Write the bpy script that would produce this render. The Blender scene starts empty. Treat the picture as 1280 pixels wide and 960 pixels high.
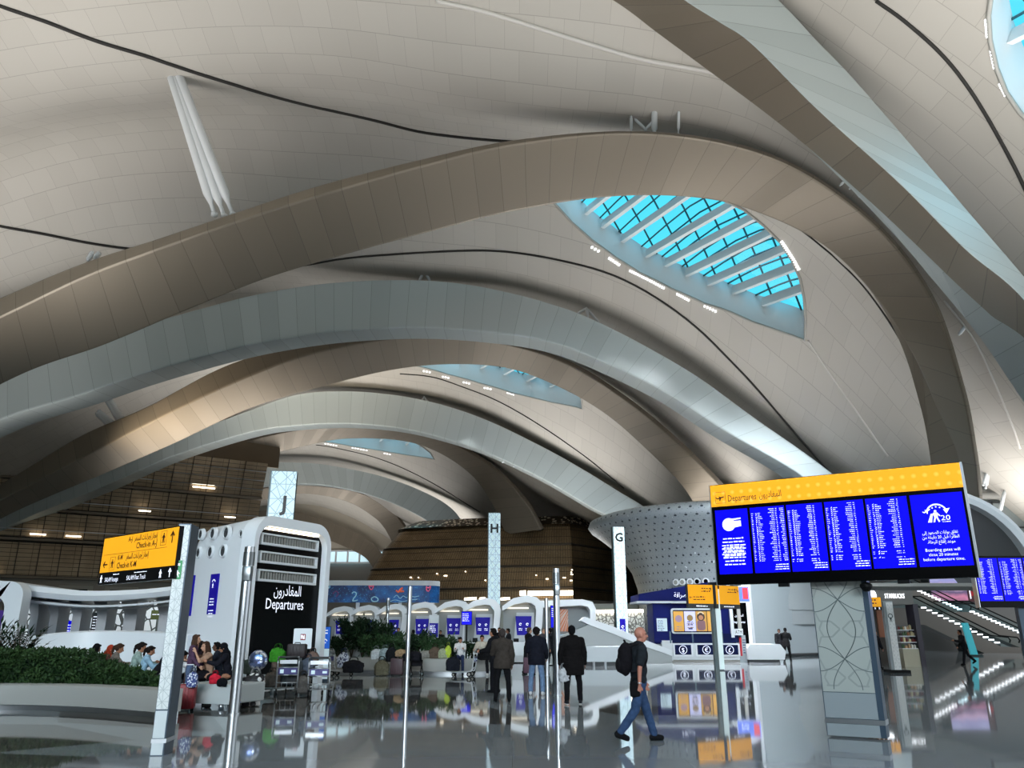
import bpy, bmesh, math, random
from mathutils import Vector, Matrix, geometry
R = math.radians
SC = bpy.context.scene
COL = SC.collection
FOC, PITCH, CAMZ = 981.0, R(17.5), 1.7
CP, SP = math.cos(PITCH), math.sin(PITCH)
rng = random.Random(7)

# ---------- camera geometry: a photo pixel seen at forward distance Y gives a point of the hall
def P(px, py, Y):
    u = (px - 640) / FOC; v = (480 - py) / FOC
    s = Y / (CP - v * SP)
    return Vector((u * s, Y, CAMZ + s * (SP + v * CP)))
def G(px, py):                       # point on the floor
    u = (px - 640) / FOC; v = (480 - py) / FOC
    s = -CAMZ / (SP + v * CP)
    return Vector((u * s, s * (CP - v * SP), 0))
def GX(px, Y):                       # floor point at distance Y whose foot is in column px
    py = 480 + FOC * math.tan(PITCH + math.atan(CAMZ / Y))
    p = P(px, py, Y); p.z = 0
    return p
def lin(c):
    c /= 255.0
    return c / 12.92 if c <= .04045 else ((c + .055) / 1.055) ** 2.4
def C3(r, g, b): return (lin(r), lin(g), lin(b), 1)

# ---------- materials
MATS = {}
def mat(name, col, rough=.5, metal=0, emit=0, spec=.5, coat=0, alpha=1):
    if name in MATS: return MATS[name]
    m = bpy.data.materials.new(name); m.use_nodes = True
    b = m.node_tree.nodes['Principled BSDF']
    c = C3(*col)
    b.inputs['Base Color'].default_value = c
    b.inputs['Roughness'].default_value = rough
    b.inputs['Metallic'].default_value = metal
    b.inputs['Specular IOR Level'].default_value = spec
    b.inputs['Coat Weight'].default_value = coat
    if emit:
        b.inputs['Emission Color'].default_value = c
        b.inputs['Emission Strength'].default_value = emit
    MATS[name] = m
    return m
class NT:                            # tiny node-tree writer
    def __init__(s, m): s.t = m.node_tree; s.b = s.t.nodes['Principled BSDF']
    def n(s, typ, ins=None, **kw):
        o = s.t.nodes.new(typ)
        for k, v in kw.items(): setattr(o, k, v)
        for k, v in (ins or {}).items():
            if isinstance(v, bpy.types.NodeSocket): s.t.links.new(v, o.inputs[k])
            else: o.inputs[k].default_value = v
        return o
    def math(s, op, a, b=0.0, c=None):
        d = {0: a, 1: b}
        if c is not None: d[2] = c
        return s.n('ShaderNodeMath', d, operation=op).outputs[0]
    def mix(s, f, a, b):
        o = s.n('ShaderNodeMix', data_type='RGBA')
        for i, v in ((0, f), (6, a), (7, b)):
            if isinstance(v, bpy.types.NodeSocket): s.t.links.new(v, o.inputs[i])
            else: o.inputs[i].default_value = v
        return o.outputs[2]
    def link(s, a, b): s.t.links.new(a, b)
    def base(s, v): s.link(v, s.b.inputs['Base Color'])
    def bump(s, h, strength=.3, dist=.02):
        o = s.n('ShaderNodeBump', {'Height': h, 'Strength': strength, 'Distance': dist})
        s.link(o.outputs[0], s.b.inputs['Normal'])
    def uv(s):
        u = s.n('ShaderNodeUVMap'); x = s.n('ShaderNodeSeparateXYZ', {0: u.outputs[0]})
        return x.outputs[0], x.outputs[1]
    def obj(s):
        g = s.n('ShaderNodeTexCoord'); return g.outputs['Object']
    def noise(s, scale, detail=3, vec=None):
        d = {'Scale': scale, 'Detail': detail}
        if vec is not None: d['Vector'] = vec
        return s.n('ShaderNodeTexNoise', d).outputs[0]
    def line(s, v, period, width):     # 1 on a joint line, else 0
        f = s.math('FRACT', s.math('DIVIDE', v, period))
        return s.math('LESS_THAN', f, width / period)
def noisy(name, a, b, scale, rough=.6, metal=0, bump=0, detail=4):
    if name in MATS: return MATS[name]
    m = mat(name, a, rough, metal); t = NT(m)
    f = t.noise(scale, detail, t.obj())
    r = t.n('ShaderNodeValToRGB', {0: f}); r.color_ramp.elements[0].position = .35; r.color_ramp.elements[1].position = .65
    t.base(t.mix(r.outputs[0], C3(*a), C3(*b)))
    if bump: t.bump(f, bump)
    return m

# ---------- objects
def wm(o):
    m = Matrix.LocRotScale(o.location, o.rotation_euler, o.scale)
    return wm(o.parent) @ m if o.parent else m
def tag(o, label=None, cat=None, group=None, kind=None):
    if label: o['label'] = label
    if cat: o['category'] = cat
    if group: o['group'] = group
    if kind: o['kind'] = kind
    return o
def thing(name, label, cat, loc=(0, 0, 0), rotz=0, group=None, kind=None):
    o = bpy.data.objects.new(name, None); COL.objects.link(o)
    o.empty_display_size = .2
    o.location = loc; o.rotation_euler = (0, 0, rotz)
    return tag(o, label, cat, group, kind)
def link_mesh(name, me, m, parent=None, world=False, smooth=False, label=None):
    if parent is not None and world: me.transform(wm(parent).inverted())
    for x in (m if isinstance(m, (list, tuple)) else [m]): me.materials.append(x)
    if smooth:
        for p in me.polygons: p.use_smooth = True
    o = bpy.data.objects.new(name, me); COL.objects.link(o)
    if parent is not None: o.parent = parent
    if label: o['label'] = label
    return o
def copy_tree(o, parent=None, label=None):
    c = o.copy(); COL.objects.link(c); c.parent = parent
    if label: c['label'] = label
    for ch in list(o.children): copy_tree(ch, c)
    return c
def copy_at(o, loc, rotz=0, label=None, group=None, scale=None):
    c = copy_tree(o, None, label); c.location = loc; c.rotation_euler = (0, 0, rotz)
    if group: c['group'] = group
    if scale: c.scale = (scale,) * 3
    return c
def basis(z):
    z = z.normalized(); a = Vector((0, 0, 1)) if abs(z.z) < .95 else Vector((1, 0, 0))
    x = a.cross(z).normalized(); return x, z.cross(x), z
def spline(pts, n):
    """Catmull-Rom through pts, n samples."""
    pts = [Vector(p) for p in pts]; m = len(pts) - 1; out = []
    for i in range(n):
        t = i / (n - 1) * m; k = min(int(t), m - 1); f = t - k
        p1, p2 = pts[k], pts[k + 1]
        p0 = pts[k - 1] if k else p1 * 2 - p2
        p3 = pts[k + 2] if k + 2 <= m else p2 * 2 - p1
        out.append(.5 * ((2 * p1) + (p2 - p0) * f + (2 * p0 - 5 * p1 + 4 * p2 - p3) * f * f + (3 * p1 - p0 - 3 * p2 + p3) * f ** 3))
    return out
class MB:
    def __init__(s): s.bm = bmesh.new(); s.uvs = None; s.mi = 0
    def face(s, vs):
        try:
            f = s.bm.faces.new(vs); f.material_index = s.mi; return f
        except ValueError: return None
    def poly(s, pts): return s.face([s.bm.verts.new(p) for p in pts])
    def box(s, c, d, rz=0, bev=0, M=None):
        """box centred at c (x,y,z) with size d"""
        n0 = len(s.bm.verts)
        r = bmesh.ops.create_cube(s.bm, size=1)
        vs = r['verts']
        m = Matrix.Translation(c) @ Matrix.Rotation(rz, 4, 'Z') @ Matrix.Diagonal((d[0], d[1], d[2], 1))
        if M is not None: m = M @ m
        bmesh.ops.transform(s.bm, matrix=m, verts=vs)
        fs = {f for v in vs for f in v.link_faces}
        for f in fs: f.material_index = s.mi
        if bev:
            es = list({e for v in vs for e in v.link_edges})
            bmesh.ops.bevel(s.bm, geom=es, offset=bev, segments=2, profile=.5, affect='EDGES', material=-1)
        return s
    def ring(s, c, x, y, r, n, ry=None):
        ry = r if ry is None else ry
        return [s.bm.verts.new(Vector(c) + x * (math.cos(2 * math.pi * k / n) * r) + y * (math.sin(2 * math.pi * k / n) * ry)) for k in range(n)]
    def skin(s, rings, closed=True, caps=True):
        for a, b in zip(rings, rings[1:]):
            n = len(a)
            for k in range(n if closed else n - 1):
                s.face([a[k], a[(k + 1) % n], b[(k + 1) % n], b[k]])
        if caps and len(rings[0]) > 2:
            s.face(list(reversed(rings[0]))); s.face(rings[-1])
        return s
    def tube(s, pts, r, n=8, caps=True):
        pts = [Vector(p) for p in pts]; rs = r if isinstance(r, (list, tuple)) else [r] * len(pts)
        t0 = (pts[1] - pts[0]); x, y, _ = basis(t0); rings = []
        for i, p in enumerate(pts):
            t = (pts[min(i + 1, len(pts) - 1)] - pts[max(i - 1, 0)]).normalized()
            x = (x - t * x.dot(t)); x = x.normalized() if x.length > 1e-6 else basis(t)[0]
            y = t.cross(x)
            rings.append(s.ring(p, x, y, rs[i], n))
        return s.skin(rings, True, caps)
    def cyl(s, p0, p1, r0, r1=None, n=16): return s.tube([p0, p1], [r0, r0 if r1 is None else r1], n)
    def lathe(s, prof, c=(0, 0, 0), n=24, sx=1, sy=1, caps=True):
        rings = [[s.bm.verts.new((c[0] + r * sx * math.cos(2 * math.pi * k / n), c[1] + r * sy * math.sin(2 * math.pi * k / n), c[2] + z)) for k in range(n)] for r, z in prof]
        return s.skin(rings, True, caps)
    def prism(s, poly, o, x, y, depth):
        """2-D polygon in the plane (o; x, y) pushed along x cross y by depth (may be negative)"""
        o, x, y = Vector(o), Vector(x), Vector(y); z = x.cross(y).normalized() * depth
        a = [s.bm.verts.new(o + x * p[0] + y * p[1]) for p in poly]
        b = [s.bm.verts.new(o + x * p[0] + y * p[1] + z) for p in poly]
        s.skin([a, b]); return s
    def frame(s, outer, inner, o, x, y, depth):
        """ring between two 2-D loops with the same number of points, extruded"""
        o, x, y = Vector(o), Vector(x), Vector(y); z = x.cross(y).normalized() * depth
        L = [[s.bm.verts.new(o + x * p[0] + y * p[1] + d) for p in q] for q, d in ((outer, z * 0), (inner, z * 0), (inner, z), (outer, z))]
        n = len(outer)
        for a, b in ((0, 1), (1, 2), (2, 3), (3, 0)):
            for k in range(n): s.face([L[a][k], L[a][(k + 1) % n], L[b][(k + 1) % n], L[b][k]])
        return s
    def ball(s, c, r, sub=2, sc=(1, 1, 1), M=None):
        q = bmesh.ops.create_icosphere(s.bm, subdivisions=sub, radius=1)
        m = Matrix.Translation(c) @ Matrix.Diagonal((r * sc[0], r * sc[1], r * sc[2], 1))
        if M is not None: m = Matrix.Translation(c) @ M.to_4x4() @ Matrix.Diagonal((r * sc[0], r * sc[1], r * sc[2], 1))
        bmesh.ops.transform(s.bm, matrix=m, verts=q['verts'])
        for f in {f for v in q['verts'] for f in v.link_faces}: f.material_index = s.mi
        return s
    def mesh(s, fix=True):
        if fix: bmesh.ops.recalc_face_normals(s.bm, faces=s.bm.faces)
        me = bpy.data.meshes.new('m'); s.bm.to_mesh(me); s.bm.free(); return me
    def build(s, name, m, parent=None, world=False, smooth=False, fix=True, label=None, auto=False):
        me = s.mesh(fix); me.name = name
        o = link_mesh(name, me, m, parent, world, smooth or auto, label)
        if auto: me.set_sharp_from_angle(angle=R(35))
        return o
def rrect(x0, y0, x1, y1, r, n=5):
    rs = r if isinstance(r, (list, tuple)) else [r] * 4      # bl br tr tl
    out = []
    for (cx, cy, a0), q in zip(((x0, y0, 180), (x1, y0, 270), (x1, y1, 0), (x0, y1, 90)), rs):
        sx = 1 if cx == x0 else -1; sy = 1 if cy == y0 else -1
        for k in range(n + 1):
            a = R(a0 + 90 * k / n)
            out.append((cx + sx * q + q * math.cos(a), cy + sy * q + q * math.sin(a)))
    return out

# ---------- writing.  Arabic letters take their joined shapes and run right to left.
AR = {}
for ch, c0, join in (('ا', 0xFE8D, 0), ('ب', 0xFE8F, 1), ('ة', 0xFE93, 0), ('ت', 0xFE95, 1), ('ج', 0xFE9D, 1), ('ح', 0xFEA1, 1), ('د', 0xFEA9, 0),
                     ('ر', 0xFEAD, 0), ('س', 0xFEB1, 1), ('ص', 0xFEB9, 1), ('ط', 0xFEC1, 1), ('ع', 0xFEC9, 1), ('غ', 0xFECD, 1), ('ف', 0xFED1, 1),
                     ('ق', 0xFED5, 1), ('ل', 0xFEDD, 1), ('م', 0xFEE1, 1), ('ن', 0xFEE5, 1), ('ه', 0xFEE9, 1), ('و', 0xFEED, 0), ('ي', 0xFEF1, 1),
                     ('ئ', 0xFE89, 1), ('إ', 0xFE87, 0), ('أ', 0xFE83, 0), ('ى', 0xFEEF, 0), ('ذ', 0xFEAB, 0), ('ز', 0xFEAF, 0), ('ش', 0xFEB5, 1), ('خ', 0xFEA5, 1), ('ك', 0xFED9, 1)):
    AR[ch] = (c0, join)
def shape_ar(t):
    out = []
    for i, ch in enumerate(t):
        if ch not in AR: out.append(ch); continue
        c0, j = AR[ch]
        prev = i > 0 and t[i - 1] in AR and AR[t[i - 1]][1]
        nxt = i + 1 < len(t) and t[i + 1] in AR and j
        out.append(chr(c0 + (3 if prev and nxt else 2 if nxt else 1 if prev else 0)))
    return ''.join(out)
def text_mesh(body, res=2, bold=0):
    c = bpy.data.curves.new('t', 'FONT'); c.body = body; c.size = 1; c.offset = bold; c.resolution_u = res; c.align_x = 'LEFT'
    o = bpy.data.objects.new('t', c); COL.objects.link(o)
    dg = bpy.context.evaluated_depsgraph_get()
    me = bpy.data.meshes.new_from_object(o.evaluated_get(dg))
    bpy.data.objects.remove(o); bpy.data.curves.remove(c)
    return me
def write(body, o, x, y, h, m, parent, align='L', name='lettering', bold=0, off=.004, world=True, width=None, arabic=False):
    """put writing on a plane: baseline start o, unit vectors x (reading direction) and y (up), letter height h"""
    if arabic: body = shape_ar(body)[::-1] if not any(ch.isdigit() for ch in body) else ' '.join(w if w.isdigit() else shape_ar(w)[::-1] for w in reversed(body.split(' ')))
    me = text_mesh(body, 2, bold)
    xs = [v.co.x for v in me.vertices] or [0]; w0, w1 = min(xs), max(xs)
    s = h / .72; sx = s
    if width: sx = width / max(w1 - w0, 1e-6)
    dx = {'L': 0, 'C': -(w0 + w1) / 2, 'R': -w1}[align]
    x, y, o = Vector(x).normalized(), Vector(y).normalized(), Vector(o); n = x.cross(y)
    for v in me.vertices:
        v.co = o + x * ((v.co.x + dx) * sx) + y * (v.co.y * s) + n * off
    return link_mesh(name, me, m, parent, world)
# ================= the hall: camera, arches, roof, floor, walls =================
cam = bpy.data.cameras.new('camera'); camo = bpy.data.objects.new('camera', cam); COL.objects.link(camo)
camo.location = (0, 0, CAMZ); camo.rotation_euler = (R(90) + PITCH, 0, 0)
cam.sensor_width = 36; cam.lens = FOC / 1280 * 36; cam.clip_end = 500; cam.clip_start = .05
SC.camera = camo

def panel_metal(name, col, rough, metal, joint, jw=.03, dark=.58, coat=0.0):
    m = mat(name, col, rough, metal); t = NT(m); u, v = t.uv()
    ln = t.line(u, joint, jw)
    # each panel of the cladding was rolled a touch differently
    cell = t.n('ShaderNodeTexWhiteNoise', {'W': t.math('FLOOR', t.math('DIVIDE', u, joint))}, noise_dimensions='1D').outputs[0]
    c = C3(*col); c2 = tuple(x * .88 for x in c[:3]) + (1,); d = tuple(x * dark for x in c[:3]) + (1,)
    t.base(t.mix(ln, t.mix(cell, c, c2), d))
    t.link(t.math('ADD', t.math('MULTIPLY', cell, .08), rough - .04), t.b.inputs['Roughness'])
    return m
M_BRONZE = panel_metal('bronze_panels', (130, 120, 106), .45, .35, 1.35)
M_SKYLIT_TONE = panel_metal('skylit_tone_panels', (184, 193, 193), .5, .22, 1.35)  # same cladding with blue skylight put into its colour

ARCHES = [
 # Y(outer, mid, inner), material, label, rows of (outer | mid | inner) photo points
 ((27.2, 27, 30.0), M_SKYLIT_TONE, 'nearest roof arch, its broad soffit crossing the upper right corner of the hall', [
  ((560,-250),(500,-210),(360,-180)), ((760,-170),(680,-120),(560,-110)), ((880,-90),(770,-60),(660,-60)), ((975,0),(855,0),(765,0)), ((1022,50),(900,28),(822,42)), ((1070,100),(940,55),(880,85)),
  ((1165,210),(1020,135),(980,160)), ((1225,280),(1120,225),(1090,255)), ((1285,350),(1205,310),(1190,350)), ((1330,410),(1280,375),(1282,440)), ((1400,520),(1365,500),(1365,560)), ((1440,640),(1415,640),(1405,690)), ((1455,790),(1440,800),(1425,820))]),
 ((34.3, 34, 37.0), M_BRONZE, 'great bronze roof arch curving over the biggest skylight, foot behind the departures board', [
  ((-260,520),(-260,545),(-230,640)), ((-160,446),(-160,470),(-140,560)), ((0,372),(0,395),(20,472)), ((105,328),(105,345),(130,432)), ((200,297),(200,309),(235,388)), ((295,265),(295,276),(330,350)), ((400,231),(400,243),(425,321)),
  ((525,199),(525,207),(540,290)), ((640,175),(640,180),(645,264)), ((780,163),(780,166),(760,247)), ((900,174),(900,178),(860,247)), ((1000,208),(1000,213),(935,262)),
  ((1100,280),(1098,285),(1025,304)), ((1168,370),(1164,374),(1095,372)), ((1206,480),(1201,482),(1153,465)), ((1222,560),(1217,560),(1182,550)), ((1229,620),(1224,620),(1194,620)), ((1232,690),(1228,690),(1200,690))]),
 ((51, 51.05, 51.3), M_SKYLIT_TONE, 'pale blue-grey roof arch spanning below the biggest skylight', [
  ((-140,520),(-140,523),(-120,582)), ((0,465),(0,467),(0,525)), ((80,437),(80,439),(90,497)), ((160,412),(160,414),(170,470)), ((250,386),(250,388),(260,444)), ((330,366),(330,368),(335,427)),
  ((420,353),(420,355),(420,415)), ((520,350),(520,352),(515,410)), ((600,358),(600,360),(595,414)), ((690,380),(690,382),(675,425)), ((760,408),(760,410),(740,447)), ((860,463),(860,465),(830,490)), ((940,520),(940,522),(905,538)),
  ((1038,590),(1038,592),(1000,594)), ((1085,640),(1085,642),(1045,642)), ((1110,720),(1110,722),(1075,722))]),
 ((61.4, 61, 64), M_BRONZE, 'bronze roof arch with a sunlit left flank, framing the second skylight', [
  ((-180,690),(-180,715),(-170,735)), ((-100,655),(-100,680),(-90,700)), ((0,605),(0,626),(15,642)), ((100,545),(105,571),(127,594)), ((184,508),(190,527),(215,556)), ((280,458),(290,479),(310,512)), ((372,430),(376,446),(395,486)),
  ((472,412),(474,425),(485,464)), ((560,414),(560,419),(560,456)), ((650,430),(648,434),(635,461)), ((720,455),(717,459),(700,485)), ((790,500),(786,503),(757,518)), ((850,550),(845,553),(808,562)), ((905,605),(900,608),(856,612)), ((935,650),(930,650),(880,660)), ((955,720),(950,720),(905,730))]),
 ((79, 79.05, 79.3), M_SKYLIT_TONE, 'pale blue-grey roof arch spanning below the second skylight', [
  ((-90,690),(-90,692),(-70,722)), ((0,642),(0,644),(0,664)), ((127,590),(127,592),(130,608)), ((215,550),(215,552),(215,571)), ((306,515),(306,517),(312,541)), ((372,493),(372,495),(375,532)), ((437,489),(437,491),(435,530)),
  ((503,495),(503,497),(495,535)), ((560,508),(560,510),(550,547)), ((620,530),(620,532),(610,567)), ((700,570),(700,572),(680,600)), ((770,612),(770,614),(740,635)), ((815,642),(815,644),(785,660)), ((845,690),(845,692),(815,710))]),
 ((92.4, 92, 95), M_BRONZE, 'dark bronze roof arch framing the third skylight', [
  ((150,625),(154,628),(190,645)), ((210,592),(215,595),(245,606)), ((245,573),(250,577),(285,588)), ((306,546),(308,552),(325,572)), ((382,532),(382,536),(372,560)), ((453,529),(453,532),(430,549)), ((528,539),(527,542),(500,551)), ((580,558),(578,561),(548,566)),
  ((625,588),(622,591),(590,595)), ((660,625),(656,627),(615,630)), ((680,660),(676,662),(632,668))]),
 ((115, 115.05, 115.3), M_SKYLIT_TONE, 'pale roof arch spanning below the third skylight', [
  ((230,605),(230,606),(235,630)), ((280,588),(280,589),(290,614)), ((325,579),(325,580),(335,606)), ((372,578),(372,579),(380,605)), ((414,582),(414,583),(420,609)), ((476,595),(476,596),(465,620)), ((528,614),(528,615),(510,638)), ((565,636),(565,637),(545,660)), ((590,670),(590,671),(572,690))]),
 ((138.4, 138, 141), M_BRONZE, 'far bronze roof arch meeting the mesh building', [
  ((260,630),(260,633),(270,650)), ((310,612),(310,614),(318,629)), ((364,605),(364,607),(366,618)), ((410,607),(410,609),(405,620)), ((452,615),(452,617),(438,629)), ((487,634),(486,636),(462,643)), ((503,652),(502,654),(480,660)), ((525,690),(524,692),(500,698))]),
 ((162, 162.05, 162.3), M_BRONZE, 'farthest roof arch glimpsed above the end glazing', [
  ((300,640),(300,641),(310,660)), ((360,638),(360,639),(365,656)), ((412,652),(412,653),(408,674)), ((445,666),(445,667),(438,687)), ((470,683),(470,684),(458,699)), ((490,715),(490,716),(476,725))]),
]
def make_arch(spec, idx):
    (Yo, Ym, Yi), m, label, rows = spec
    n = 10 * len(rows)
    o = spline([P(*r[0], Yo) for r in rows], n); md = spline([P(*r[1], Ym) for r in rows], n); inn = spline([P(*r[2], Yi) for r in rows], n)
    mb = MB(); rings = []; L = [0.0]
    for k in range(n):
        a, b, c = o[k], md[k], inn[k]
        d = a + Vector((0, max(Yi, Yo) + 1.4 - a.y if Yi - Ym > 1 else 3.2, 0))
        c2 = c + Vector((0, .4 if Yi - Ym > 1 else 3.0, .3 if Yi - Ym < 1 else .8))
        q = [a, b, c, c2, d]; pts = []
        for i, v in enumerate(q):                     # rounded corners
            p0, p1 = q[i - 1], q[(i + 1) % 5]
            r = .13
            e0 = (p0 - v); e1 = (p1 - v)
            r0 = min(r, e0.length * .42); r1 = min(r, e1.length * .42)
            s0 = v + (e0.normalized() * r0 if e0.length > 1e-5 else e0); s1 = v + (e1.normalized() * r1 if e1.length > 1e-5 else e1)
            pts += [s0, (s0 + s1) * .25 + v * .5, s1]
        rings.append([mb.bm.verts.new(p) for p in pts])
        if k: L.append(L[-1] + (md[k] - md[k - 1]).length)
    uvl = mb.bm.loops.layers.uv.new('UVMap')
    for k in range(n - 1):
        A, B = rings[k], rings[k + 1]; N = len(A)
        for j in range(N):
            f = mb.face([A[j], A[(j + 1) % N], B[(j + 1) % N], B[j]])
            if f:
                if idx == 0 and 4 <= j <= 7: f.material_index = 1  # soffit takes the cladding's tone without the skylight
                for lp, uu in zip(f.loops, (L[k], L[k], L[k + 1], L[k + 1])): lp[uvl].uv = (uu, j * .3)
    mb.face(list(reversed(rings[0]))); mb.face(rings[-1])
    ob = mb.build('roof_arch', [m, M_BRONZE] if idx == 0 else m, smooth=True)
    ob.data.set_sharp_from_angle(angle=R(13))
    tag(ob, label, 'arch', 'roof arches')
    return o, md, inn
ARCH = [make_arch(a, i) for i, a in enumerate(ARCHES)]

# ---------- the roof: a wave z(x, y)
def prof(pts):
    pts = sorted(pts)
    def f(x):
        if x <= pts[0][0]: return pts[0][1]
        for k, ((x0, z0), (x1, z1)) in enumerate(zip(pts, pts[1:])):
            if x <= x1:
                # smooth (Catmull-Rom in x)
                m0 = (z1 - pts[k - 1][1]) / (x1 - pts[k - 1][0]) if k else (z1 - z0) / (x1 - x0)
                m1 = (pts[k + 2][1] - z0) / (pts[k + 2][0] - x0) if k + 2 < len(pts) else (z1 - z0) / (x1 - x0)
                h = x1 - x0; t = (x - x0) / h
                return (2*t**3-3*t*t+1)*z0 + (t**3-2*t*t+t)*h*m0 + (-2*t**3+3*t*t)*z1 + (t**3-t*t)*h*m1
        return pts[-1][1]
    return f
PROFS = [
 (-30, [(-60,14),(-45,22),(-36,26.5),(-28,29.5),(-18,31.5),(-10,32),(0,32),(6,31),(11.5,28.7),(15,25),(19,20),(22,15.5),(25,11.5),(28,8),(34,4)]),
 (27,  [(-60,14),(-45,22),(-36,26.5),(-28,29.5),(-18,31.5),(-10,32),(0,32),(6,31),(11.5,28.7),(15,25.6),(19,21.5),(22,17.5),(25,13.5),(28,10),(34,5)]),
 (35.5,[(-60,14),(-45,20),(-36,25.5),(-28,29),(-18,30.7),(-10,30.8),(-3,29.5),(3,28.6),(7,28.1),(12,26.9),(16,24.1),(19.5,20.3),(22.5,15.5),(25,11),(27,8.6),(31,5)]),
 (52.5,[(-60,12),(-46,20),(-40,23.5),(-30,27.5),(-22,28.2),(-14,27.2),(-7,26.6),(0,25.8),(6.7,23.6),(12.1,20.4),(17.1,16.2),(22,12.2),(25,10),(28,8),(32,5)]),
 (62.5,[(-60,12),(-48,15.5),(-42,18),(-37,20.7),(-30,24.3),(-24,26.3),(-17.8,26.8),(-11.2,26.8),(-5.3,26.4),(0.7,25.3),(5.3,23.7),(9.7,20.9),(13.4,17.8),(17,14.5),(22,11),(26,8.6),(32,5)]),
 (80.5,[(-64,12),(-52,16),(-44,20),(-36,24.5),(-28,26.5),(-22.5,26.9),(-17.1,26.8),(-11.5,26.2),(-6.7,25.2),(-1.7,23.3),(4.9,19.6),(10.5,16.4),(14,14),(20,11),(26,8),(32,5)]),
 (93.5,[(-66,13),(-54,18),(-45,22.5),(-38,25),(-30,26.6),(-21.3,26.9),(-13.5,26),(-7.7,24.2),(-2.8,21.6),(1,19),(5,16.5),(12,13),(20,10),(32,6)]),
 (116.5,[(-70,16),(-56,22),(-46,25.5),(-37.5,27),(-28.6,26.9),(-22.6,25.7),(-14.1,22.8),(-6,19),(2,15),(14,11),(32,7)]),
 (139.5,[(-72,16),(-58,22.5),(-48,26),(-39.2,27.4),(-30,26.4),(-24,23.6),(-20,20.8),(-12,17),(0,13),(32,8)]),
 (163,[(-80,16),(-64,23),(-52,26.5),(-42,26.8),(-34,24.5),(-28,21.5),(-20,17),(0,12),(32,8)]),
]
BULGE = [0, .5, 3.4, .8, 3.2, .8, 3.2, .6, 2.5]
PF = [(y, prof(p)) for y, p in PROFS]
def roof(x, y):
    y = max(-30, min(163, y))
    k = 0
    while k < len(PF) - 2 and y > PF[k + 1][0]: k += 1
    y0, f0 = PF[k]; y1, f1 = PF[k + 1]; t = (y - y0) / (y1 - y0)
    s = t * t * (3 - 2 * t)
    z = f0(x) * (1 - s) + f1(x) * s
    w = max(0, min(1, (z - 6) / 14))
    return z + BULGE[k] * math.sin(math.pi * t) ** 2 * w
def roof_n(x, y):
    e = .2
    return Vector((-(roof(x + e, y) - roof(x - e, y)) / (2 * e), -(roof(x, y + e) - roof(x, y - e)) / (2 * e), 1)).normalized()
def on_roof(px, py, y0=4):
    """where the line of sight through a photo pixel meets the roof"""
    a = P(px, py, 1.0) - Vector((0, 0, CAMZ)); y = y0; g0 = -1
    while y < 163:
        p = Vector((0, 0, CAMZ)) + a * y
        g = p.z - roof(p.x, p.y)
        if g >= 0:
            lo, hi = y - .3, y
            for _ in range(20):
                mi = (lo + hi) / 2; p = Vector((0, 0, CAMZ)) + a * mi
                if p.z > roof(p.x, p.y): hi = mi
                else: lo = mi
            return p
        y += .3
    return p

# skylight outlines in the roof
SKY = [
 dict(o=[(680,240),(697,258),(715,278),(740,300),(770,322),(800,341),(840,361),(880,379),(940,402),(975,414),(1006,425),(1007,400),(1005,372),(1000,348),(990,325),(975,302),(955,282),(930,262),(900,248),(870,236),(820,224),(760,218),(710,222)],
      y0=37.5, h=2.6, beams=[((700,250),(740,226)),((734,276),(790,240)),((760,297),(835,236)),((783,313),(893,246)),((809,333),(940,272)),((839,347),(962,288)),((870,361),(977,307)),((904,374),(990,327)),((940,388),(1000,350)),((975,402),(1004,384))]),
 dict(o=[(505,452),(524,458),(560,468),(600,479),(640,491),(690,503),(728,511),(727,500),(722,487),(712,474),(695,463),(670,452),(630,444),(580,440),(540,442)],
      y0=66, h=2.6, beams=[((572,472),(600,446)),((600,478),(640,447)),((628,486),(680,455)),((657,493),(705,468)),((686,500),(720,483)),((708,505),(726,496))]),
 dict(o=[(395,549),(405,552),(440,558),(480,564),(510,569),(543,574),(538,566),(528,558),(515,551),(490,545),(450,541),(415,542)],
      y0=97, h=2.4, beams=[((434,557),(452,543)),((470,562),(492,546)),((505,568),(520,553)),((522,570),(534,562))]),
 dict(o=[(1240,-10),(1236,20),(1238,50),(1246,85),(1258,115),(1275,140),(1300,165),(1340,190),(1400,200),(1460,150),(1440,60),(1380,-30),(1300,-60),(1255,-40)],
      y0=4, h=2.4, beams=[((1242,30),(1330,-20)),((1250,90),(1400,20)),((1282,145),(1440,110))]),
]
for s in SKY:
    s['p'] = [on_roof(x, y, s['y0']) for x, y in s['o']]
def inside(x, y, poly):
    c = False; n = len(poly)
    for i in range(n):
        a, b = poly[i], poly[i - 1]
        if (a.y > y) != (b.y > y) and x < (b.x - a.x) * (y - a.y) / (b.y - a.y) + a.x: c = not c
    return c
def densify(p, d=.6):
    out = []
    for a, b in zip(p, p[1:] + p[:1]):
        n = max(1, int((b - a).length / d))
        out += [a.lerp(b, k / n) for k in range(n)]
    return out

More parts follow.
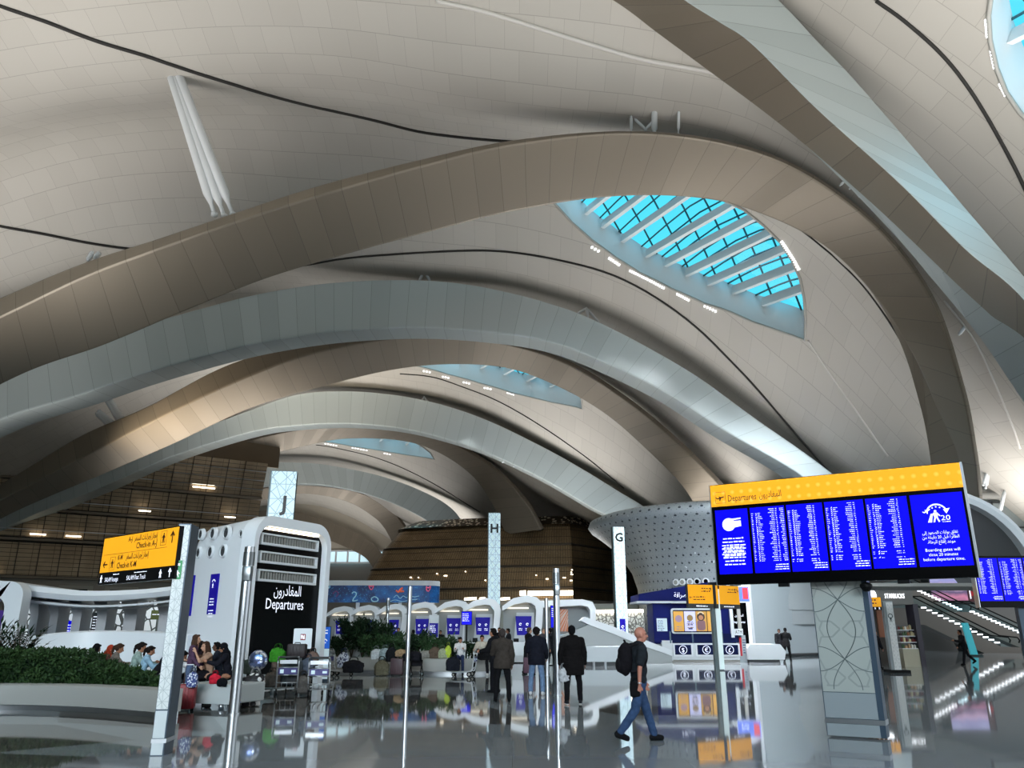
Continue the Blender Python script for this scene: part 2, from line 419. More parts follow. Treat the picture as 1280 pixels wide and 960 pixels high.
X0, X1, Y0_, Y1_ = -60.0, 31.0, -24.0, 163.0
DX = .9
nx, ny = int((X1 - X0) / DX) + 1, int((Y1_ - Y0_) / DX) + 1
bm = bmesh.new(); grid = {}
gx = lambda i: X0 + (X1 - X0) * i / (nx - 1)
gy = lambda j: Y0_ + (Y1_ - Y0_) * j / (ny - 1)
for i in range(nx):
    for j in range(ny):
        grid[i, j] = bm.verts.new((gx(i), gy(j), roof(gx(i), gy(j))))
holes = []
for s in SKY:
    pl = densify(s['p']); s['pd'] = pl
    i0 = int((min(p.x for p in pl) - X0) / (X1 - X0) * (nx - 1)) - 1; i1 = int((max(p.x for p in pl) - X0) / (X1 - X0) * (nx - 1)) + 2
    j0 = int((min(p.y for p in pl) - Y0_) / (Y1_ - Y0_) * (ny - 1)) - 1; j1 = int((max(p.y for p in pl) - Y0_) / (Y1_ - Y0_) * (ny - 1)) + 2
    i0, i1, j0, j1 = max(i0, 0), min(i1, nx - 1), max(j0, 0), min(j1, ny - 1)
    holes.append((i0, i1, j0, j1))
def in_hole(i, j): return any(a <= i < b and c <= j < d for a, b, c, d in holes)
for i in range(nx - 1):
    for j in range(ny - 1):
        if not in_hole(i, j):
            bm.faces.new([grid[i, j], grid[i, j + 1], grid[i + 1, j + 1], grid[i + 1, j]])
for s, (i0, i1, j0, j1) in zip(SKY, holes):
    idx = [(i, j) for i in range(i0, i1 + 1) for j in range(j0, j1 + 1)]
    pl = s['pd']
    near = lambda x, y: min((p.x - x) ** 2 + (p.y - y) ** 2 for p in pl) < .06
    keep = [q for q in idx if q[0] in (i0, i1) or q[1] in (j0, j1) or (not inside(gx(q[0]), gy(q[1]), pl) and not near(gx(q[0]), gy(q[1])))]
    vs = [grid[q] for q in keep]; n0 = len(vs)
    co = [v.co.to_2d() for v in vs] + [p.to_2d() for p in pl]
    hv = [bm.verts.new((p.x, p.y, roof(p.x, p.y))) for p in pl]
    edges = [(n0 + k, n0 + (k + 1) % len(pl)) for k in range(len(pl))]
    vo, eo, fo, ov, oe, of_ = geometry.delaunay_2d_cdt(co, edges, [], 0, 1e-5)
    allv = vs + hv
    mapv = {}
    for k, src in enumerate(ov):
        mapv[k] = allv[src[0]] if src else bm.verts.new((vo[k].x, vo[k].y, roof(vo[k].x, vo[k].y)))
    for f in fo:
        c = sum((vo[k] for k in f), Vector((0, 0))) / len(f)
        if inside(c.x, c.y, pl): continue
        try: bm.faces.new([mapv[k] for k in f])
        except ValueError: pass
for v in [v for v in bm.verts if not v.link_faces]: bm.verts.remove(v)
bmesh.ops.recalc_face_normals(bm, faces=bm.faces)
if sum(f.normal.z for f in bm.faces) > 0: bmesh.ops.reverse_faces(bm, faces=bm.faces)
# panel joints follow the length of the wave, not its plan
arc = {}
uvl = bm.loops.layers.uv.new('UVMap')
def arcx(x):
    k = round(x * 2)
    if k not in arc:
        a = 0; q = -10.0; st = .5 if k / 2 > q else -.5
        while (q < k / 2) if st > 0 else (q > k / 2):
            dz = roof(q + st, 40) - roof(q, 40); a += math.copysign(math.hypot(st, dz), st); q += st
        arc[k] = a
    return arc[k] + (x - k / 2)
for f in bm.faces:
    f.smooth = True
    for lp in f.loops: lp[uvl].uv = (arcx(lp.vert.co.x), lp.vert.co.y)
me = bpy.data.meshes.new('ceiling'); bm.to_mesh(me); bm.free()
m = mat('roof_panels', (196, 190, 180), .55, 0, spec=.3); t = NT(m); u, v = t.uv()
row = t.math('FLOOR', t.math('DIVIDE', v, 1.5))
us = t.math('ADD', u, t.math('MULTIPLY', t.math('MODULO', row, 2.0), .75))
l1 = t.line(v, 1.5, .035); l2 = t.line(us, 1.5, .02)
cell = t.n('ShaderNodeTexWhiteNoise', {'Vector': t.n('ShaderNodeCombineXYZ', {0: t.math('FLOOR', t.math('DIVIDE', us, 1.5)), 1: row}).outputs[0]}, noise_dimensions='2D').outputs[0]
t.base(t.mix(t.math('MULTIPLY', t.math('MAXIMUM', l1, l2), .4), t.mix(cell, C3(192, 187, 179), C3(187, 182, 174)), C3(112, 106, 99)))
link_mesh('ceiling', me, m)['kind'] = 'structure'

# ---------- skylights: white well walls, deep fins, mullions and panes
M_WELL = mat('skylight_white', (236, 240, 242), .6)
M_MULL = mat('skylight_bars', (40, 92, 104), .5, .3)
mg = bpy.data.materials.new('skylight_glass'); mg.use_nodes = True; nt = mg.node_tree
nt.nodes.remove(nt.nodes['Principled BSDF'])
tr = nt.nodes.new('ShaderNodeBsdfTransparent'); tr.inputs[0].default_value = (.93, .99, 1, 1)
gl = nt.nodes.new('ShaderNodeBsdfGlossy'); gl.inputs['Roughness'].default_value = .03
fr = nt.nodes.new('ShaderNodeFresnel'); fr.inputs[0].default_value = 1.3
mx = nt.nodes.new('ShaderNodeMixShader')
nt.links.new(fr.outputs[0], mx.inputs[0]); nt.links.new(tr.outputs[0], mx.inputs[1]); nt.links.new(gl.outputs[0], mx.inputs[2])
nt.links.new(mx.outputs[0], nt.nodes['Material Output'].inputs[0])
M_GLASS = mg
for si, s in enumerate(SKY):
    pl, h = s['pd'], s['h']
    root = thing('window_%d' % (si + 1), None, None, (0, 0, 0)); root['kind'] = 'structure'
    nn = [roof_n(p.x, p.y) for p in pl]
    base = [Vector((p.x, p.y, roof(p.x, p.y))) for p in pl]
    cen = sum(base, Vector()) / len(base)
    up = roof_n(cen.x, cen.y); up = (up + Vector((0, 0, 1))).normalized()
    bmw = MB(); a = [bmw.bm.verts.new(p - up * .02) for p in base]; b = [bmw.bm.verts.new(p + up * h) for p in base]
    n = len(a)
    for k in range(n): bmw.face([a[k], a[(k + 1) % n], b[(k + 1) % n], b[k]])
    bmw.build('well', M_WELL, root, smooth=True)
    rim = MB(); rim.tube([p - up * .03 for p in base + base[:1]], .09, 6, caps=False)
    rim.build('rim', mat('rim_grey', (170, 168, 162), .5), root, smooth=True)
    # plane frame of the glazing: along and across the fins
    b0 = on_roof(*s['beams'][len(s['beams']) // 2][0], s['y0']); b1 = on_roof(*s['beams'][len(s['beams']) // 2][1], s['y0'])
    pane = MB()
    tops = [p + up * h for p in base]
    ct = cen + up * (h + .25)
    vs = [pane.bm.verts.new(p) for p in tops]; vc = pane.bm.verts.new(ct)
    for k in range(n): pane.face([vs[k], vs[(k + 1) % n], vc])
    pane.build('pane', M_GLASS, root, smooth=True)
    def zat(x, y): return roof(x, y)
    # each fin: from well wall to well wall
    d = (b1 - b0); d.z = 0; d.normalize(); pr = Vector((-d.y, d.x, 0))
    def chord(q, dd):
        hits = []
        for a_, b_ in zip(base, base[1:] + base[:1]):
            e = b_ - a_; den = dd.x * e.y - dd.y * e.x
            if abs(den) < 1e-9: continue
            w = a_ - q
            t_ = (w.x * e.y - w.y * e.x) / den; u_ = (w.x * dd.y - w.y * dd.x) / den
            if 0 <= u_ < 1: hits.append(t_)
        return (min(hits), max(hits)) if len(hits) > 1 else None
    offs = []
    for p0, p1 in s['beams']:
        q0 = on_roof(*p0, s['y0']); q1 = on_roof(*p1, s['y0']); mid = (q0 + q1) / 2
        ch = chord(mid, d)
        if not ch: continue
        offs.append((mid - cen).dot(pr))
        fin = MB()
        e0 = mid + d * (ch[0] + .02); e1 = mid + d * (ch[1] - .02)
        zb = [Vector((e.x, e.y, roof(e.x, e.y))) for e in (e0, e1)]
        w = pr * .16
        big = .2
        lo = [z + up * (h - .95) for z in zb]; hi = [z + up * (h - .2) for z in zb]
        fin.skin([[fin.bm.verts.new(v) for v in (lo[k] - w, lo[k] + w, hi[k] + w, hi[k] - w)] for k in (0, 1)])
        fin.build('fin', M_WELL, root)
    # mullions: two between neighbouring fins, and cross bars
    bars = MB()
    def bar(q, dd, z):
        ch = chord(q, dd)
        if not ch: return
        seg = [q + dd * (ch[0] + (ch[1] - ch[0]) * k / 4) for k in range(5)]
        bars.tube([Vector((e.x, e.y, roof(e.x, e.y))) + up * (h - z) for e in seg], .07, 4)
    offs.sort()
    for o0, o1 in zip(offs, offs[1:]):
        for f in (.22, .78): bar(cen + pr * (o0 + (o1 - o0) * f), d, .12)
    ext = chord(cen, d)
    k = math.floor(ext[0] / 1.5) - 8
    while k * 1.5 < ext[1] + 12:
        bar(cen + d * (k * 1.5), pr, .1); k += 1
    bars.build('mullion', M_MULL, root)

# dark movement joints that follow the wave, and pale seams
M_JOINT = mat('joint_dark', (44, 42, 40), .8)
M_SEAM = mat('seam_pale', (214, 210, 204), .6)
def seam(pix, y0, r, m, name):
    pts = spline([on_roof(x, y, y0) for x, y in pix], 60)
    pts = [Vector((p.x, p.y, roof(p.x, p.y) - r * .5)) for p in pts]
    mb = MB(); mb.tube(pts, r, 6); o = mb.build(name, m, smooth=True); o['kind'] = 'structure'
for k, (pix, y0, r, m) in enumerate([
    ([(-60,-20),(0,6),(60,27),(120,50),(200,75),(290,104),(390,132),(500,158),(570,170),(640,176),(700,178)], 26, .1, M_JOINT),
    ([(-60,270),(0,282),(60,293),(110,303),(150,309),(220,318)], 36, .09, M_JOINT),
    ([(330,335),(410,326),(500,317),(580,313),(640,315),(700,325),(770,345),(840,385),(900,437),(950,490),(1000,548),(1042,595)], 38, .07, M_JOINT),
    ([(1003,288),(1040,318),(1080,358),(1120,415),(1150,470),(1172,505)], 37, .06, M_JOINT),
    ([(1095,0),(1130,25),(1175,65),(1210,108),(1245,165),(1275,222),(1300,280)], 4, .08, M_JOINT),
    ([(500,467),(540,471),(580,484),(620,500),(660,522),(700,548),(740,577),(780,610)], 66, .06, M_JOINT),
    ([(395,556),(430,562),(470,572),(510,588),(560,615),(600,640)], 97, .06, M_JOINT),
    ([(545,0),(600,12),(660,30),(740,55),(800,72),(870,85),(905,92)], 20, .12, M_SEAM),
    ([(1010,425),(1040,470),(1075,520),(1110,570)], 38, .06, M_SEAM),
    ([(1180,375),(1215,420),(1240,470),(1265,530),(1275,560)], 30, .05, M_SEAM)]):
    seam(pix, y0, r, m, 'trim_%d' % (k + 1))

# ---------- floor: polished terrazzo with big triangular fields
m = mat('polished_floor', (100, 101, 100), .04, 0, spec=.62); t = NT(m)
ox = t.obj(); sp = t.n('ShaderNodeSeparateXYZ', {0: ox})
def half(x0, y0, x1, y1):            # 1 on the left of a line
    a, b = y1 - y0, x0 - x1
    c = -(a * x0 + b * y0)
    return t.math('GREATER_THAN', t.math('ADD', t.math('ADD', t.math('MULTIPLY', sp.outputs[0], a), t.math('MULTIPLY', sp.outputs[1], b)), c), 0)
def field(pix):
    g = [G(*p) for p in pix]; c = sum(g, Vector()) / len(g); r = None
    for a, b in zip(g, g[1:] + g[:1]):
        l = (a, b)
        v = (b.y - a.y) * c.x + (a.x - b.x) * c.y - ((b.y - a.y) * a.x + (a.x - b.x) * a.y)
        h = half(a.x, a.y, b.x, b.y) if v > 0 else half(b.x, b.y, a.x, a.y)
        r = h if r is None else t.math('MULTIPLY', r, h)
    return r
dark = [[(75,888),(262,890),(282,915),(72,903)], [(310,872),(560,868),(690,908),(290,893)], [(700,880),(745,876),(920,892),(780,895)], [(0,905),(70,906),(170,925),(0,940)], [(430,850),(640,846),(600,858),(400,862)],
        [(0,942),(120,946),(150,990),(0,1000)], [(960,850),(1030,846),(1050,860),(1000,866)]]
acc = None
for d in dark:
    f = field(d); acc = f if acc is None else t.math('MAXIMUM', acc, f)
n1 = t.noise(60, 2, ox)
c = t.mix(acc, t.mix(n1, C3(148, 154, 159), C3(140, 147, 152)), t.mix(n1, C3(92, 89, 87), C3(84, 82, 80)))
gl = t.math('MAXIMUM', t.line(sp.outputs[0], 2.4, .012), t.line(sp.outputs[1], 2.4, .012))
t.base(t.mix(t.math('MULTIPLY', gl, .35), c, C3(110, 110, 110)))
wv = t.noise(.35, 2, ox); t.bump(wv, .03, .02)
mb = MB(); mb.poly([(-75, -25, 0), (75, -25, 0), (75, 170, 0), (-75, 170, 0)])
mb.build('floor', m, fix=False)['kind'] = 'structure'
# ================= walls and the big buildings inside the hall =================
class FR:
    """a flat frame: origin, x along, y up, n out of the face"""
    def __init__(s, o, x, y=(0, 0, 1)):
        s.o = Vector(o); s.x = Vector(x).normalized(); s.y = Vector(y).normalized(); s.n = s.x.cross(s.y)
    def p(s, u, v, d=0): return s.o + s.x * u + s.y * v + s.n * d
    def M(s):
        m = Matrix((s.x, s.y, s.n)).transposed().to_4x4(); m.translation = s.o; return m
    def box(s, mb, u0, v0, u1, v1, d0, d1, bev=0):
        mb.box(((u0 + u1) / 2, (v0 + v1) / 2, (d0 + d1) / 2), (abs(u1 - u0), abs(v1 - v0), abs(d1 - d0)), bev=bev, M=s.M()); return mb
    def poly(s, mb, pts, d0, d1):
        mb.prism(pts, s.p(0, 0, d0), s.x, s.y, d1 - d0); return mb
    def text(s, body, u, v, h, m, parent, **k):
        return write(body, s.p(u, v, 0), s.x, s.y, h, m, parent, **k)

def mesh_pattern(name, a, b, px, pz, line, rough=.4, metal=.6):
    """woven metal screen: fine louvres and uprights by UV in metres"""
    m = mat(name, a, rough, metal); t = NT(m); u, v = t.uv()
    l1 = t.line(u, px, line); l2 = t.line(v, pz, line * 1.4)
    nz = t.noise(.55, 4, t.obj()); nz2 = t.noise(7, 2, t.obj())
    base = t.mix(nz, C3(*a), C3(*b))
    base = t.mix(t.math('MULTIPLY', t.math('GREATER_THAN', nz2, .62), .35), base, C3(178, 160, 130))  # pale flecks painted in as glints on the metal
    t.base(t.mix(t.math('MULTIPLY', t.math('MAXIMUM', l1, l2), .8), base, C3(26, 22, 18)))
    t.link(t.math('ADD', t.math('MULTIPLY', nz, .3), rough - .1), t.b.inputs['Roughness'])
    return m
M_MESH = mesh_pattern('bronze_mesh', (196, 174, 144), (126, 111, 90), 1.9, .42, .04, .45, .4)
M_MESH2 = mesh_pattern('bronze_mesh_fine', (150, 124, 90), (88, 72, 52), .3, .9, .05, .38, .55)
M_BRZ = mat('dark_bronze', (62, 54, 46), .45, .5)
M_WHITE = mat('white_shell', (238, 241, 245), .32, 0, coat=.2)
M_WHITE2 = mat('white_matt', (226, 229, 232), .6)
M_GREY = mat('warm_grey', (150, 148, 143), .65)
M_DKGREY = mat('dark_grey', (58, 60, 62), .6)
M_BLACK = mat('black_gloss', (4, 4, 5), .25, spec=.12)
M_BLACKM = mat('black_matt', (10, 10, 11), .6, spec=.15)
M_LED = mat('lamp_white', (255, 240, 214), .5, emit=5)
M_LEDW = mat('lamp_cool', (246, 250, 255), .5, emit=3.0)
M_CHROME = mat('brushed_steel', (196, 200, 204), .3, 1)
M_BLUE = mat('screen_blue', (5, 2, 204), .4, emit=.84, spec=.1)
M_NAVY = mat('screen_navy', (20, 12, 122), .4, emit=.6, spec=.1)
M_YEL = mat('sign_yellow', (236, 162, 30), .45, emit=.52, spec=.2)
M_INK = mat('ink_dark', (70, 28, 14), .5)
M_TXT = mat('text_white', (232, 236, 250), .5, emit=.9)
M_PALE = mat('pale_lit', (200, 220, 228), .5, emit=.42)

def wall(name, a, b, z0, z1, m, th=.3, kind='structure'):
    a, b = Vector((a[0], a[1], 0)), Vector((b[0], b[1], 0)); f = FR(a, b - a)
    L = (b - a).length
    mb = MB(); f.box(mb, 0, z0, L, z1, -th, 0)
    uvbox(mb, f)
    o = mb.build(name, m); o['kind'] = kind
    return o, f, L
def uvbox(mb, f):
    uvl = mb.bm.loops.layers.uv.verify()
    for fc in mb.bm.faces:
        for lp in fc.loops:
            d = lp.vert.co - f.o
            lp[uvl].uv = (d.dot(f.x) + d.dot(f.n), d.dot(f.y))
# --- left: the mesh-clad airside building, three storeys, upper screen leaning out
fa, fb = Vector((-66.4, 70, 0)), Vector((-30.2, 93.3, 0))
wl, FL, LL = wall('wall_left', fa, fb, 0, 16.2, noisy('facade_dark', (52, 45, 39), (38, 33, 29), 1.2, .6))
for z0, z1, lean0, lean1, mm in ((7.1, 10.3, .3, .3, M_MESH), (10.9, 13.4, .3, .35, M_MESH), (13.9, 16.4, .35, 1.2, M_MESH), (16.8, 20.6, 1.2, 2.6, M_MESH)):
    mb = MB(); uvl = mb.bm.loops.layers.uv.verify()
    f = mb.poly([FL.p(0, z0, lean0), FL.p(LL, z0, lean0), FL.p(LL, z1, lean1), FL.p(0, z1, lean1)])
    for lp, uv in zip(f.loops, ((0, z0), (LL, z0), (LL, z1), (0, z1))): lp[uvl].uv = uv
    ex = bmesh.ops.extrude_face_region(mb.bm, geom=[f]); vs = [v for v in ex['geom'] if isinstance(v, bmesh.types.BMVert)]
    bmesh.ops.translate(mb.bm, vec=FL.n * -.12, verts=vs)
    mb.build('mesh_screen', mm, wl)
mb = MB()
for z, d in ((6.9, .7), (10.6, .75), (13.65, .8), (16.6, 1.6)): FL.box(mb, 0, z - .12, LL, z + .12, 0, d)
mb.build('floor_ledge', mat('ledge_taupe', (124, 114, 100), .5), wl)
mb = MB()
for k in range(int(LL / 1.9)):
    u = .6 + k * 1.9
    mb.tube([FL.p(u, 7, .38), FL.p(u, 10.6, .38), FL.p(u, 13.7, .42), FL.p(u, 16.5, 1.3), FL.p(u, 20.6, 2.75)], .05, 4)
mb.build('mullion', M_BRZ, wl)
mb = MB()
for z in (17.6, 18.6, 19.6): mb.tube([FL.p(0, z, 1.62 + (z - 17.6) * .37), FL.p(LL, z, 1.62 + (z - 17.6) * .37)], .05, 4)
mb.tube([FL.p(0, 11.6, .6), FL.p(LL, 11.6, .6)], .05, 5); mb.tube([FL.p(0, 14.6, .75), FL.p(LL, 14.6, .75)], .05, 5)
mb.build('handrail', M_CHROME, wl)
mb = MB(); FL.box(mb, 0, 0, LL, 6.75, 0, .35); mb.build('plinth_wall', mat('plinth_beige', (150, 144, 134), .6), wl)
mb = MB()
for k in range(9): FL.box(mb, 2.2 + k * 4.3, 5.3, 5.4 + k * 4.3, 6.2, .33, .43, .06)
mb.build('plinth_panel', mat('plinth_panel', (168, 163, 152), .6), wl)
mb = MB()
for k in range(9): FL.box(mb, 2.7 + k * 4.3, 5.55, 4.9 + k * 4.3, 5.85, .4, .46)
mb.build('vent', M_BLACKM, wl)
for k, (u, z, w) in enumerate(((3, 7.4, 1.6), (8.5, 7.4, 1.6), (12.6, 7.4, 1.9), (16.4, 7.4, 1.9), (20.4, 11.1, 1.4), (23.6, 11.1, 1.4), (30, 14.1, 1.2), (35.2, 17.2, 2.4), (39, 14.1, 1.2), (42, 11.1, 1.4))):
    o = MB(); FL.box(o, u, z - .02, u + w, z + .1, .62 if z < 14 else 1.6, .76 if z < 14 else 1.75)
    tag(o.build('strip_light', M_LED), 'short glowing light strip on the bronze mesh facade, left of the hall', 'light', 'light strips on the mesh facade')
# strip above the facade: cove where the roof ends
mb = MB(); f2 = FR(FL.p(-8, 20.7, 1.2), FL.x); f2.box(mb, 0, 0, LL + 10, 8, -1.4, -1.1); mb.build('wall_back_left', mat('cove_wall', (120, 104, 84), .7))['kind'] = 'structure'
# --- enclosing walls out of sight
for nm, a, b, z1 in (('wall_side_left', (-60, 163), (-60, -24), 24), ('wall_back', (-95, 163.5), (75, 163.5), 15.0), ('wall_front', (31, -24), (-60, -24), 24)):
    # winding so that the face looks into the hall
    o, f, L = wall(nm, a, b, 0, z1, M_GREY)
wall('wall_right_far', (31, 163), (31, 81), 0, 14, M_GREY)
wall('wall_right', (29.5, 37), (29.5, -24), 0, 10, M_GREY)
# end wall: clerestory band of tall panes
ew = FR((-60, 163, 15.0), (1, 0, 0))
mb = MB(); ew.box(mb, 0, 2.3, 135, 14, -.3, 0); mb.build('wall_end', mat('end_wall', (188, 180, 166), .7))['kind'] = 'structure'
root = thing('window_9', None, None); root['kind'] = 'structure'
mb = MB(); mb.poly([ew.p(0, 0, -.1), ew.p(135, 0, -.1), ew.p(135, 2.3, -.1), ew.p(0, 2.3, -.1)]); mb.build('pane', mat('glowing_pane', (196, 226, 236), .5, emit=.9), root)  # sky brightness given as the pane's own glow
mb = MB()
for k in range(56): ew.box(mb, k * 2.4, 0, k * 2.4 + .35, 2.3, -.05, .3)
ew.box(mb, 0, -.15, 135, .15, -.1, .4); ew.box(mb, 0, 2.2, 135, 2.5, -.1, .4); mb.build('mullion', M_WHITE2, root)
# --- right wing: floor carries on under a mezzanine
wb, FW, LW = wall('wall_wing_back', (18, 81), (85, 81), 0, 9.5, mat('wing_wall', (128, 128, 126), .6))
wall('wall_wing_front', (85, 36), (29.5, 36), 0, 9.5, M_GREY)
wall('wall_wing_end', (85, 81), (85, 30), 0, 9.5, M_GREY)
mb = MB(); mb.box((57, 58, 9.4), (56, 46, .3)); mb.build('ceiling_wing', mat('wing_ceiling', (150, 148, 144), .7))['kind'] = 'structure'
# glazed bulkhead under the roof edge on the right
gf = FR((24.6, 44.3, 0), (1, 0, 0))
root = thing('window_8', None, None); root['kind'] = 'structure'
mb = MB(); gf.box(mb, 0, 4.6, 20, 8.7, -.05, 0); mb.build('pane', mat('frosted_grey', (138, 146, 146), .3), root)
mb = MB()
for k in range(9): gf.box(mb, k * 2.4, 4.6, k * 2.4 + .1, 8.7, 0, .1)
for z in (4.6, 5.9, 7.2, 8.6): gf.box(mb, 0, z, 20, z + .09, 0, .1)
mb.build('mullion', M_DKGREY, root)
mb = MB(); mb.tube([gf.p(-.5, 9.0, .3), gf.p(20, 9.0, .3)], .22, 8); mb.build('edge_beam', M_GREY, root, smooth=True)

# --- far bronze hull building
root = thing('bronze_pavilion', 'dark bronze mesh pavilion with bulging tiers and rim of painted glints, far behind the check-in pods', 'building', (-5, 95, 0))
def hull_rows():
    rows = []
    for z, pl, pr, back in ((0, 450, 800, 0), (5.2, 451, 796, 0), (6.4, 452, 796, .2), (8.9, 464, 797, .7), (11.4, 479, 798, 1.4), (13.6, 497, 800, 2.6), (14.9, 520, 800, 4.0)):
        a = P(pl, 720, 99 + back * .6); c = P(713, 690, 91.5 + back); b = P(pr, 690, 108 + back)
        pts = [a + Vector((0, 9, 0)), a, a.lerp(c, .12) + Vector((.4, -1.5, 0)), a.lerp(c, .5) + Vector((0, -1.5, 0)), c + Vector((-.8, -.1, 0)), c + Vector((.3, .4, 0)), c.lerp(b, .5) + Vector((.5, -.6, 0)), b]
        sp = [Vector((p.x, p.y, z)) for p in spline(pts, 64)]
        rows.append(sp)
    return rows
HR = hull_rows()
def hull_part(name, k0, k1, m, off=0.0, zs=0.0, ze=0.0):
    mb = MB(); uvl = mb.bm.loops.layers.uv.verify()
    a = [Vector(p) for p in HR[k0]]; b = [Vector(p) for p in HR[k1]]
    n = len(a)
    def out(pts, i):
        t = pts[min(i + 1, n - 1)] - pts[max(i - 1, 0)]; return Vector((t.y, -t.x, 0)).normalized()
    A = [mb.bm.verts.new(a[i] + out(a, i) * off + Vector((0, 0, zs))) for i in range(n)]
    B = [mb.bm.verts.new(b[i] + out(b, i) * off + Vector((0, 0, ze))) for i in range(n)]
    u = [0.0]
    for i in range(1, n): u.append(u[-1] + (a[i] - a[i - 1]).length)
    fs = []
    for i in range(n - 1):
        f = mb.face([A[i], A[i + 1], B[i + 1], B[i]])
        for lp, uv in zip(f.loops, ((u[i], 0), (u[i + 1], 0), (u[i + 1], b[0].z - a[0].z), (u[i], b[0].z - a[0].z))): lp[uvl].uv = uv
        fs.append(f)
    ex = bmesh.ops.extrude_face_region(mb.bm, geom=fs); vs = [v for v in ex['geom'] if isinstance(v, bmesh.types.BMVert)]
    bmesh.ops.translate(mb.bm, vec=(.1, .4, 0), verts=vs)
    return mb.build(name, m, root, world=True, smooth=True, auto=True)
for k in range(1, 6): hull_part('mesh_tier', k, k + 1, M_MESH2, .05)
hull_part('base_wall', 0, 1, mat('plinth_beige', (150, 144, 134), .6))
m = mat('painted_glint_rim', (150, 132, 104), .3, .7); t = NT(m); nz = t.n('ShaderNodeTexVoronoi', {'Scale': 2.2, 'Vector': t.obj()}).outputs[0]
t.base(t.mix(t.math('GREATER_THAN', nz, .38), C3(236, 222, 200), C3(84, 70, 54)))  # glints painted as pale cells along the rim
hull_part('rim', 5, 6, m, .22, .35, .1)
for k in (2, 3, 4):
    mb = MB(); mb.tube([p + Vector((0, -.15, 0)) for p in HR[k]], .14, 5); mb.build('ledge', M_BRZ, root, world=True, smooth=True)
mb = MB(); mb.poly([p for p in HR[6]] + [HR[6][-1] + Vector((-20, 20, 0))]); mb.build('roof', M_BRZ, root, world=True)
for k in range(20, 47, 1):
    if rng.random() < .55:
        p = HR[2][k].lerp(HR[3][k], rng.uniform(.3, .8)); mb = MB(); mb.box(p + Vector((0, -.25, 0)), (rng.uniform(.12, .4), .08, .1)); mb.build('interior_lamp', M_LED, root, world=True)
for a, b in ((581, 595), (600, 606), (626, 637), (650, 657), (660, 716)):
    y = 748 if a < 640 else 741
    mb = MB(); p0, p1 = P(a, y + .8, 91 - (a - 580) * .01), P(b, y, 90.4); mb.tube([p0, p1], .16 if a < 640 else .3, 6)
    tag(mb.build('strip_light', M_LED), 'bright horizontal light strip under the bronze pavilion' if a != 660 else 'longest, brightest light strip under the corner of the bronze pavilion', 'light', 'light strips under the pavilion')

# --- silver perforated bowl
cx, cy = 17.6, 66.5
root = thing('silver_bowl', 'silver perforated bowl-shaped pavilion flaring outwards to its rim, behind the blue kiosk', 'building', (cx, cy, 0))
m = mat('perforated_silver', (158, 164, 167), .42, .25); t = NT(m); u, v = t.uv()
def dots(t, u, v, pu, pv, r):
    row = t.math('FLOOR', t.math('DIVIDE', v, pv)); uo = t.math('ADD', t.math('DIVIDE', u, pu), t.math('MULTIPLY', t.math('MODULO', row, 2.0), .5))
    fu = t.math('SUBTRACT', t.math('FRACT', uo), .5); fv = t.math('SUBTRACT', t.math('FRACT', t.math('DIVIDE', v, pv)), .5)
    fu = t.math('MULTIPLY', fu, pu); fv = t.math('MULTIPLY', fv, pv)
    return t.math('LESS_THAN', t.math('ADD', t.math('MULTIPLY', fu, fu), t.math('MULTIPLY', fv, fv)), r * r)
d1 = dots(t, u, v, .62, .64, .085); d2 = dots(t, u, v, .31, .32, .03)
sp_ = t.math('MULTIPLY', t.math('GREATER_THAN', t.noise(2.4, 3, t.obj()), .7), .8)
c = t.mix(sp_, C3(158, 164, 167), C3(238, 244, 246))  # sparkle painted as pale flecks on the silver
t.base(t.mix(t.math('MAXIMUM', t.math('MULTIPLY', d2, .55), d1), c, C3(58, 64, 70)))
prof_ = [(7.15, 0), (7.15, 3.2), (7.2, 5), (7.6, 6.3), (8.3, 7.4), (9.2, 8.4), (10.2, 9.2), (10.9, 9.7), (11.15, 10.05), (11.0, 10.45), (10.3, 10.75), (0.5, 11.2)]
mb = MB(); uvl = mb.bm.loops.layers.uv.verify(); n = 96
rings = []; vv = [0]
for i, (r, z) in enumerate(prof_):
    rings.append([mb.bm.verts.new((r * math.cos(2 * math.pi * k / n), r * math.sin(2 * math.pi * k / n), z)) for k in range(n)])
    if i: vv.append(vv[-1] + math.hypot(r - prof_[i - 1][0], z - prof_[i - 1][1]))
for i in range(len(prof_) - 1):
    for k in range(n):
        f = mb.face([rings[i][k], rings[i][(k + 1) % n], rings[i + 1][(k + 1) % n], rings[i + 1][k]])
        for lp, uv in zip(f.loops, ((k, i), (k + 1, i), (k + 1, i + 1), (k, i + 1))): lp[uvl].uv = (uv[0] * 2 * math.pi * 8.5 / n, vv[uv[1]])
mb.build('shell', m, root, smooth=True)
def arcwall(r0, r1, a0, a1, z0, z1, n=24):
    mb = MB(); rr = []
    for k in range(n + 1):
        a = R(a0 + (a1 - a0) * k / n); cs, sn = math.cos(a), math.sin(a)
        rr.append([mb.bm.verts.new((r * cs, r * sn, z)) for r, z in ((r0, z0), (r1, z0), (r1, z1), (r0, z1))])
    return mb.skin(rr)
arcwall(7.1, 7.5, -108, -10, 2.2, 5.0).build('plain_panel', mat('plain_silver', (166, 171, 173), .5), root, auto=True)
arcwall(7.1, 7.6, -78, -10, 3.2, 9.2).build('smooth_cheek', mat('plain_silver', (166, 171, 173), .5), root, auto=True)
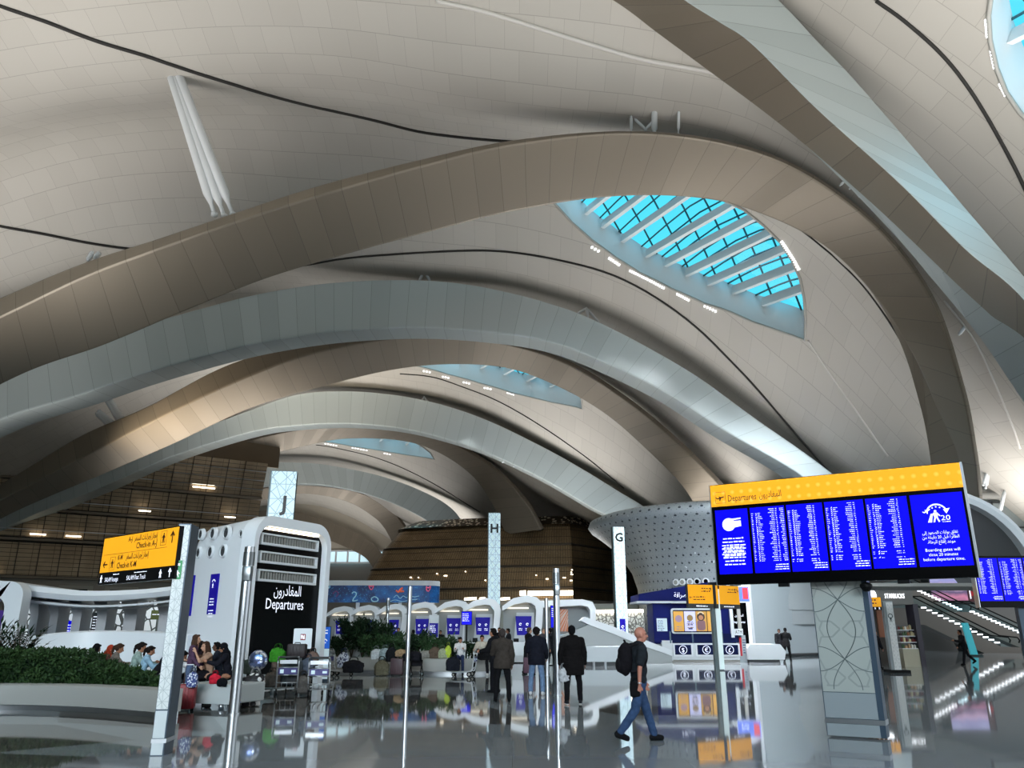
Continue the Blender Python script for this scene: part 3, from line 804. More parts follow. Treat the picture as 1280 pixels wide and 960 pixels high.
for px in (833, 847, 861, 872, 884):
    y = 60.2
    p = P(px, 727, 60) - Vector((cx, cy, 0)); a = math.atan2(p.y, p.x); q = Vector((math.cos(a) * 7.6, math.sin(a) * 7.6, p.z)); nn = Vector((math.cos(a), math.sin(a), 0))
    h = MB(); x, yv, _ = basis(nn); h.skin([h.ring(q, x, yv, .25, 16), h.ring(q + nn * .08, x, yv, .25, 16)]); fr_ = h.build('porthole', M_WHITE2, root)
    h = MB(); h.skin([h.ring(q + nn * .07, x, yv, .16, 16), h.ring(q + nn * .1, x, yv, .16, 16)]); h.build('glass', M_BLACK if px > 866 else M_GREY, fr_)

# --- pale curved wall right of the kiosk, with a low white plinth bench
root = thing('curved_wall', 'tall plain pale grey curved wall between the blue kiosk and the patterned column', 'wall', GX(980, 60))
mb = MB(); pts = [GX(945, 57), GX(975, 58.5), GX(1010, 60.5), GX(1050, 63), GX(1095, 66)]
sp_ = spline(pts, 24); rings = []
for p in sp_:
    rings.append([mb.bm.verts.new(p + Vector((0, d, z))) for d, z in ((0, 0), (-.1, 4), (-.5, 7), (-1.5, 9.5), (.3, 9.5), (.3, 0))])
mb.skin(rings); mb.build('panel', mat('pale_wall', (172, 180, 184), .45), root, world=True, auto=True)
mb = MB(); p = GX(944, 56.8); mb.tube([p, p + Vector((0, 0, 9))], .12, 8); mb.build('edge_trim', M_WHITE, root, world=True, smooth=True)
mb = MB(); mb.tube([q + Vector((0, -.12, .12)) for q in sp_], .1, 6); mb.build('skirting', M_DKGREY, root, world=True)

# --- undersea mural fascia
root = thing('mural_fascia', 'curved blue mural with undersea doodles above the check-in pods', 'mural', (-8, 60, 0))
mp = spline([GX(380, 72), GX(430, 72), GX(480, 72.05), GX(530, 72.2), GX(547, 73)], 20)
z0, z1, z2 = 4.15, 5.6, 6.02
def strip(z0, z1, d0, d1, name, m, parent=root):
    mb = MB(); uvl = mb.bm.loops.layers.uv.verify()
    rr = [[mb.bm.verts.new(p + Vector((0, d, z))) for d, z in ((d0, z0), (d1, z0), (d1, z1), (d0, z1))] for p in mp]
    mb.skin(rr); return mb.build(name, m, parent, world=True)
m = mat('mural_blue', (16, 62, 122), .5, emit=.25); t = NT(m)
n1 = t.noise(.8, 4, t.obj()); n2 = t.noise(9, 2, t.obj())
r_ = t.n('ShaderNodeValToRGB', {0: n1}); e = r_.color_ramp.elements; e[0].position = .38; e[0].color = C3(14, 38, 84); e[1].position = .62; e[1].color = C3(22, 92, 158)
c = t.mix(t.math('MULTIPLY', t.math('GREATER_THAN', n2, .66), .6), r_.outputs[0], C3(70, 168, 214)); t.base(c); t.link(c, t.b.inputs['Emission Color'])
strip(z0, z1, -.05, .4, 'mural_panel', m); strip(z1, z2, -.25, .5, 'cornice', M_WHITE2)
def doodle(name, pix, r, m, Y=71.85, closed=False):
    pts = [P(x, y, Y) for x, y in pix]
    if closed: pts.append(pts[0])
    mb = MB(); mb.tube(spline(pts, len(pts) * 5), r, 5); mb.build(name, m, root, world=True, smooth=True)
M_DW = mat('doodle_pale', (150, 196, 214), .6, emit=.25); M_DP = mat('doodle_pink', (220, 96, 128), .6, emit=.25); M_DO = mat('doodle_orange', (232, 112, 84), .6, emit=.25)
doodle('doodle', [(440, 742), (442, 740), (445, 741), (445, 744), (442, 748), (441, 751), (444, 751), (447, 750)], .05, M_DW)
doodle('doodle', [(464, 748), (468, 746), (472, 748), (472, 751), (468, 752), (465, 751)], .05, M_DW, closed=True)
doodle('doodle', [(461, 731), (464, 733), (467, 731), (466, 735), (464, 737), (462, 735)], .05, M_DP, closed=True)
doodle('doodle', [(533, 733), (535, 735), (538, 733), (537, 737), (535, 739), (533, 737)], .05, M_DP, closed=True)
doodle('doodle', [(495, 738), (498, 740), (500, 737), (503, 735), (500, 739), (505, 739)], .08, M_DO)
doodle('doodle', [(492, 747), (496, 744), (500, 748), (504, 745), (508, 747), (512, 745), (518, 746), (524, 745)], .03, M_DW)
doodle('doodle', [(487, 752), (494, 750), (503, 752), (512, 750), (522, 749)], .03, M_DW)
doodle('doodle', [(407, 733), (411, 735), (412, 732), (409, 730)], .05, M_DW)
doodle('doodle', [(416, 742), (420, 739), (423, 742), (420, 746)], .04, mat('doodle_plum', (120, 60, 110), .6, emit=.2))
for p in mp[1::5]:
    mb = MB(); mb.box(p + Vector((0, .3, z0 / 2)), (.3, .3, z0)); mb.build('post', M_WHITE2, root, world=True)
# pale fascia wall right of the mural and behind the pods
mb = MB(); a, b = GX(552, 75), GX(800, 70); f = FR(a, b - a); f.box(mb, 0, 0, (b - a).length, 4.0, -.3, 0)
uvbox(mb, f); o = mb.build('counter_back_wall', mat('olive_grey', (128, 130, 122), .6)); tag(o, 'long low grey-green partition running behind the row of check-in pods', 'partition')
# ================= signs, boards, pylons, posts =================
def lines_block(f, mb, u0, v0, w, lh, n, frac, d, seed, align='C', var=.25):
    """rows of tiny unreadable writing, drawn as short strokes"""
    r = random.Random(seed)
    for k in range(n):
        ww = w * frac * r.uniform(1 - var, 1); s = u0 + (w - ww) / 2 if align == 'C' else u0 if align == 'L' else u0 + w - ww
        e = s + ww; y = v0 - k * lh
        while s < e:
            q = r.uniform(.5, 1.7) * lh
            h = lh * r.uniform(.26, .42)
            f.poly(mb, [(s, y), (min(s + q, e), y), (min(s + q, e), y + h), (s, y + h)], d, d + .002)
            s += q + lh * .28
def icon_person(f, mb, u, v, h, d):
    for p in ([(-.08, .82), (.08, .82), (.1, .94), (0, 1), (-.1, .94)], [(-.16, .78), (.16, .78), (.13, .4), (-.13, .4)], [(-.12, .42), (0, .42), (-.12, 0), (-.24, 0)], [(0, .42), (.12, .42), (.26, .02), (.14, 0)], [(.14, .76), (.34, .52), (.28, .47), (.1, .64)], [(-.14, .76), (-.34, .55), (-.29, .49), (-.1, .64)]):
        f.poly(mb, [(u + a * h, v + b * h) for a, b in p], d, d + .003)
def icon_plane(f, mb, u, v, s, d, ang=18):
    c, n = math.cos(R(ang)), math.sin(R(ang))
    def q(p): return [(u + (a * c - b * n) * s, v + (a * n + b * c) * s) for a, b in p]
    for p in ([(-.5, .02), (-.42, -.07), (.4, -.07), (.52, 0), (.4, .07), (-.42, .07)], [(-.12, .02), (.14, .02), (-.12, -.34), (-.24, -.34)], [(-.05, .05), (.12, .05), (-.1, .25), (-.2, .25)], [(-.5, .02), (-.38, .02), (-.48, .24), (-.56, .24)]):
        f.poly(mb, q(p), d, d + .003)
def arrow(f, mb, u, v, s, d, ang=90):
    c, n = math.cos(R(ang)), math.sin(R(ang))
    def q(p): return [(u + (a * c - b * n) * s, v + (a * n + b * c) * s) for a, b in p]
    f.poly(mb, q([(-.5, -.07), (.35, -.07), (.35, .07), (-.5, .07)]), d, d + .003)
    f.poly(mb, q([(.5, 0), (.12, .36), (.02, .26), (.28, 0)]), d, d + .003); f.poly(mb, q([(.5, 0), (.28, 0), (.02, -.26), (.12, -.36)]), d, d + .003)
def arc_pts(cx, cy, r, a0, a1, w, n=14):
    o = [(cx + (r + w / 2) * math.cos(R(a0 + (a1 - a0) * k / n)), cy + (r + w / 2) * math.sin(R(a0 + (a1 - a0) * k / n))) for k in range(n + 1)]
    i = [(cx + (r - w / 2) * math.cos(R(a0 + (a1 - a0) * k / n)), cy + (r - w / 2) * math.sin(R(a0 + (a1 - a0) * k / n))) for k in range(n + 1)]
    return o, i
def arc(f, mb, cx, cy, r, a0, a1, w, d, n=14):
    o, i = arc_pts(cx, cy, r, a0, a1, w, n)
    for k in range(n): f.poly(mb, [o[k], o[k + 1], i[k + 1], i[k]], d, d + .003)
def stroke(f, mb, pts, w, d):
    for (x0, y0), (x1, y1) in zip(pts, pts[1:]):
        L = math.hypot(x1 - x0, y1 - y0) or 1; nx_, ny_ = -(y1 - y0) / L * w / 2, (x1 - x0) / L * w / 2
        f.poly(mb, [(x0 + nx_, y0 + ny_), (x1 + nx_, y1 + ny_), (x1 - nx_, y1 - ny_), (x0 - nx_, y0 - ny_)], d, d + .002)
def geo_pattern(name, col, line, emit=0, sc=1.0):
    """interlaced star tracery used on the lit sign faces, by UV metres"""
    if name in MATS: return MATS[name]
    m = mat(name, col, .4, 0); t = NT(m); u, v = t.uv()
    ac = None
    for (a, b, p) in ((1, 0, .5), (0, 1, .5), (.707, .707, .3535), (.707, -.707, .3535), (.924, .383, .65), (.924, -.383, .65)):
        w = t.math('ADD', t.math('MULTIPLY', u, a), t.math('MULTIPLY', v, b))
        l = t.line(t.math('ADD', w, 50.0), p * sc, .022 * sc); ac = l if ac is None else t.math('MAXIMUM', ac, l)
    c = t.mix(t.math('MULTIPLY', ac, .75), C3(*col), C3(*line)); t.base(c)
    if emit: t.link(c, t.b.inputs['Emission Color']); t.b.inputs['Emission Strength'].default_value = emit
    return m
M_PAT = geo_pattern('lit_tracery', (196, 220, 228), (104, 132, 140), .42)
M_PATD = geo_pattern('dim_tracery', (204, 209, 209), (150, 160, 162), .15, .32)
M_SLATE = mat('slate_blue', (60, 76, 92), .35, .2)
M_TEAL = mat('teal_edge', (52, 74, 76), .4)
M_HEAD = mat('header_yellow', (240, 166, 30), .45, emit=.58, spec=.2); t = NT(M_HEAD); u, v = t.uv()
fu = t.math('SUBTRACT', t.math('FRACT', t.math('DIVIDE', u, .172)), .5); fv = t.math('SUBTRACT', t.math('FRACT', t.math('DIVIDE', t.math('SUBTRACT', v, .03), .175)), .5)
rr_ = t.math('ADD', t.math('MULTIPLY', fu, fu), t.math('MULTIPLY', fv, fv)); c = t.mix(t.n('ShaderNodeMapRange', {0: rr_, 1: .0, 2: .07, 3: .5, 4: 0.0}).outputs[0], C3(238, 162, 28), C3(252, 200, 90)); t.base(c); t.link(c, t.b.inputs['Emission Color'])
M_QR = mat('pale_square', (206, 210, 226), .5, emit=.6)

# ---------- big departures board on its patterned column
def board(name, label, o, x, W, header, screens, group=None, H=1.86):
    f = FR(o, x); root = thing(name, label, 'departures board', f.p(W / 2, 0, 0), 0, group)
    th = .16
    mb = MB(); f.box(mb, 0, 0, W, H if header else H * .775, -th, 0); mb.build('casing', M_BLACK, root, world=True)
    for q0, q1 in ((W, W + .035), (-.02, 0)):
        mb = MB(); f.box(mb, q0, 0, q1, H if header else H * .775, -th - .1, 0); mb.build('side_trim', M_CHROME, root, world=True)
    if header:
        h0 = H * .775
        mb = MB(); f.box(mb, .0, h0, W - .0, H - .01, 0, .012); uvbox(mb, f); hp = mb.build('header_panel', M_HEAD, root, world=True)
        mb = MB(); icon_plane(f, mb, .185, h0 + .16, .15, .013, 14); stroke(f, mb, [(.09, h0 + .06), (.28, h0 + .06), (.28, h0 + .27), (.09, h0 + .27), (.09, h0 + .06)], .006, .013); mb.build('pictogram', M_INK, hp, world=True)
        f.text('Departures', .32, h0 + .08, .125, M_INK, hp, width=.53, off=.014)
        f.text('المغادرون', .91, h0 + .1, .12, M_INK, hp, width=.4, off=.014, arabic=True)
    sh0, sh1 = .19, H * .775 - .07
    for k, (u0, u1, typ) in enumerate(screens):
        mb = MB(); f.box(mb, u0, sh0, u1, sh1, 0, .008); s = mb.build('screen', M_BLUE, root, world=True)
        mb = MB(); w = u1 - u0; hh = sh1 - sh0; d = .009
        if typ == 'list':
            r = random.Random(k * 5 + 1); n = 30; lh = hh * .84 / n
            for j in range(n):
                y = sh1 - .05 - j * lh
                if j > 24 and r.random() < .3: continue
                for (a, b, fr_) in ((.03, .1, .9), (.15, .2, .85), (.22, .36, .8), (.52, .7, .9), (.73, .78, .6)) + (((.84, .97, .9),) if k == 1 else ()):
                    if j < 2 and a < .5: continue
                    ww = w * (b - a) * r.uniform(.4, 1); s0 = u0 + w * a if a < .5 else u0 + w * b - ww
                    h = lh * r.uniform(.2, .36)
                    if .14 < a < .2 and r.random() < .75:
                        f.poly(mb, [(s0, y), (s0 + .018, y), (s0 + .03, y + lh * .8), (s0 + .016, y + lh * .5)], d, d + .002); continue
                    q = s0
                    while q < s0 + ww:
                        e = min(q + r.uniform(.012, .035), s0 + ww); f.poly(mb, [(q, y), (e, y), (e, y + h), (q, y + h)], d, d + .002); q = e + .008
            lines_block(f, mb, u0 + w * .45, sh0 + .13, w * .52, .04, 3, .8, d, k + 40, 'R')
        elif typ == 'pay':
            # hand holding a card
            arc(f, mb, u0 + w * .4, sh1 - .28, .06, 0, 360, .12, d, 22)
            mb.build('lettering', M_TXT, s, world=True); mb = MB()
            f.poly(mb, [(u0 + w * .46, sh1 - .35), (u0 + w * .78, sh1 - .32), (u0 + w * .78, sh1 - .22), (u0 + w * .46, sh1 - .22)], d + .003, d + .005)
            f.poly(mb, [(u0 + w * .4, sh1 - .21), (u0 + w * .78, sh1 - .19), (u0 + w * .78, sh1 - .165), (u0 + w * .4, sh1 - .18)], d + .003, d + .005)
            lines_block(f, mb, u0 + .06, sh1 - .55, w - .12, .062, 6, .95, d, 3); lines_block(f, mb, u0 + .06, sh0 + .47, w - .12, .062, 6, .95, d, 4)
        else:
            cx_ = (u0 + u1) / 2 - .02
            arc(f, mb, cx_, sh1 - .33, .15, 25, 155, .022, d, 16)
            f.poly(mb, [(cx_ + .1, sh1 - .27), (cx_ + .2, sh1 - .25), (cx_ + .14, sh1 - .34)], d, d + .002)
            icon_plane(f, mb, cx_ - .14, sh1 - .28, .12, d, 30); icon_person(f, mb, cx_ - .02, sh1 - .47, .2, d)
            f.poly(mb, [(cx_ - .15, sh1 - .47), (cx_ - .09, sh1 - .47), (cx_ - .06, sh1 - .33), (cx_ - .09, sh1 - .33)], d, d + .002)
            lines_block(f, mb, cx_ + .05, sh1 - .475, .15, .03, 1, 1, d, 4)
            for j in (60, 90, 120): arc(f, mb, cx_ + .11 * math.cos(R(j)), sh1 - .33 + .11 * math.sin(R(j)), .006, 0, 360, .012, d, 6)
        nm = mb.build('lettering', M_TXT, s, world=True)
        if typ == 'gate':
            f.text('20', cx_ + .045, sh1 - .445, .085, M_TXT, s, width=.135, off=.0095)
            for j, b in enumerate(('تغلق بوابات الصعود إلى', 'الطائرة قبل 20 دقيقة من', 'موعد إقلاع الرحلة.')): f.text(b, cx_, sh1 - .66 - j * .075, .05, M_TXT, s, align='C', off=.0095, arabic=True, width=(.52, .54, .4)[j])
            for j, b in enumerate(('Boarding gates will', 'close 20 minutes', 'before departure time.')): f.text(b, cx_, sh1 - .94 - j * .075, .05, M_TXT, s, align='C', off=.0095, width=(.5, .42, .6)[j])
    return root, f
oL = P(897, 731, 15.0); oR = P(1224, 722, 12.8); oR.z = oL.z = 2.52
xd = oR - oL; Wb = xd.length
g = Wb / 4.3
scr = [(.06 * g, .68 * g, 'pay'), (.73 * g, 1.36 * g, 'list'), (1.40 * g, 2.03 * g, 'list'), (2.07 * g, 2.72 * g, 'list'), (2.76 * g, 3.42 * g, 'list'), (3.47 * g, 4.26 * g, 'gate')]
BRD, FB = board('departures_board', 'big departures board with yellow header and six blue screens on the patterned column', oL, xd, Wb, True, scr)
mb = MB()
for u in (.28, .74): FB.box(mb, Wb * u - .09, -.06, Wb * u + .09, .02, -.12, -.02)
mb.lathe([(.04, -.02), (.1, -.06), (.1, -.1), (.05, -.17), (.0, -.18)], FB.p(Wb * .6, 0, -.08), 12)
mb.build('sensor', M_BLACKM, BRD, world=True)
# column
cb = P(1037, 921, 14.35); cb.z = 0; ce = P(1111, 922, 14.0); ce.z = 0
f = FR(cb + Vector((0, .1, 0)), xd); Wc = .93; Dc = .34
root = thing('sign_column', 'grey column with interlaced arc tracery carrying the big departures board', 'column', f.p(Wc / 2, 0, -Dc / 2))
mb = MB(); f.box(mb, 0, .03, Wc, 2.7, -Dc, 0); mb.build('core', M_SLATE, root, world=True)
mb = MB(); f.box(mb, .015, .72, Wc - .09, 2.68, 0, .012); pn = mb.build('patterned_panel', mat('panel_stone', (158, 164, 160), .35, emit=.05), root, world=True)
mb = MB(); f.box(mb, .015, .31, Wc - .09, .71, 0, .012); mb.build('plain_panel', mat('panel_grey', (140, 148, 152), .4), root, world=True)
mb = MB(); f.box(mb, .015, .03, Wc - .09, .22, 0, .012); mb.build('foot_panel', mat('panel_grey', (140, 148, 152), .4), root, world=True)
mb = MB(); f.box(mb, -.01, .225, Wc + .01, .3, -Dc - .01, .016); mb.build('steel_band', M_CHROME, root, world=True)
mb = MB(); um = (Wc - .075) / 2; d = .0125
for vc in (.3, 1.2 + .06, 2.2 + .02):
    pass
for vm in (.98 + .27, 2.23):              # where the arcs cross
    for s in (-1, 1):
        o = [(um + s * .23 * math.sin(math.pi * (k / 16)) , vm + .98 * (k / 16)) for k in range(17)]
        o = [p for p in o if p[1] < 2.68]; stroke(f, mb, o, .014, d)
        o = [(um + s * .23 * math.sin(math.pi * (k / 16)), vm - .98 * (k / 16)) for k in range(17)]
        o = [p for p in o if p[1] > .72]; stroke(f, mb, o, .014, d)
        for q in (-1, 1):
            o = [(um + s * (um * .98 * k / 12), vm + q * .2 * (math.sin(math.pi / 2 * k / 12))) for k in range(13)]; stroke(f, mb, o, .014, d)
mb.build('tracery', mat('tracery_line', (92, 102, 102), .5), pn, world=True)
mb = MB()
for vm in (1.74, 2.55, .95):
    for s in (-1, 1):
        for q in ([(um + s * .02, vm), (um + s * .16, vm + .13), (um + s * .34, vm + .13), (um + s * .41, vm + .3)], [(um + s * .02, vm), (um + s * .16, vm - .13), (um + s * .34, vm - .13), (um + s * .41, vm - .3)], [(um + s * .3, vm - .13), (um + s * .36, vm), (um + s * .3, vm + .13)]):
            q = [p for p in q if .73 < p[1] < 2.67]
            if len(q) > 1: stroke(f, mb, q, .03, .0122)
mb.build('faint_tracery', mat('tracery_faint', (146, 152, 149), .5), pn, world=True)

# second board further along, screens only
o2 = P(1226, 759, 25); o2.z = 2.4
scr2 = [(.03, .72, 'list'), (.76, 1.46, 'list'), (1.5, 2.2, 'list'), (2.24, 2.95, 'list')]
b2, f2 = board('departures_board', 'farther departures screens without a yellow header, cut by the right edge', o2, Vector((1, -.06, 0)), 3.0, False, scr2, H=2.0)
mb = MB(); f2.box(mb, 1.2, -2.4, 1.9, .3, -.4, -.2); mb.build('support_column', M_SLATE, b2, world=True)

# ---------- wayfinding blade on the left
YL = 12.3
pb = P(194, 945, YL); pb.z = 0
xd = Vector((.83, .56, 0)).normalized()
f = FR(pb, (.93, -.36, 0))
root = thing('wayfinding_sign', 'yellow check-in sign with a black strip on a slanting pale post, left foreground', 'sign', pb)
# post: pale tracery on the face, slate return on the right
fp = FR(P(187, 946, YL).xy.to_3d(), (1, .12, 0))
wp, dp = .175, .46
ht = 3.3
mb = MB(); fp.box(mb, 0, .0, wp + .012, ht, -dp, 0); post = mb.build('post', M_SLATE, root, world=True)
mb = MB(); fp.box(mb, .006, .62, wp - .006, ht - .02, 0, .006); uvbox(mb, fp); pf = mb.build('tracery_face', M_PATD, post, world=True)
for v0, v1 in ((.22, .6), (.0, .17)):
    mb = MB(); fp.box(mb, .006, v0 + .012, wp - .006, v1, 0, .006); mb.build('base_plate', mat('base_white', (206, 212, 214), .35), post, world=True)
mb = MB(); fp.box(mb, -.006, .17, wp + .03, .225, -dp - .006, .01); mb.build('steel_band', M_CHROME, post, world=True)
# emergency exit sign on the post
mb = MB(); fp.box(mb, .02, 2.46, .125, 2.74, .006, .02); ex = mb.build('exit_sign', mat('exit_green', (16, 120, 62), .4, emit=.5), post, world=True)
mb = MB(); icon_person(fp, mb, .072, 2.49, .1, .021); arrow(fp, mb, .072, 2.67, .07, .021, 45); mb.build('pictogram', M_TXT, ex, world=True)
# sign leaf
aR = P(217, 722, 12.25); aL = P(122, 732.5, 13.95)
zb = (aL.z + aR.z) / 2; aR.z = aL.z = zb
fs = FR(aL, aR - aL); Ws = (aR - aL).length; Hs = P(221, 657, 12.25).z - zb
mb = MB(); fs.box(mb, 0, 0, Ws, Hs, -.1, 0); case = mb.build('casing', M_BLACK, root, world=True)
mb = MB(); fs.box(mb, .012, .2, Ws - .012, Hs - .015, 0, .006); yp = mb.build('yellow_panel', M_YEL, root, world=True)
mb = MB(); k = Ws / 2.05
d = .008
hm_ = .2 + (Hs - .2) * .49; stroke(fs, mb, [(.1, hm_), (Ws * .88, hm_)], .005, d)
arrow(fs, mb, Ws - .14 * k, hm_ + .15, .19, d, 90); arrow(fs, mb, .15 * k, .33, .17, d, 180)
icon_person(fs, mb, Ws - .36 * k, hm_ + .07, .16, d); icon_person(fs, mb, .36 * k, .26, .15, d)
for u, v in ((Ws - .36 * k, hm_ + .15), (.36 * k, .335)): stroke(fs, mb, [(u - .09, v - .11), (u + .09, v - .11), (u + .09, v + .11), (u - .09, v + .11), (u - .09, v - .11)], .005, d)
mb.build('pictogram', M_INK, yp, world=True)
fs.text('انتقل إلى بوابات السفر J-A'.split(' J')[0].replace('انتقل إلى بوابات السفر', 'إنجاز إجراءات السفر'), Ws - .52 * k, hm_ + .175, .09, M_INK, yp, bold=.018, align='R', width=.8, off=.008, arabic=True)
fs.text('A-J', Ws - .52 * k - .87, hm_ + .175, .085, M_INK, yp, bold=.018, align='R', width=.15, off=.008)
fs.text('Check-in A-J', Ws - .52 * k, hm_ + .045, .1, M_INK, yp, bold=.018, align='R', width=.7, off=.008)
fs.text('K-M', .5 * k, .385, .085, M_INK, yp, bold=.018, width=.17, off=.008)
fs.text('إنجاز إجراءات السفر', .74 * k, .385, .09, M_INK, yp, bold=.018, width=.8, off=.008, arabic=True)
fs.text('Check-in K-M', .5 * k, .245, .1, M_INK, yp, bold=.018, width=.7, off=.008)
mb = MB(); fs.box(mb, .012, .01, Ws - .012, .19, 0, .005); bp = mb.build('black_strip', M_BLACKM, root, world=True)
fs.text('SALAM lounge', .2 * k, .04, .075, M_TXT, bp, width=.5, off=.006)
fs.text('SALAM Fast Track', .83 * k, .04, .075, M_TXT, bp, width=.66, off=.006)
mb = MB(); icon_person(fs, mb, .09 * k, .03, .13, .006); icon_person(fs, mb, Ws - .33 * k, .03, .13, .006); arrow(fs, mb, Ws - .1 * k, .1, .14, .006, 90)
lines_block(fs, mb, .4 * k, .145, .3, .035, 1, .8, .006, 5); lines_block(fs, mb, 1.0 * k, .145, .5, .035, 1, .9, .006, 6); mb.build('pictogram', M_TXT, bp, world=True)

# ---------- check-in pylons J, H, G
def pylon(letter, label, px, Y, w, z0, z1, yaw, lz, screen=None, depth=.5, m=None):
    c = GX(px, Y); f = FR(c - Vector((w / 2, 0, 0)), (math.cos(yaw), math.sin(yaw), 0))
    root = thing('pylon', label, 'sign', (c.x, c.y, z0), 0, 'check-in row pylons')
    mb = MB(); f.box(mb, -.05, z0, w, z1, -depth, -.03); mb.build('core', M_TEAL, root, world=True)
    mb = MB(); f.box(mb, 0, z0 + .02, w, z1 - .02, -.03, 0); uvbox(mb, f); fc = mb.build('lit_face', m or M_PAT, root, world=True)
    f.text(letter, w / 2, lz, .75 * w if letter != 'J' else .62, M_BLACK, fc, align='C', off=.006, bold=.03)
    if screen:
        mb = MB(); f.box(mb, w * .26, screen[0], w * .76, screen[1], 0, .03); s = mb.build('screen', M_NAVY, root, world=True)
        mb = MB(); um, vm = w * .51, (screen[0] + screen[1]) / 2; arc(f, mb, um, vm, w * .1, 0, 300, w * .05, .031, 10); lines_block(f, mb, w * .3, vm - w * .25, w * .42, .07, 2, .8, .031, 2); mb.build('lettering', M_TXT, s, world=True)
    return root
pylon('H', 'tall glowing pylon with the letter H between the check-in pods', 617, 58, .86, 0, 10.05, 0, 8.6, (1.9, 3.05))
pylon('G', 'tall glowing pylon with the letter G before the silver bowl', 780, 55, .77, 0, 8.65, .12, 7.65, (1.5, 2.5))

# ---------- double-leaf yellow sign on a slim post before the kiosk
c = GX(900, 38); c2 = P(894, 737, 38)
root = thing('wayfinding_sign', 'double-winged yellow sign on a slim lit post before the blue kiosk', 'sign', c)
f = FR(c - Vector((.16, 0, 0)), (1, 0, 0))
mb = MB(); f.box(mb, 0, 0, .36, 3.75, -.4, -.04); mb.build('post', M_TEAL, root, world=True)
mb = MB(); f.box(mb, .16, .05, .38, 3.6, -.04, .02); uvbox(mb, f); mb.build('lit_face', mat('lit_strip', (206, 222, 222), .4, emit=.35), root, world=True)
mb = MB(); f.box(mb, -.02, 3.6, .4, 3.9, -.45, .03); mb.build('post_cap', M_BLACKM, root, world=True)
for k, (pa, pb_, Ya, Yb) in enumerate((((861, 755), (892, 756.5), 37.2, 37.7), ((896, 757), (925, 759.5), 37.9, 38.9))):
    a, b = P(*pa, Ya), P(*pb_, Yb); a.z = b.z = 2.92
    g_ = FR(a, b - a); w = (b - a).length
    mb = MB(); g_.box(mb, -.05, -.2, w, .86, -.12, 0); lf = mb.build('leaf', M_DKGREY, root, world=True)
    mb = MB(); g_.box(mb, 0, .0, w, .84, 0, .01); yp = mb.build('yellow_panel', M_YEL, lf, world=True)
    mb = MB(); lines_block(g_, mb, .5, .66, w - .65, .13, 2, .8, .012, 7 + k, 'R'); lines_block(g_, mb, .25, .28, w - .5, .12, 2, .9 if k == 0 else .0, .012, 9 + k, 'L')
    arrow(g_, mb, .12 if k == 0 else w - .12, .27 if k == 0 else .62, .16, .012, 180 if k == 0 else 0); icon_person(g_, mb, w - .12 if k == 0 else w - .3, .58, .16, .012)
    mb.build('lettering', M_INK, yp, world=True)
    mb = MB(); lines_block(g_, mb, .2, -.13, w - .3, .12, 1, .7, .004, 17 + k); mb.build('lettering', M_TXT, lf, world=True)

# ---------- steel posts
def post(label, px, Y, top, r, collar=True, base_px=None):
    c = GX(px, Y); root = thing('steel_post', label, 'post', c, 0, 'tall steel posts')
    mb = MB(); mb.cyl((0, 0, 0), (0, 0, top), r, n=24); mb.build('shaft', M_CHROME, root, auto=True)
    mb = MB(); mb.cyl((0, 0, 0), (0, 0, .03), r * 1.25, n=24); mb.build('base_flange', M_CHROME, root, auto=True)
    if collar:
        z = top - .12
        mb = MB(); mb.box((r * .3, -r * .9, z - .48), (r * 1.6, r * 1.4, .32), bev=.02); mb.cyl((0, 0, z - .3), (0, 0, z), r * 1.12, n=24); mb.cyl((0, 0, z - .52), (0, 0, z - .34), r * 1.03, n=24); mb.build('device_collar', mat('collar_steel', (128, 132, 134), .3, .8), root, auto=True)
    return root
post('thick steel post standing before the white pod marked Departures', 292, 18.3, 3.55, .115)
post('steel post rising behind the man in the black coat', 697.5, 23.4, 3.45, .095)
post('slim steel post just left of the taller post by the man in black', 684, 33.5, 3.0, .075, False)
post('steel post rising out of the planter shrubs', 508.5, 33, 3.45, .09, False)
post('short steel post with a dark collar behind the planter shrubs', 481.5, 42, 3.35, .085)
# ================= pods, kiosk, seating, shop, escalators =================
M_DARKIN = mat('pod_inside', (98, 102, 104), .6)
M_REDP = mat('red_mark', (196, 30, 44), .5)
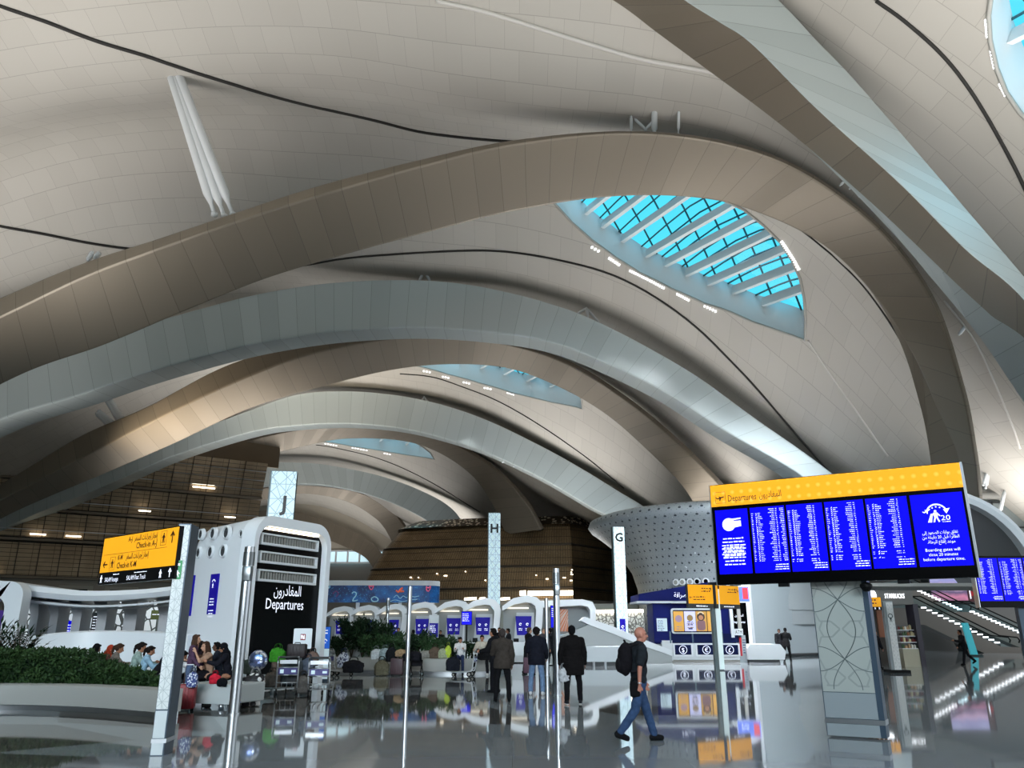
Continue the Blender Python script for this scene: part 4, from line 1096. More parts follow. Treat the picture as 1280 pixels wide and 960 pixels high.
# ---------- the white pod with the black Departures panel
def banner(parent, f, u0, v0, u1, v1, seed):
    mb = MB(); f.box(mb, u0, v0, u1, v1, 0, .05); s = mb.build('banner_screen', M_NAVY, parent, world=True)
    mb = MB(); w = u1 - u0; um = (u0 + u1) / 2; arc(f, mb, um, v1 - w * .55, w * .2, 20, 160, .03, .052, 10); icon_person(f, mb, um - .04, v1 - w * .85, w * .3, .052)
    lines_block(f, mb, u0 + .08, v1 - w * 1.55, w - .16, .09, 3, .9, .052, seed); lines_block(f, mb, u0 + .08, v1 - w * 2.25, w - .16, .09, 3, .9, .052, seed + 1)
    mb.build('lettering', M_TXT, s, world=True)
def departures_pod(label, O, A, side, full=True, H=5.15, group=None):
    O, A = Vector(O), Vector(A); O.z = A.z = 0
    f = FR(O, A - O); W = (A - O).length; sv = Vector(side); 
    root = thing('check_in_pod', label, 'pod', (O + A) / 2, 0, group)
    C_ = O + sv; B = A + sv * .8
    plan = [O, A, B, C_]; cen = sum(plan, Vector()) / 4
    def ringpts(inset, z, top=0):
        out = []
        n = len(plan)
        for i in range(n):
            p = plan[i]; p0 = plan[i - 1]; p1 = plan[(i + 1) % n]
            r = .35 + (.9 if i == 2 else .15 if i == 3 else 0)
            e0 = (p0 - p).normalized(); e1 = (p1 - p).normalized()
            s0 = p + e0 * r; s1 = p + e1 * r
            for k in range(6):
                t_ = k / 5; q = s0 * (1 - t_) ** 2 + p * 2 * t_ * (1 - t_) + s1 * t_ * t_
                out.append(q)
        res = []
        for q in out:
            d = (cen - q); L = d.length
            q = q + d / L * inset; res.append(Vector((q.x, q.y, z)))
        return res
    mb = MB(); rings = []
    for ins, z in ((0, 0.0), (0, 1.5), (.0, H - 1.0), (.06, H - .6), (.2, H - .3), (.45, H - .1), (.9, H)):
        rings.append([mb.bm.verts.new(p) for p in ringpts(ins, z)])
    mb.skin(rings); mb.build('shell', M_WHITE, root, world=True, smooth=True, auto=True)
    # front: thick rounded frame around a black panel
    out = rrect(-.02, 0, W + .02, H + .02, [.02, .02, .75, .75], 8); inn = rrect(.16, 0.02, W - .2, H - .3, [.02, .02, .5, .5], 8)
    mb = MB(); mb.frame(out, inn, f.p(0, 0, -.3), f.x, f.y, .55); mb.build('frame', M_WHITE, root, world=True, auto=True)
    mb = MB(); f.poly(mb, inn, -.05, .03); bp = mb.build('black_panel', M_BLACK, root, world=True)
    sc = W / 3.0
    f.text('المغادرون', W * .52, H - 2.36, .27 * sc, M_TXT, bp, align='C', width=1.05 * sc, off=.034, arabic=True)
    f.text('Departures', W * .5, H - 2.78, .27 * sc, M_TXT, bp, align='C', width=1.45 * sc, off=.034)
    if full:
        for k in range(3):
            v0 = H - .88 - k * .55
            mb = MB(); mb.frame(rrect(.38, v0, W - .52, v0 + .36, .01, 1), rrect(.44, v0 + .07, W - .57, v0 + .31, .01, 1), f.p(0, 0, .03), f.x, f.y, .12); gr = mb.build('air_grille', M_WHITE2, root, world=True)
            mb = MB(); u = .47
            while u < W - .6:
                f.box(mb, u, v0 + .07, u + .05, v0 + .31, .04, .1); u += .125
            mb.build('louvre', M_GREY, gr, world=True)
        mb = MB(); f.box(mb, .45, H - .39, W - .55, H - .345, .03, .14); mb.build('light_strip', M_LED, root, world=True)
    return root, f, W
O = P(314, 650, 24.3); A = P(408, 660, 27.6); Cc = P(242, 660, 27.0)
POD, FP, WP = departures_pod('big white rounded pod with black panel reading Departures and the pylon J on top', O, A, Vector((Cc.x - O.x, Cc.y - O.y, 0)))
sdir = Vector((Cc.x - O.x, Cc.y - O.y, 0)); Ls = sdir.length
fsd = FR(Vector((O.x, O.y, 0)) + sdir, -sdir)
for px, py, r in ((303, 667, .1), (284, 666, .17), (267, 667, .16), (252, 668, .15), (280, 689, .17), (264, 690, .16), (249, 691, .15)):
    # where the line of sight meets the side wall
    a = P(px, py, 1.0) - Vector((0, 0, CAMZ)); o_ = Vector((0, 0, CAMZ)); nn = fsd.n
    tt = (fsd.o - o_).dot(nn) / a.dot(nn); q = o_ + a * tt
    h = MB(); x, y, _ = basis(nn)
    ro = [h.ring(q - nn * .05, x, y, r * 1.35, 18), h.ring(q + nn * .07, x, y, r * 1.2, 18), h.ring(q + nn * .07, x, y, r, 18), h.ring(q - nn * .04, x, y, r * .9, 18)]
    h.skin(ro, True, False); nz = h.build('air_nozzle', M_WHITE2, POD, world=True, smooth=True, auto=True)
    h = MB(); h.skin([h.ring(q + nn * .015, x, y, r * .97, 18), h.ring(q + nn * .03, x, y, r * .97, 18)]); h.cyl(q + nn * .02 + y * r * .3, q + nn * .06 + y * r * .2, r * .3, r * .2, 10); h.build('nozzle_core', M_DKGREY, nz, world=True)
def hitf(f, px, py):
    a = P(px, py, 1.0) - Vector((0, 0, CAMZ)); o_ = Vector((0, 0, CAMZ)); tt = (f.o - o_).dot(f.n) / a.dot(f.n); q = o_ + a * tt - f.o
    return q.dot(f.x), q.dot(f.y)
a0, a1 = hitf(fsd, 260, 768), hitf(fsd, 275, 717); banner(POD, fsd, a0[0], a0[1], a1[0], a1[1], 21)
a0, a1 = hitf(fsd, 232, 770), hitf(fsd, 245, 719); banner(POD, fsd, a0[0], a0[1], a1[0] - .02, a1[1], 23)
# J pylon on the pod
fj = FR(P(335, 640, 26.6), (1, .15, 0)); zj = 5.0; wj = .84; fj.o.z = 0
mb = MB(); fj.box(mb, -.05, zj, wj, P(345, 588, 26.6).z, -.35, -.03); pj = mb.build('pylon', M_TEAL, POD, world=True, label='glowing pylon with the letter J on the pod roof')
mb = MB(); fj.box(mb, 0, zj, wj, P(345, 588, 26.6).z - .02, -.03, 0); uvbox(mb, fj); pf = mb.build('lit_face', M_PAT, pj, world=True)
write('J', fj.p(.47, 5.62, 0), fj.x, fj.y, .5, M_BLACK, pj, align='C', off=.01, bold=.03)

# second, farther pod behind the kiosk
departures_pod('farther black panel reading Departures in a white frame, behind the blue kiosk', GX(912, 54.5), GX(944, 53.5), (.6, 3, 0), False, H=5.0)

# ---------- check-in pods in a row
def checkin(label, px, Y, flip=1, seed=0, group='white check-in pods'):
    c = GX(px, Y); root = thing('check_in_desk', label, 'check-in desk', c, 0, group)
    f = FR(c, (1, 0, 0)); s = flip
    def X(u): return u * s
    # canopy and pillar: one bent white band
    outer = [(-1.25, 3.1), (-.6, 3.55), (.2, 3.72), (.75, 3.6), (1.02, 3.35), (1.12, 3.0), (1.02, 1.6), (.92, 0), (.55, 0), (.62, 1.5), (.72, 2.85), (.66, 3.12), (.45, 3.28), (.1, 3.32), (-.55, 3.2), (-1.25, 2.85)]
    mb = MB(); f.poly(mb, [(X(a), b) for a, b in outer], -1.3, .15); mb.build('canopy', M_WHITE, root, world=True, auto=True)
    mb = MB(); f.poly(mb, [(X(a), b) for a, b in [(-1.2, 0), (.7, 0), (.76, 2.9), (.4, 3.3), (-.5, 3.2), (-1.2, 2.9)]], -1.2, -1.05); mb.build('back_panel', mat('pod_back', (146, 150, 150), .6), root, world=True)
    mb = MB(); f.poly(mb, [(X(a), b) for a, b in [(-.75, 0), (.72, 0), (.66, 1.0), (.6, 2.75), (-.42, 2.75), (-.6, 1.0)]], -.35, -.2); mb.build('screen_wall', mat('pod_pale', (196, 200, 202), .5), root, world=True)
    mb = MB(); f.poly(mb, [(X(a), b) for a, b in [(-.4, 1.5), (.38, 1.5), (.46, 2.55), (-.48, 2.55)]], -.2, -.12); sc = mb.build('screen', M_NAVY, root, world=True)
    mb = MB()
    for u in (-.2, .2): arc(f, mb, X(u), 2.1, .06, 0, 320, .035, -.118, 8); lines_block(f, mb, X(u) - .14, 1.85, .28, .09, 2, .8, -.118, seed)
    mb.build('lettering', M_TXT, sc, world=True)
    mb = MB(); f.poly(mb, [(X(a), b) for a, b in rrect(-1.25, .06, .75, 1.05, .12, 3)], .3, .8); ct = mb.build('counter', M_WHITE2, root, world=True)
    mb = MB(); f.box(mb, X(-1.2), 0, X(.7), .06, .35, .75); mb.build('plinth', M_BLACKM, ct, world=True)
    mb = MB(); f.box(mb, X(-.6), 1.05, X(-.3), 1.32, .4, .46); f.box(mb, X(-.5), 1.05, X(-.4), 1.1, .4, .5); mb.build('monitor', M_BLACKM, root, world=True)
    mb = MB(); f.box(mb, X(-1.0), 2.98, X(.3), 3.06, -1.0, -.7); mb.build('ceiling_lamp', mat('lamp_soft', (250, 240, 220), .5, emit=1.0), root, world=True)
    return root
CK = [(424, 68), (455, 65), (489, 62), (526, 58), (566, 54.5), (603, 51.5), (655, 47.5)]
names = ['first check-in desk in the row, nearest the Departures pod', 'second check-in desk in the row, behind the tall shrubs', 'third check-in desk in the row, by the short collared post', 'fourth check-in desk in the row, right of the planter post', 'fifth check-in desk in the row, just left of the pylon H', 'check-in desk half hidden behind the pylon H', 'last check-in desk of the row, right of the pylon H']
for k, ((px, Y), lb) in enumerate(zip(CK, names)): checkin(lb, px, Y, 1, k)
# white canopy band and grey back behind the last pods (right end of the row)
root = thing('check_in_desk', 'wide pale check-in booth right of the last desk, with an orange lattice screen', 'check-in desk', GX(715, 49), 0, 'white check-in pods')
f = FR(GX(715, 49), (1, 0, 0))
mb = MB(); f.poly(mb, [(-3.0, 3.2), (-2, 3.45), (.7, 3.55), (1.3, 3.4), (1.5, 3.0), (1.35, 0), (1.05, 0), (1.15, 2.9), (1.0, 3.12), (.6, 3.2), (-2, 3.05), (-3.0, 2.9)], -1.5, .1); mb.build('canopy', M_WHITE, root, world=True, auto=True)
mb = MB(); f.box(mb, -2.4, 0, 1.2, 3.15, -1.5, -1.35); mb.build('back_panel', mat('pod_back', (146, 150, 150), .6), root, world=True)
mb = MB(); f.box(mb, -.9, 1.7, -.1, 3.0, -1.3, -1.2); ls = mb.build('lattice_screen', mat('lattice_orange', (196, 120, 84), .5, emit=.15), root, world=True)
mb = MB()
for a in range(-4, 9): stroke(f, mb, [(-.9 + max(0, a * .2), 1.7 + max(0, -a * .2)), (min(-.1, -.9 + a * .2 + 1.3), min(3.0, 1.7 - a * .2 + 1.3) if a * .2 - 0 > -1.3 else 1.7)], .03, -1.19) if -.9 + a * .2 + 1.3 > -.9 and a * .2 < .8 else None
mb.build('lattice', mat('lattice_pale', (214, 206, 196), .5), ls, world=True)
mb = MB(); f.poly(mb, rrect(-1.0, 0, .9, 1.55, .1, 3), .2, .7); mb.build('counter', mat('counter_sky', (176, 198, 214), .4), root, world=True)
# screens on stands between desks
for lb, px, Y, u0, w, z0, z1 in (('white kiosk stand with a navy screen between two check-in desks', 541, 52, -.28, .56, 1.35, 2.2), ('blue flight screen on a slim black stand left of the pylon H', 582.5, 50, -.3, .6, 2.1, 2.85), ('blue side-on screen on a black stand beside the two steel posts', 692, 43.6, -.1, .2, 1.9, 3.0)):
    c = GX(px, Y); root = thing('screen_stand', lb, 'screen', c); f = FR(c, (1, 0, 0))
    mb = MB(); f.box(mb, -.05, 0, .05, z0 + .1, -.1, -.02); f.box(mb, -.25, 0, .25, .04, -.25, .15); mb.build('stand', M_BLACKM if px != 541 else M_WHITE2, root, world=True)
    mb = MB(); f.box(mb, u0 - .03, z0 - .03, u0 + w + .03, z1 + (.5 if px == 541 else .03), -.08, 0); mb.build('casing', M_BLACKM if px != 541 else M_WHITE2, root, world=True)
    mb = MB(); f.box(mb, u0, z0, u0 + w, z1, 0, .01); s = mb.build('screen', M_NAVY if px == 541 else M_BLUE, root, world=True)
    mb = MB(); lines_block(f, mb, u0 + .04, z1 - .15, w - .08, .1, 5, .8, .011, px, 'L'); mb.build('lettering', M_TXT, s, world=True)

# bright lattice wall and flight screens glimpsed between the fins of the left pod
m = mat('lattice_glow', (214, 218, 218), .5, emit=.6); t = NT(m); n1 = t.n('ShaderNodeTexVoronoi', {'Scale': 2.6, 'Vector': t.obj()}, feature='DISTANCE_TO_EDGE').outputs[0]; c = t.mix(t.math('LESS_THAN', n1, .08), C3(214, 220, 222), C3(70, 72, 70)); t.base(c); t.link(c, t.b.inputs['Emission Color'])  # light on the lattice wall given as its own glow
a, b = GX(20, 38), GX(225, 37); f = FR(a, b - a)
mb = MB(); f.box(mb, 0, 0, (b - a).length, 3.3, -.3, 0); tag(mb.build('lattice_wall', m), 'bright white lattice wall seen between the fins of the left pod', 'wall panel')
for lb, px, mm, z0, z1, w in (('first blue flight screen between the fins of the left pod', 54, M_BLUE, .9, 2.1, .42), ('second blue flight screen between the fins of the left pod', 79, M_BLUE, .9, 2.15, .42), ('grey kiosk screen with a dark head between the fins of the left pod', 112, M_DKGREY, 1.3, 2.5, .5), ('olive-topped stand seen in the last gap between the fins', 188, mat('olive_sign', (112, 118, 60), .5), 2.2, 2.6, .62)):
    c = GX(px, 36.2); root = thing('screen_stand', lb, 'screen', c); f = FR(c, (1, 0, 0))
    mb = MB(); f.box(mb, -w / 2, z0, w / 2, z1, -.08, 0); cs = mb.build('screen', mm, root, world=True)
    mb = MB(); lines_block(f, mb, -w * .4, z1 - .2, w * .8, .12, 6 if z1 - z0 > 1 else 1, .8, .004, px, 'L'); mb.build('lettering', M_TXT, cs, world=True)
    mb = MB(); f.box(mb, -.05, 0, .05, z0, -.07, -.02); f.box(mb, -.25, 0, .25, .05, -.2, .15); mb.build('stand', M_GREY, root, world=True)

# ---------- white desk with staff
c = GX(641, 41); f = FR(c, (1, 0, 0)); root = thing('service_desk', 'white standing desk with steel legs before the last check-in desks', 'desk', c)
mb = MB(); f.box(mb, -.6, .55, .62, 1.14, -.25, .0, .02); mb.build('front_panel', M_WHITE2, root, world=True)
mb = MB(); f.box(mb, -.66, 1.14, .68, 1.19, -.6, .05, .01); mb.build('desktop', M_WHITE2, root, world=True)
for u in (-.55, .55):
    mb = MB(); mb.cyl(f.p(u, 0, -.1), f.p(u, .56, -.1), .03, n=8); mb.build('leg', M_CHROME, root, world=True)
# stanchions with belts
sp0 = []
for k, px in enumerate((561, 573, 586, 598)):
    c = GX(px, 44); st = thing('queue_post', ('leftmost', 'second', 'third', 'rightmost')[k] + ' black belt post of the queue barrier behind the seated men', 'queue post', c, 0, 'queue barrier posts')
    mb = MB(); mb.cyl((0, 0, .02), (0, 0, 1.0), .032, n=10); mb.build('pole', M_BLACKM, st, smooth=True)
    mb = MB(); mb.lathe([(.17, 0), (.17, .02), (.05, .05)], n=16); mb.build('base', M_BLACKM, st)
    mb = MB(); mb.cyl((0, 0, .93), (0, 0, 1.03), .04, n=10); mb.build('belt_head', M_DKGREY, st); sp0.append(c)
for k, (a, b) in enumerate(zip(sp0, sp0[1:])):
    mb = MB(); p0 = a + Vector((.04, 0, .97)); p1 = b + Vector((-.04, 0, .97)); mb.box((p0 + p1) / 2, ((p1 - p0).length, .01, .05)); tag(mb.build('barrier_belt', M_BLACKM), ('left', 'middle', 'right')[k] + ' black belt stretched between the queue posts', 'belt', 'queue belts')

# ---------- blue exchange kiosk
YK = 48.0
kc = GX(870, YK); f = FR(Vector((P(818, 800, YK).x, YK, 0)), (1, 0, 0)); XR = P(930, 800, YK).x - f.o.x
U = lambda px, py=800: P(px, py, YK).x - f.o.x
V = lambda py: P(870, py, YK).z
root = thing('exchange_kiosk', 'navy currency exchange kiosk with lit posters and dollar, euro and pound counters', 'kiosk', kc)
M_KNAVY = mat('kiosk_navy', (14, 22, 84), .5, spec=.08); M_KDK = mat('kiosk_dark', (10, 20, 60), .5, spec=.08)
mb = MB(); f.box(mb, .05, 1.0, U(905), V(752), -2.4, -.3); mb.build('booth_wall', M_KNAVY, root, world=True)
mb = MB(); f.box(mb, 0, 1.1, U(842), V(752), -.4, 0); mb.build('side_panel', M_KNAVY, root, world=True)
mb = MB(); f.box(mb, U(822), V(789), U(835), V(773), 0, .02); nt_ = mb.build('notice', M_PALE, root, world=True)
mb = MB(); lines_block(f, mb, U(823), V(776), U(834) - U(823), .09, 7, .8, .021, 8, 'L'); mb.build('lettering', mat('ink_blue', (70, 84, 120), .6), nt_, world=True)
# roof: leaning navy fascia rising to the right
mb = MB(); zt0, zt1, zb = V(743), V(727.5), V(751.5)
rp = [(U(796, 745), zb), (U(905, 735), zb - .0), (U(905, 730), zt1), (U(880, 730), zt1 - .05), (U(797, 743), zt0)]
f.poly(mb, rp, -2.8, .5); rf = mb.build('roof_fascia', M_KNAVY, root, world=True)
mb = MB(); f.box(mb, U(797), zb - .12, U(905), zb, -2.6, .45); mb.build('soffit_trim', M_WHITE2, rf, world=True)
f.text('صرافة', U(848, 745), V(747) , .28, M_TXT, rf, align='C', width=.72, off=.51, arabic=True)
# poster light box
mb = MB(); mb.frame(rrect(U(840), V(792), U(903), V(760.5), .14, 4), rrect(U(842.2), V(790.5), U(901), V(762.5), .1, 4), f.p(0, 0, 0), f.x, f.y, .12); mb.build('light_box_frame', M_WHITE, root, world=True)
pz0, pz1 = V(789), V(764)
for k, (a, b, m) in enumerate(((843.5, 856, mat('poster_amber', (214, 160, 70), .4, emit=.45)), (857, 871, mat('poster_lilac', (206, 204, 240), .4, emit=.5)), (871.5, 885, mat('poster_gold', (196, 148, 70), .4, emit=.4)), (886, 900, mat('poster_amber', (214, 160, 70), .4, emit=.45)))):
    mb = MB(); f.box(mb, U(a), pz0, U(b), pz1, -.02, .03); ps = mb.build('poster', m, root, world=True)
    mb = MB(); um = (U(a) + U(b)) / 2
    if k == 0:
        arc(f, mb, um, pz1 - .42, .1, 0, 360, .2, .032, 14); lines_block(f, mb, U(a) + .08, pz0 + .22, U(b) - U(a) - .16, .12, 2, .9, .032, 1)
        mb.build('print', mat('print_violet', (170, 140, 160), .5, emit=.3), ps, world=True)
    elif k == 1:
        arc(f, mb, um, pz1 - .38, .09, 0, 360, .18, .032, 14); lines_block(f, mb, U(a) + .1, pz0 + .42, U(b) - U(a) - .2, .12, 3, .9, .032, 2); mb.build('print', mat('print_gold', (150, 120, 70), .5, emit=.2), ps, world=True)
        mb = MB(); f.poly(mb, rrect(U(a) + .2, pz0 + .1, U(b) - .2, pz0 + .18, .03, 2), .032, .034); lines_block(f, mb, U(a) + .1, pz0 + .5, U(b) - U(a) - .2, .14, 2, .8, .034, 12); mb.build('print', mat('print_ink', (60, 66, 130), .5, emit=.2), ps, world=True)
    elif k == 2:
        f.poly(mb, rrect(um - .26, pz0 + .05, um + .22, pz0 + .62, .15, 4), .032, .034); mb.build('print', mat('print_mauve', (134, 96, 104), .5, emit=.2), ps, world=True)
        mb = MB(); arc(f, mb, um - .02, pz0 + .8, .11, 0, 360, .24, .034, 16); mb.build('print', mat('print_hair', (66, 42, 34), .5), ps, world=True)
        mb = MB(); arc(f, mb, um - .02, pz0 + .76, .07, 0, 360, .14, .037, 14); mb.build('print', mat('print_face', (190, 130, 96), .5, emit=.2), ps, world=True)
        mb = MB(); arc(f, mb, um - .02, pz0 + .9, .17, 20, 160, .07, .038, 12); mb.build('print', mat('print_cream', (226, 206, 170), .5, emit=.3), ps, world=True)
    else:
        f.poly(mb, [(U(b) - .1, pz0 + .1), (U(b) - .02, pz0 + .1), (U(b) - .02, pz1 - .1), (U(b) - .25, pz1 - .3)], .032, .034); mb.build('print', mat('print_orange', (226, 130, 40), .5, emit=.3), ps, world=True)
# counter zone: glass teller windows and currency panels
mb = MB(); f.box(mb, U(838), V(803), U(927), V(792), -.25, .02); mb.build('teller_shelf', M_KDK, root, world=True)
mb = MB(); f.box(mb, U(827), .1, U(840), 1.2, -.3, .04); mb.build('white_end_panel', M_WHITE2, root, world=True)
mb = MB(); f.box(mb, U(828), 0, U(926), .12, -.4, .0); mb.build('plinth', M_GREY, root, world=True)
mb = MB(); f.box(mb, U(838), .14, U(926), 1.05, -.4, .0); ctr = mb.build('counter', M_WHITE2, root, world=True)
for k, (a, b, s) in enumerate(((840.5, 865, '$'), (868.5, 895, '€'), (898, 923.5, '£'))):
    mb = MB(); f.box(mb, U(a), .32, U(b), 1.0, 0, .08); pn = mb.build('currency_panel', M_WHITE, root, world=True)
    mb = MB(); f.box(mb, U(a) + .1, .42, U(b) - .1, .96, .08, .09); nv = mb.build('navy_field', M_KDK, pn, world=True)
    mb = MB(); um = (U(a) + U(b)) / 2; arc(f, mb, um, .69, .22, 0, 360, .03, .092, 24); mb.build('ring', M_TXT, pn, world=True)
    f.text(s, um, .56, .25, M_TXT, pn, align='C', off=.093)
for px in (838, 866, 903): 
    mb = MB(); f.box(mb, U(px) - .04, 1.05, U(px) + .04, V(789), 0, .06); mb.build('glass_post', mat('post_teal', (70, 96, 106), .3), root, world=True)
for px in (914.5,):
    mb = MB(); f.box(mb, U(px), V(797), U(px + 4), V(758), -.1, .06); mb.build('white_post', M_WHITE, root, world=True)
mb = MB(); f.box(mb, U(903), 1.05, U(917), V(758), -.5, -.1); mb.build('end_wall', M_KNAVY, root, world=True)
mb = MB(); f.box(mb, U(918), V(794), U(929), V(786), -.2, .1); at = mb.build('machine_header', M_WHITE, root, world=True)
f.text('ATM', U(923.5), V(792.5), .22, M_BLACK, at, align='C', width=.4, off=.105)
mb = MB(); f.box(mb, U(923), 0, U(932), V(794), -.5, .02); cm = mb.build('cash_machine', mat('machine_grey', (176, 184, 190), .4), root, world=True)
mb = MB(); f.box(mb, U(924), .35, U(926.5), V(797), .02, .04); mb.build('red_stripe', M_REDP, cm, world=True)
mb = MB(); lines_block(f, mb, U(927.5), 1.2, .2, .14, 6, 1, .025, 5); mb.build('lettering', mat('ink_blue', (70, 84, 120), .6), cm, world=True)
# advert screen above the far panel
c = P(918, 745, 52); mb = MB(); root = thing('advert_screen', 'small lit blue and red advert screen above the far Departures panel', 'screen', c)
f3 = FR(P(910, 752, 52), (1, 0, 0)); w = P(937, 752, 52).x - f3.o.x
mb = MB(); f3.box(mb, -.06, -.06, w + .06, .98, -.1, 0); mb.build('casing', M_WHITE2, root, world=True)
mb = MB(); f3.box(mb, 0, 0, w, .92, 0, .02); s = mb.build('screen', mat('advert_blue', (70, 96, 190), .4, emit=.5), root, world=True)
mb = MB(); f3.box(mb, w * .7, .15, w * .95, .85, .02, .025); mb.build('red_block', M_REDP, s, world=True)
mb = MB(); lines_block(f3, mb, .1, .4, w * .5, .2, 2, .8, .021, 3); mb.build('lettering', M_TXT, s, world=True)
mb = MB(); f3.box(mb, w * .4, -f3.o.z, w * .4 + .2, 0, -.2, -.05); mb.build('post', M_GREY, root, world=True)
# white plinth bench right of the kiosk
def plinth_bench(label, pa, pb_, Y, d, h, sink=.3, slope=0, name='plinth_bench'):
    a, b = GX(pa, Y), GX(pb_, Y); f = FR(a, b - a); W = (b - a).length
    root = thing(name, label, 'bench', a.lerp(b, .5))
    mb = MB(); f.poly(mb, [(0, .16), (W - sink * .4, .16), (W, h * .6), (W - sink, h), (sink * .5, h), (0, h * .8)], -d, 0); mb.build('seat', M_WHITE2, root, world=True)
    mb = MB(); f.box(mb, .1, 0, W - .4, .17, -d + .1, -.08); mb.build('recessed_plinth', M_DKGREY, root, world=True)
    return root
plinth_bench('long low white plinth bench between the kiosk and the two standing staff', 936, 984, 47.6, 2, 1.0)
# far orange-lit gap left of the kiosk
# ---------- sloping white balustrade and low bench in the middle
bl = [P(690, 776, 46), P(731, 771, 46), P(766, 783, 46), P(800, 797.5, 46), P(840, 813, 46)]
root = thing('sloping_balustrade', 'white balustrade sloping down to the right with a thick rounded cap, before the pylon G', 'balustrade', (bl[2].x, 46, 0))
f = FR((bl[1].x, 46, 0), (1, 0, 0)); q = [(p.x - f.o.x, p.z) for p in bl]
mb = MB(); f.poly(mb, [(q[1][0], q[1][1]), q[2], q[3], q[4], (q[4][0], q[4][1] - .3), (q[3][0], q[3][1] - .36), (q[2][0], q[2][1] - .4), (q[1][0] + .2, q[1][1] - .42), (q[1][0] - .25, q[1][1] - .2)], -1.5, .1); mb.build('cap', M_WHITE, root, world=True, auto=True)
mb = MB(); f.poly(mb, [(q[1][0] + .25, q[1][1] - .4), (q[2][0], q[2][1] - .38), (q[3][0], q[3][1] - .34), (q[4][0], q[4][1] - .3), (q[4][0], 0), (-2.2, 0), (-2.2, 1.1)], -1.3, -.1); mb.build('panel', mat('pale_panel', (168, 172, 172), .5), root, world=True)
a, b = GX(728, 43), GX(798, 43); f = FR(a, b - a); W = (b - a).length
root = thing('low_bench', 'long rounded pale bench in front of the sloping balustrade', 'bench', a.lerp(b, .5))
mb = MB(); f.poly(mb, rrect(-.6, .2, W, .95, .18, 4), -1.4, 0); mb.build('seat', mat('bench_pale', (190, 196, 200), .4), root, world=True, auto=True)
mb = MB(); f.box(mb, -.4, .0, W - .1, .2, -1.2, -.15); mb.build('recessed_plinth', M_DKGREY, root, world=True)
for u in (.1, .6, 1.2):
    mb = MB(); mb.cyl(f.p(u, 0, -.1), f.p(u, .2, -.1), .07, n=10); mb.build('leg', M_CHROME, root, world=True)
# patterned white wall glimpsed by the pylon G
a, b = GX(740, 66), GX(806, 64); f = FR(a, b - a); W = (b - a).length
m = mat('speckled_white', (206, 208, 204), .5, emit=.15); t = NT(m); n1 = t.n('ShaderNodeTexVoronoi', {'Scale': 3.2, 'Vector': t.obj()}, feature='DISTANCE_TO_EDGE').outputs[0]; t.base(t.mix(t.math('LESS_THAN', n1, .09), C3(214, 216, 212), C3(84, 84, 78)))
mb = MB(); f.box(mb, 0, 0, W, 3.1, -.3, 0); o = mb.build('lattice_wall', m); tag(o, 'white wall with dark lattice tracery behind the pylon G', 'wall panel')
mb = MB(); f.box(mb, .2, 3.12, W, 3.35, -.2, .2); tag(mb.build('cove_light', M_LED), 'warm glowing light strip above the lattice wall by pylon G', 'light')

# ---------- finned white pod on the left and its low wall
root = thing('finned_pod', 'white pod with a curved canopy band over a row of grey fins, left side', 'pod', GX(110, 30))
bow = lambda px: 29.6 + 2.2 * ((px - 118) / 90) ** 2 * (-.35)
up_ = [(-90, 724), (-40, 722), (0, 726), (50, 733), (100, 738), (150, 738), (206, 734), (250, 726)]
dn_ = [(-90, 742), (-40, 738), (0, 741), (50, 747), (100, 751), (150, 750), (206, 745), (250, 738)]
ya = lambda px: 28.2 + .006 * abs(px - 130)
U_ = spline([P(x, y, ya(x)) for x, y in up_], 40); D_ = spline([P(x, y, ya(x)) for x, y in dn_], 40)
mb = MB(); rr = []
for a, b in zip(U_, D_): rr.append([mb.bm.verts.new(q) for q in (a, (a + b) / 2 + Vector((0, -.12, 0)), b, b + Vector((0, 2.2, .05)), a + Vector((0, 2.2, .0)))])
mb.skin(rr); mb.build('canopy', M_WHITE, root, world=True, auto=True)
mb = MB(); rr = []
for a, b in zip(U_[6:], D_[6:]):
    c = b + Vector((0, .35, -.13)); rr.append([mb.bm.verts.new(q) for q in (c, c + Vector((0, 0, -.07)), c + Vector((0, .9, -.02)), c + Vector((0, .9, .05)))])
mb.skin(rr); mb.build('canopy_step', M_WHITE2, root, world=True, auto=True)
mb = MB(); rr = []
for a, b in zip(U_[6:], D_[6:]):
    c = b + Vector((0, 1.1, -.19)); rr.append([mb.bm.verts.new(q) for q in (c, c + Vector((0, 0, -.07)), c + Vector((0, .9, -.02)), c + Vector((0, .9, .05)))])
mb.skin(rr); mb.build('canopy_step', M_WHITE2, root, world=True, auto=True)
for k, (x0, x1, lean) in enumerate(((34, 44, 2), (59, 69, 3), (87, 98, 3), (118, 130, 4), (152, 168, 4), (196, 208, 4))):
    yb = 30.6
    mb = MB(); a, b = P(x0, 792, yb), P(x1, 792, yb); t0, t1 = P(x0, 748, yb), P(x1 + 1, 748, yb)
    f_ = FR((a.x, yb, 0), (1, 0, 0))
    w = b.x - a.x
    mb.skin([[mb.bm.verts.new(q) for q in (Vector((a.x, yb, .3)), Vector((b.x, yb, .3)), Vector((b.x - .12, yb + 1.0, .3)), Vector((a.x - .22, yb + 1.0, .3)))], [mb.bm.verts.new(q) for q in (Vector((a.x, yb, 2.3)), Vector((b.x, yb, 2.3)), Vector((b.x - .12, yb + 1.0, 2.3)), Vector((a.x - .22, yb + 1.0, 2.3)))],
             [mb.bm.verts.new(q) for q in (Vector((t0.x - .06, yb, 2.92)), Vector((t1.x + .1, yb, 2.92)), Vector((t1.x + .1, yb + 1.0, 3.0)), Vector((t0.x - .3, yb + 1.0, 3.0)))]])
    mb.build('fin', mat('fin_grey', (196, 199, 203), .5), root, world=True, auto=True)
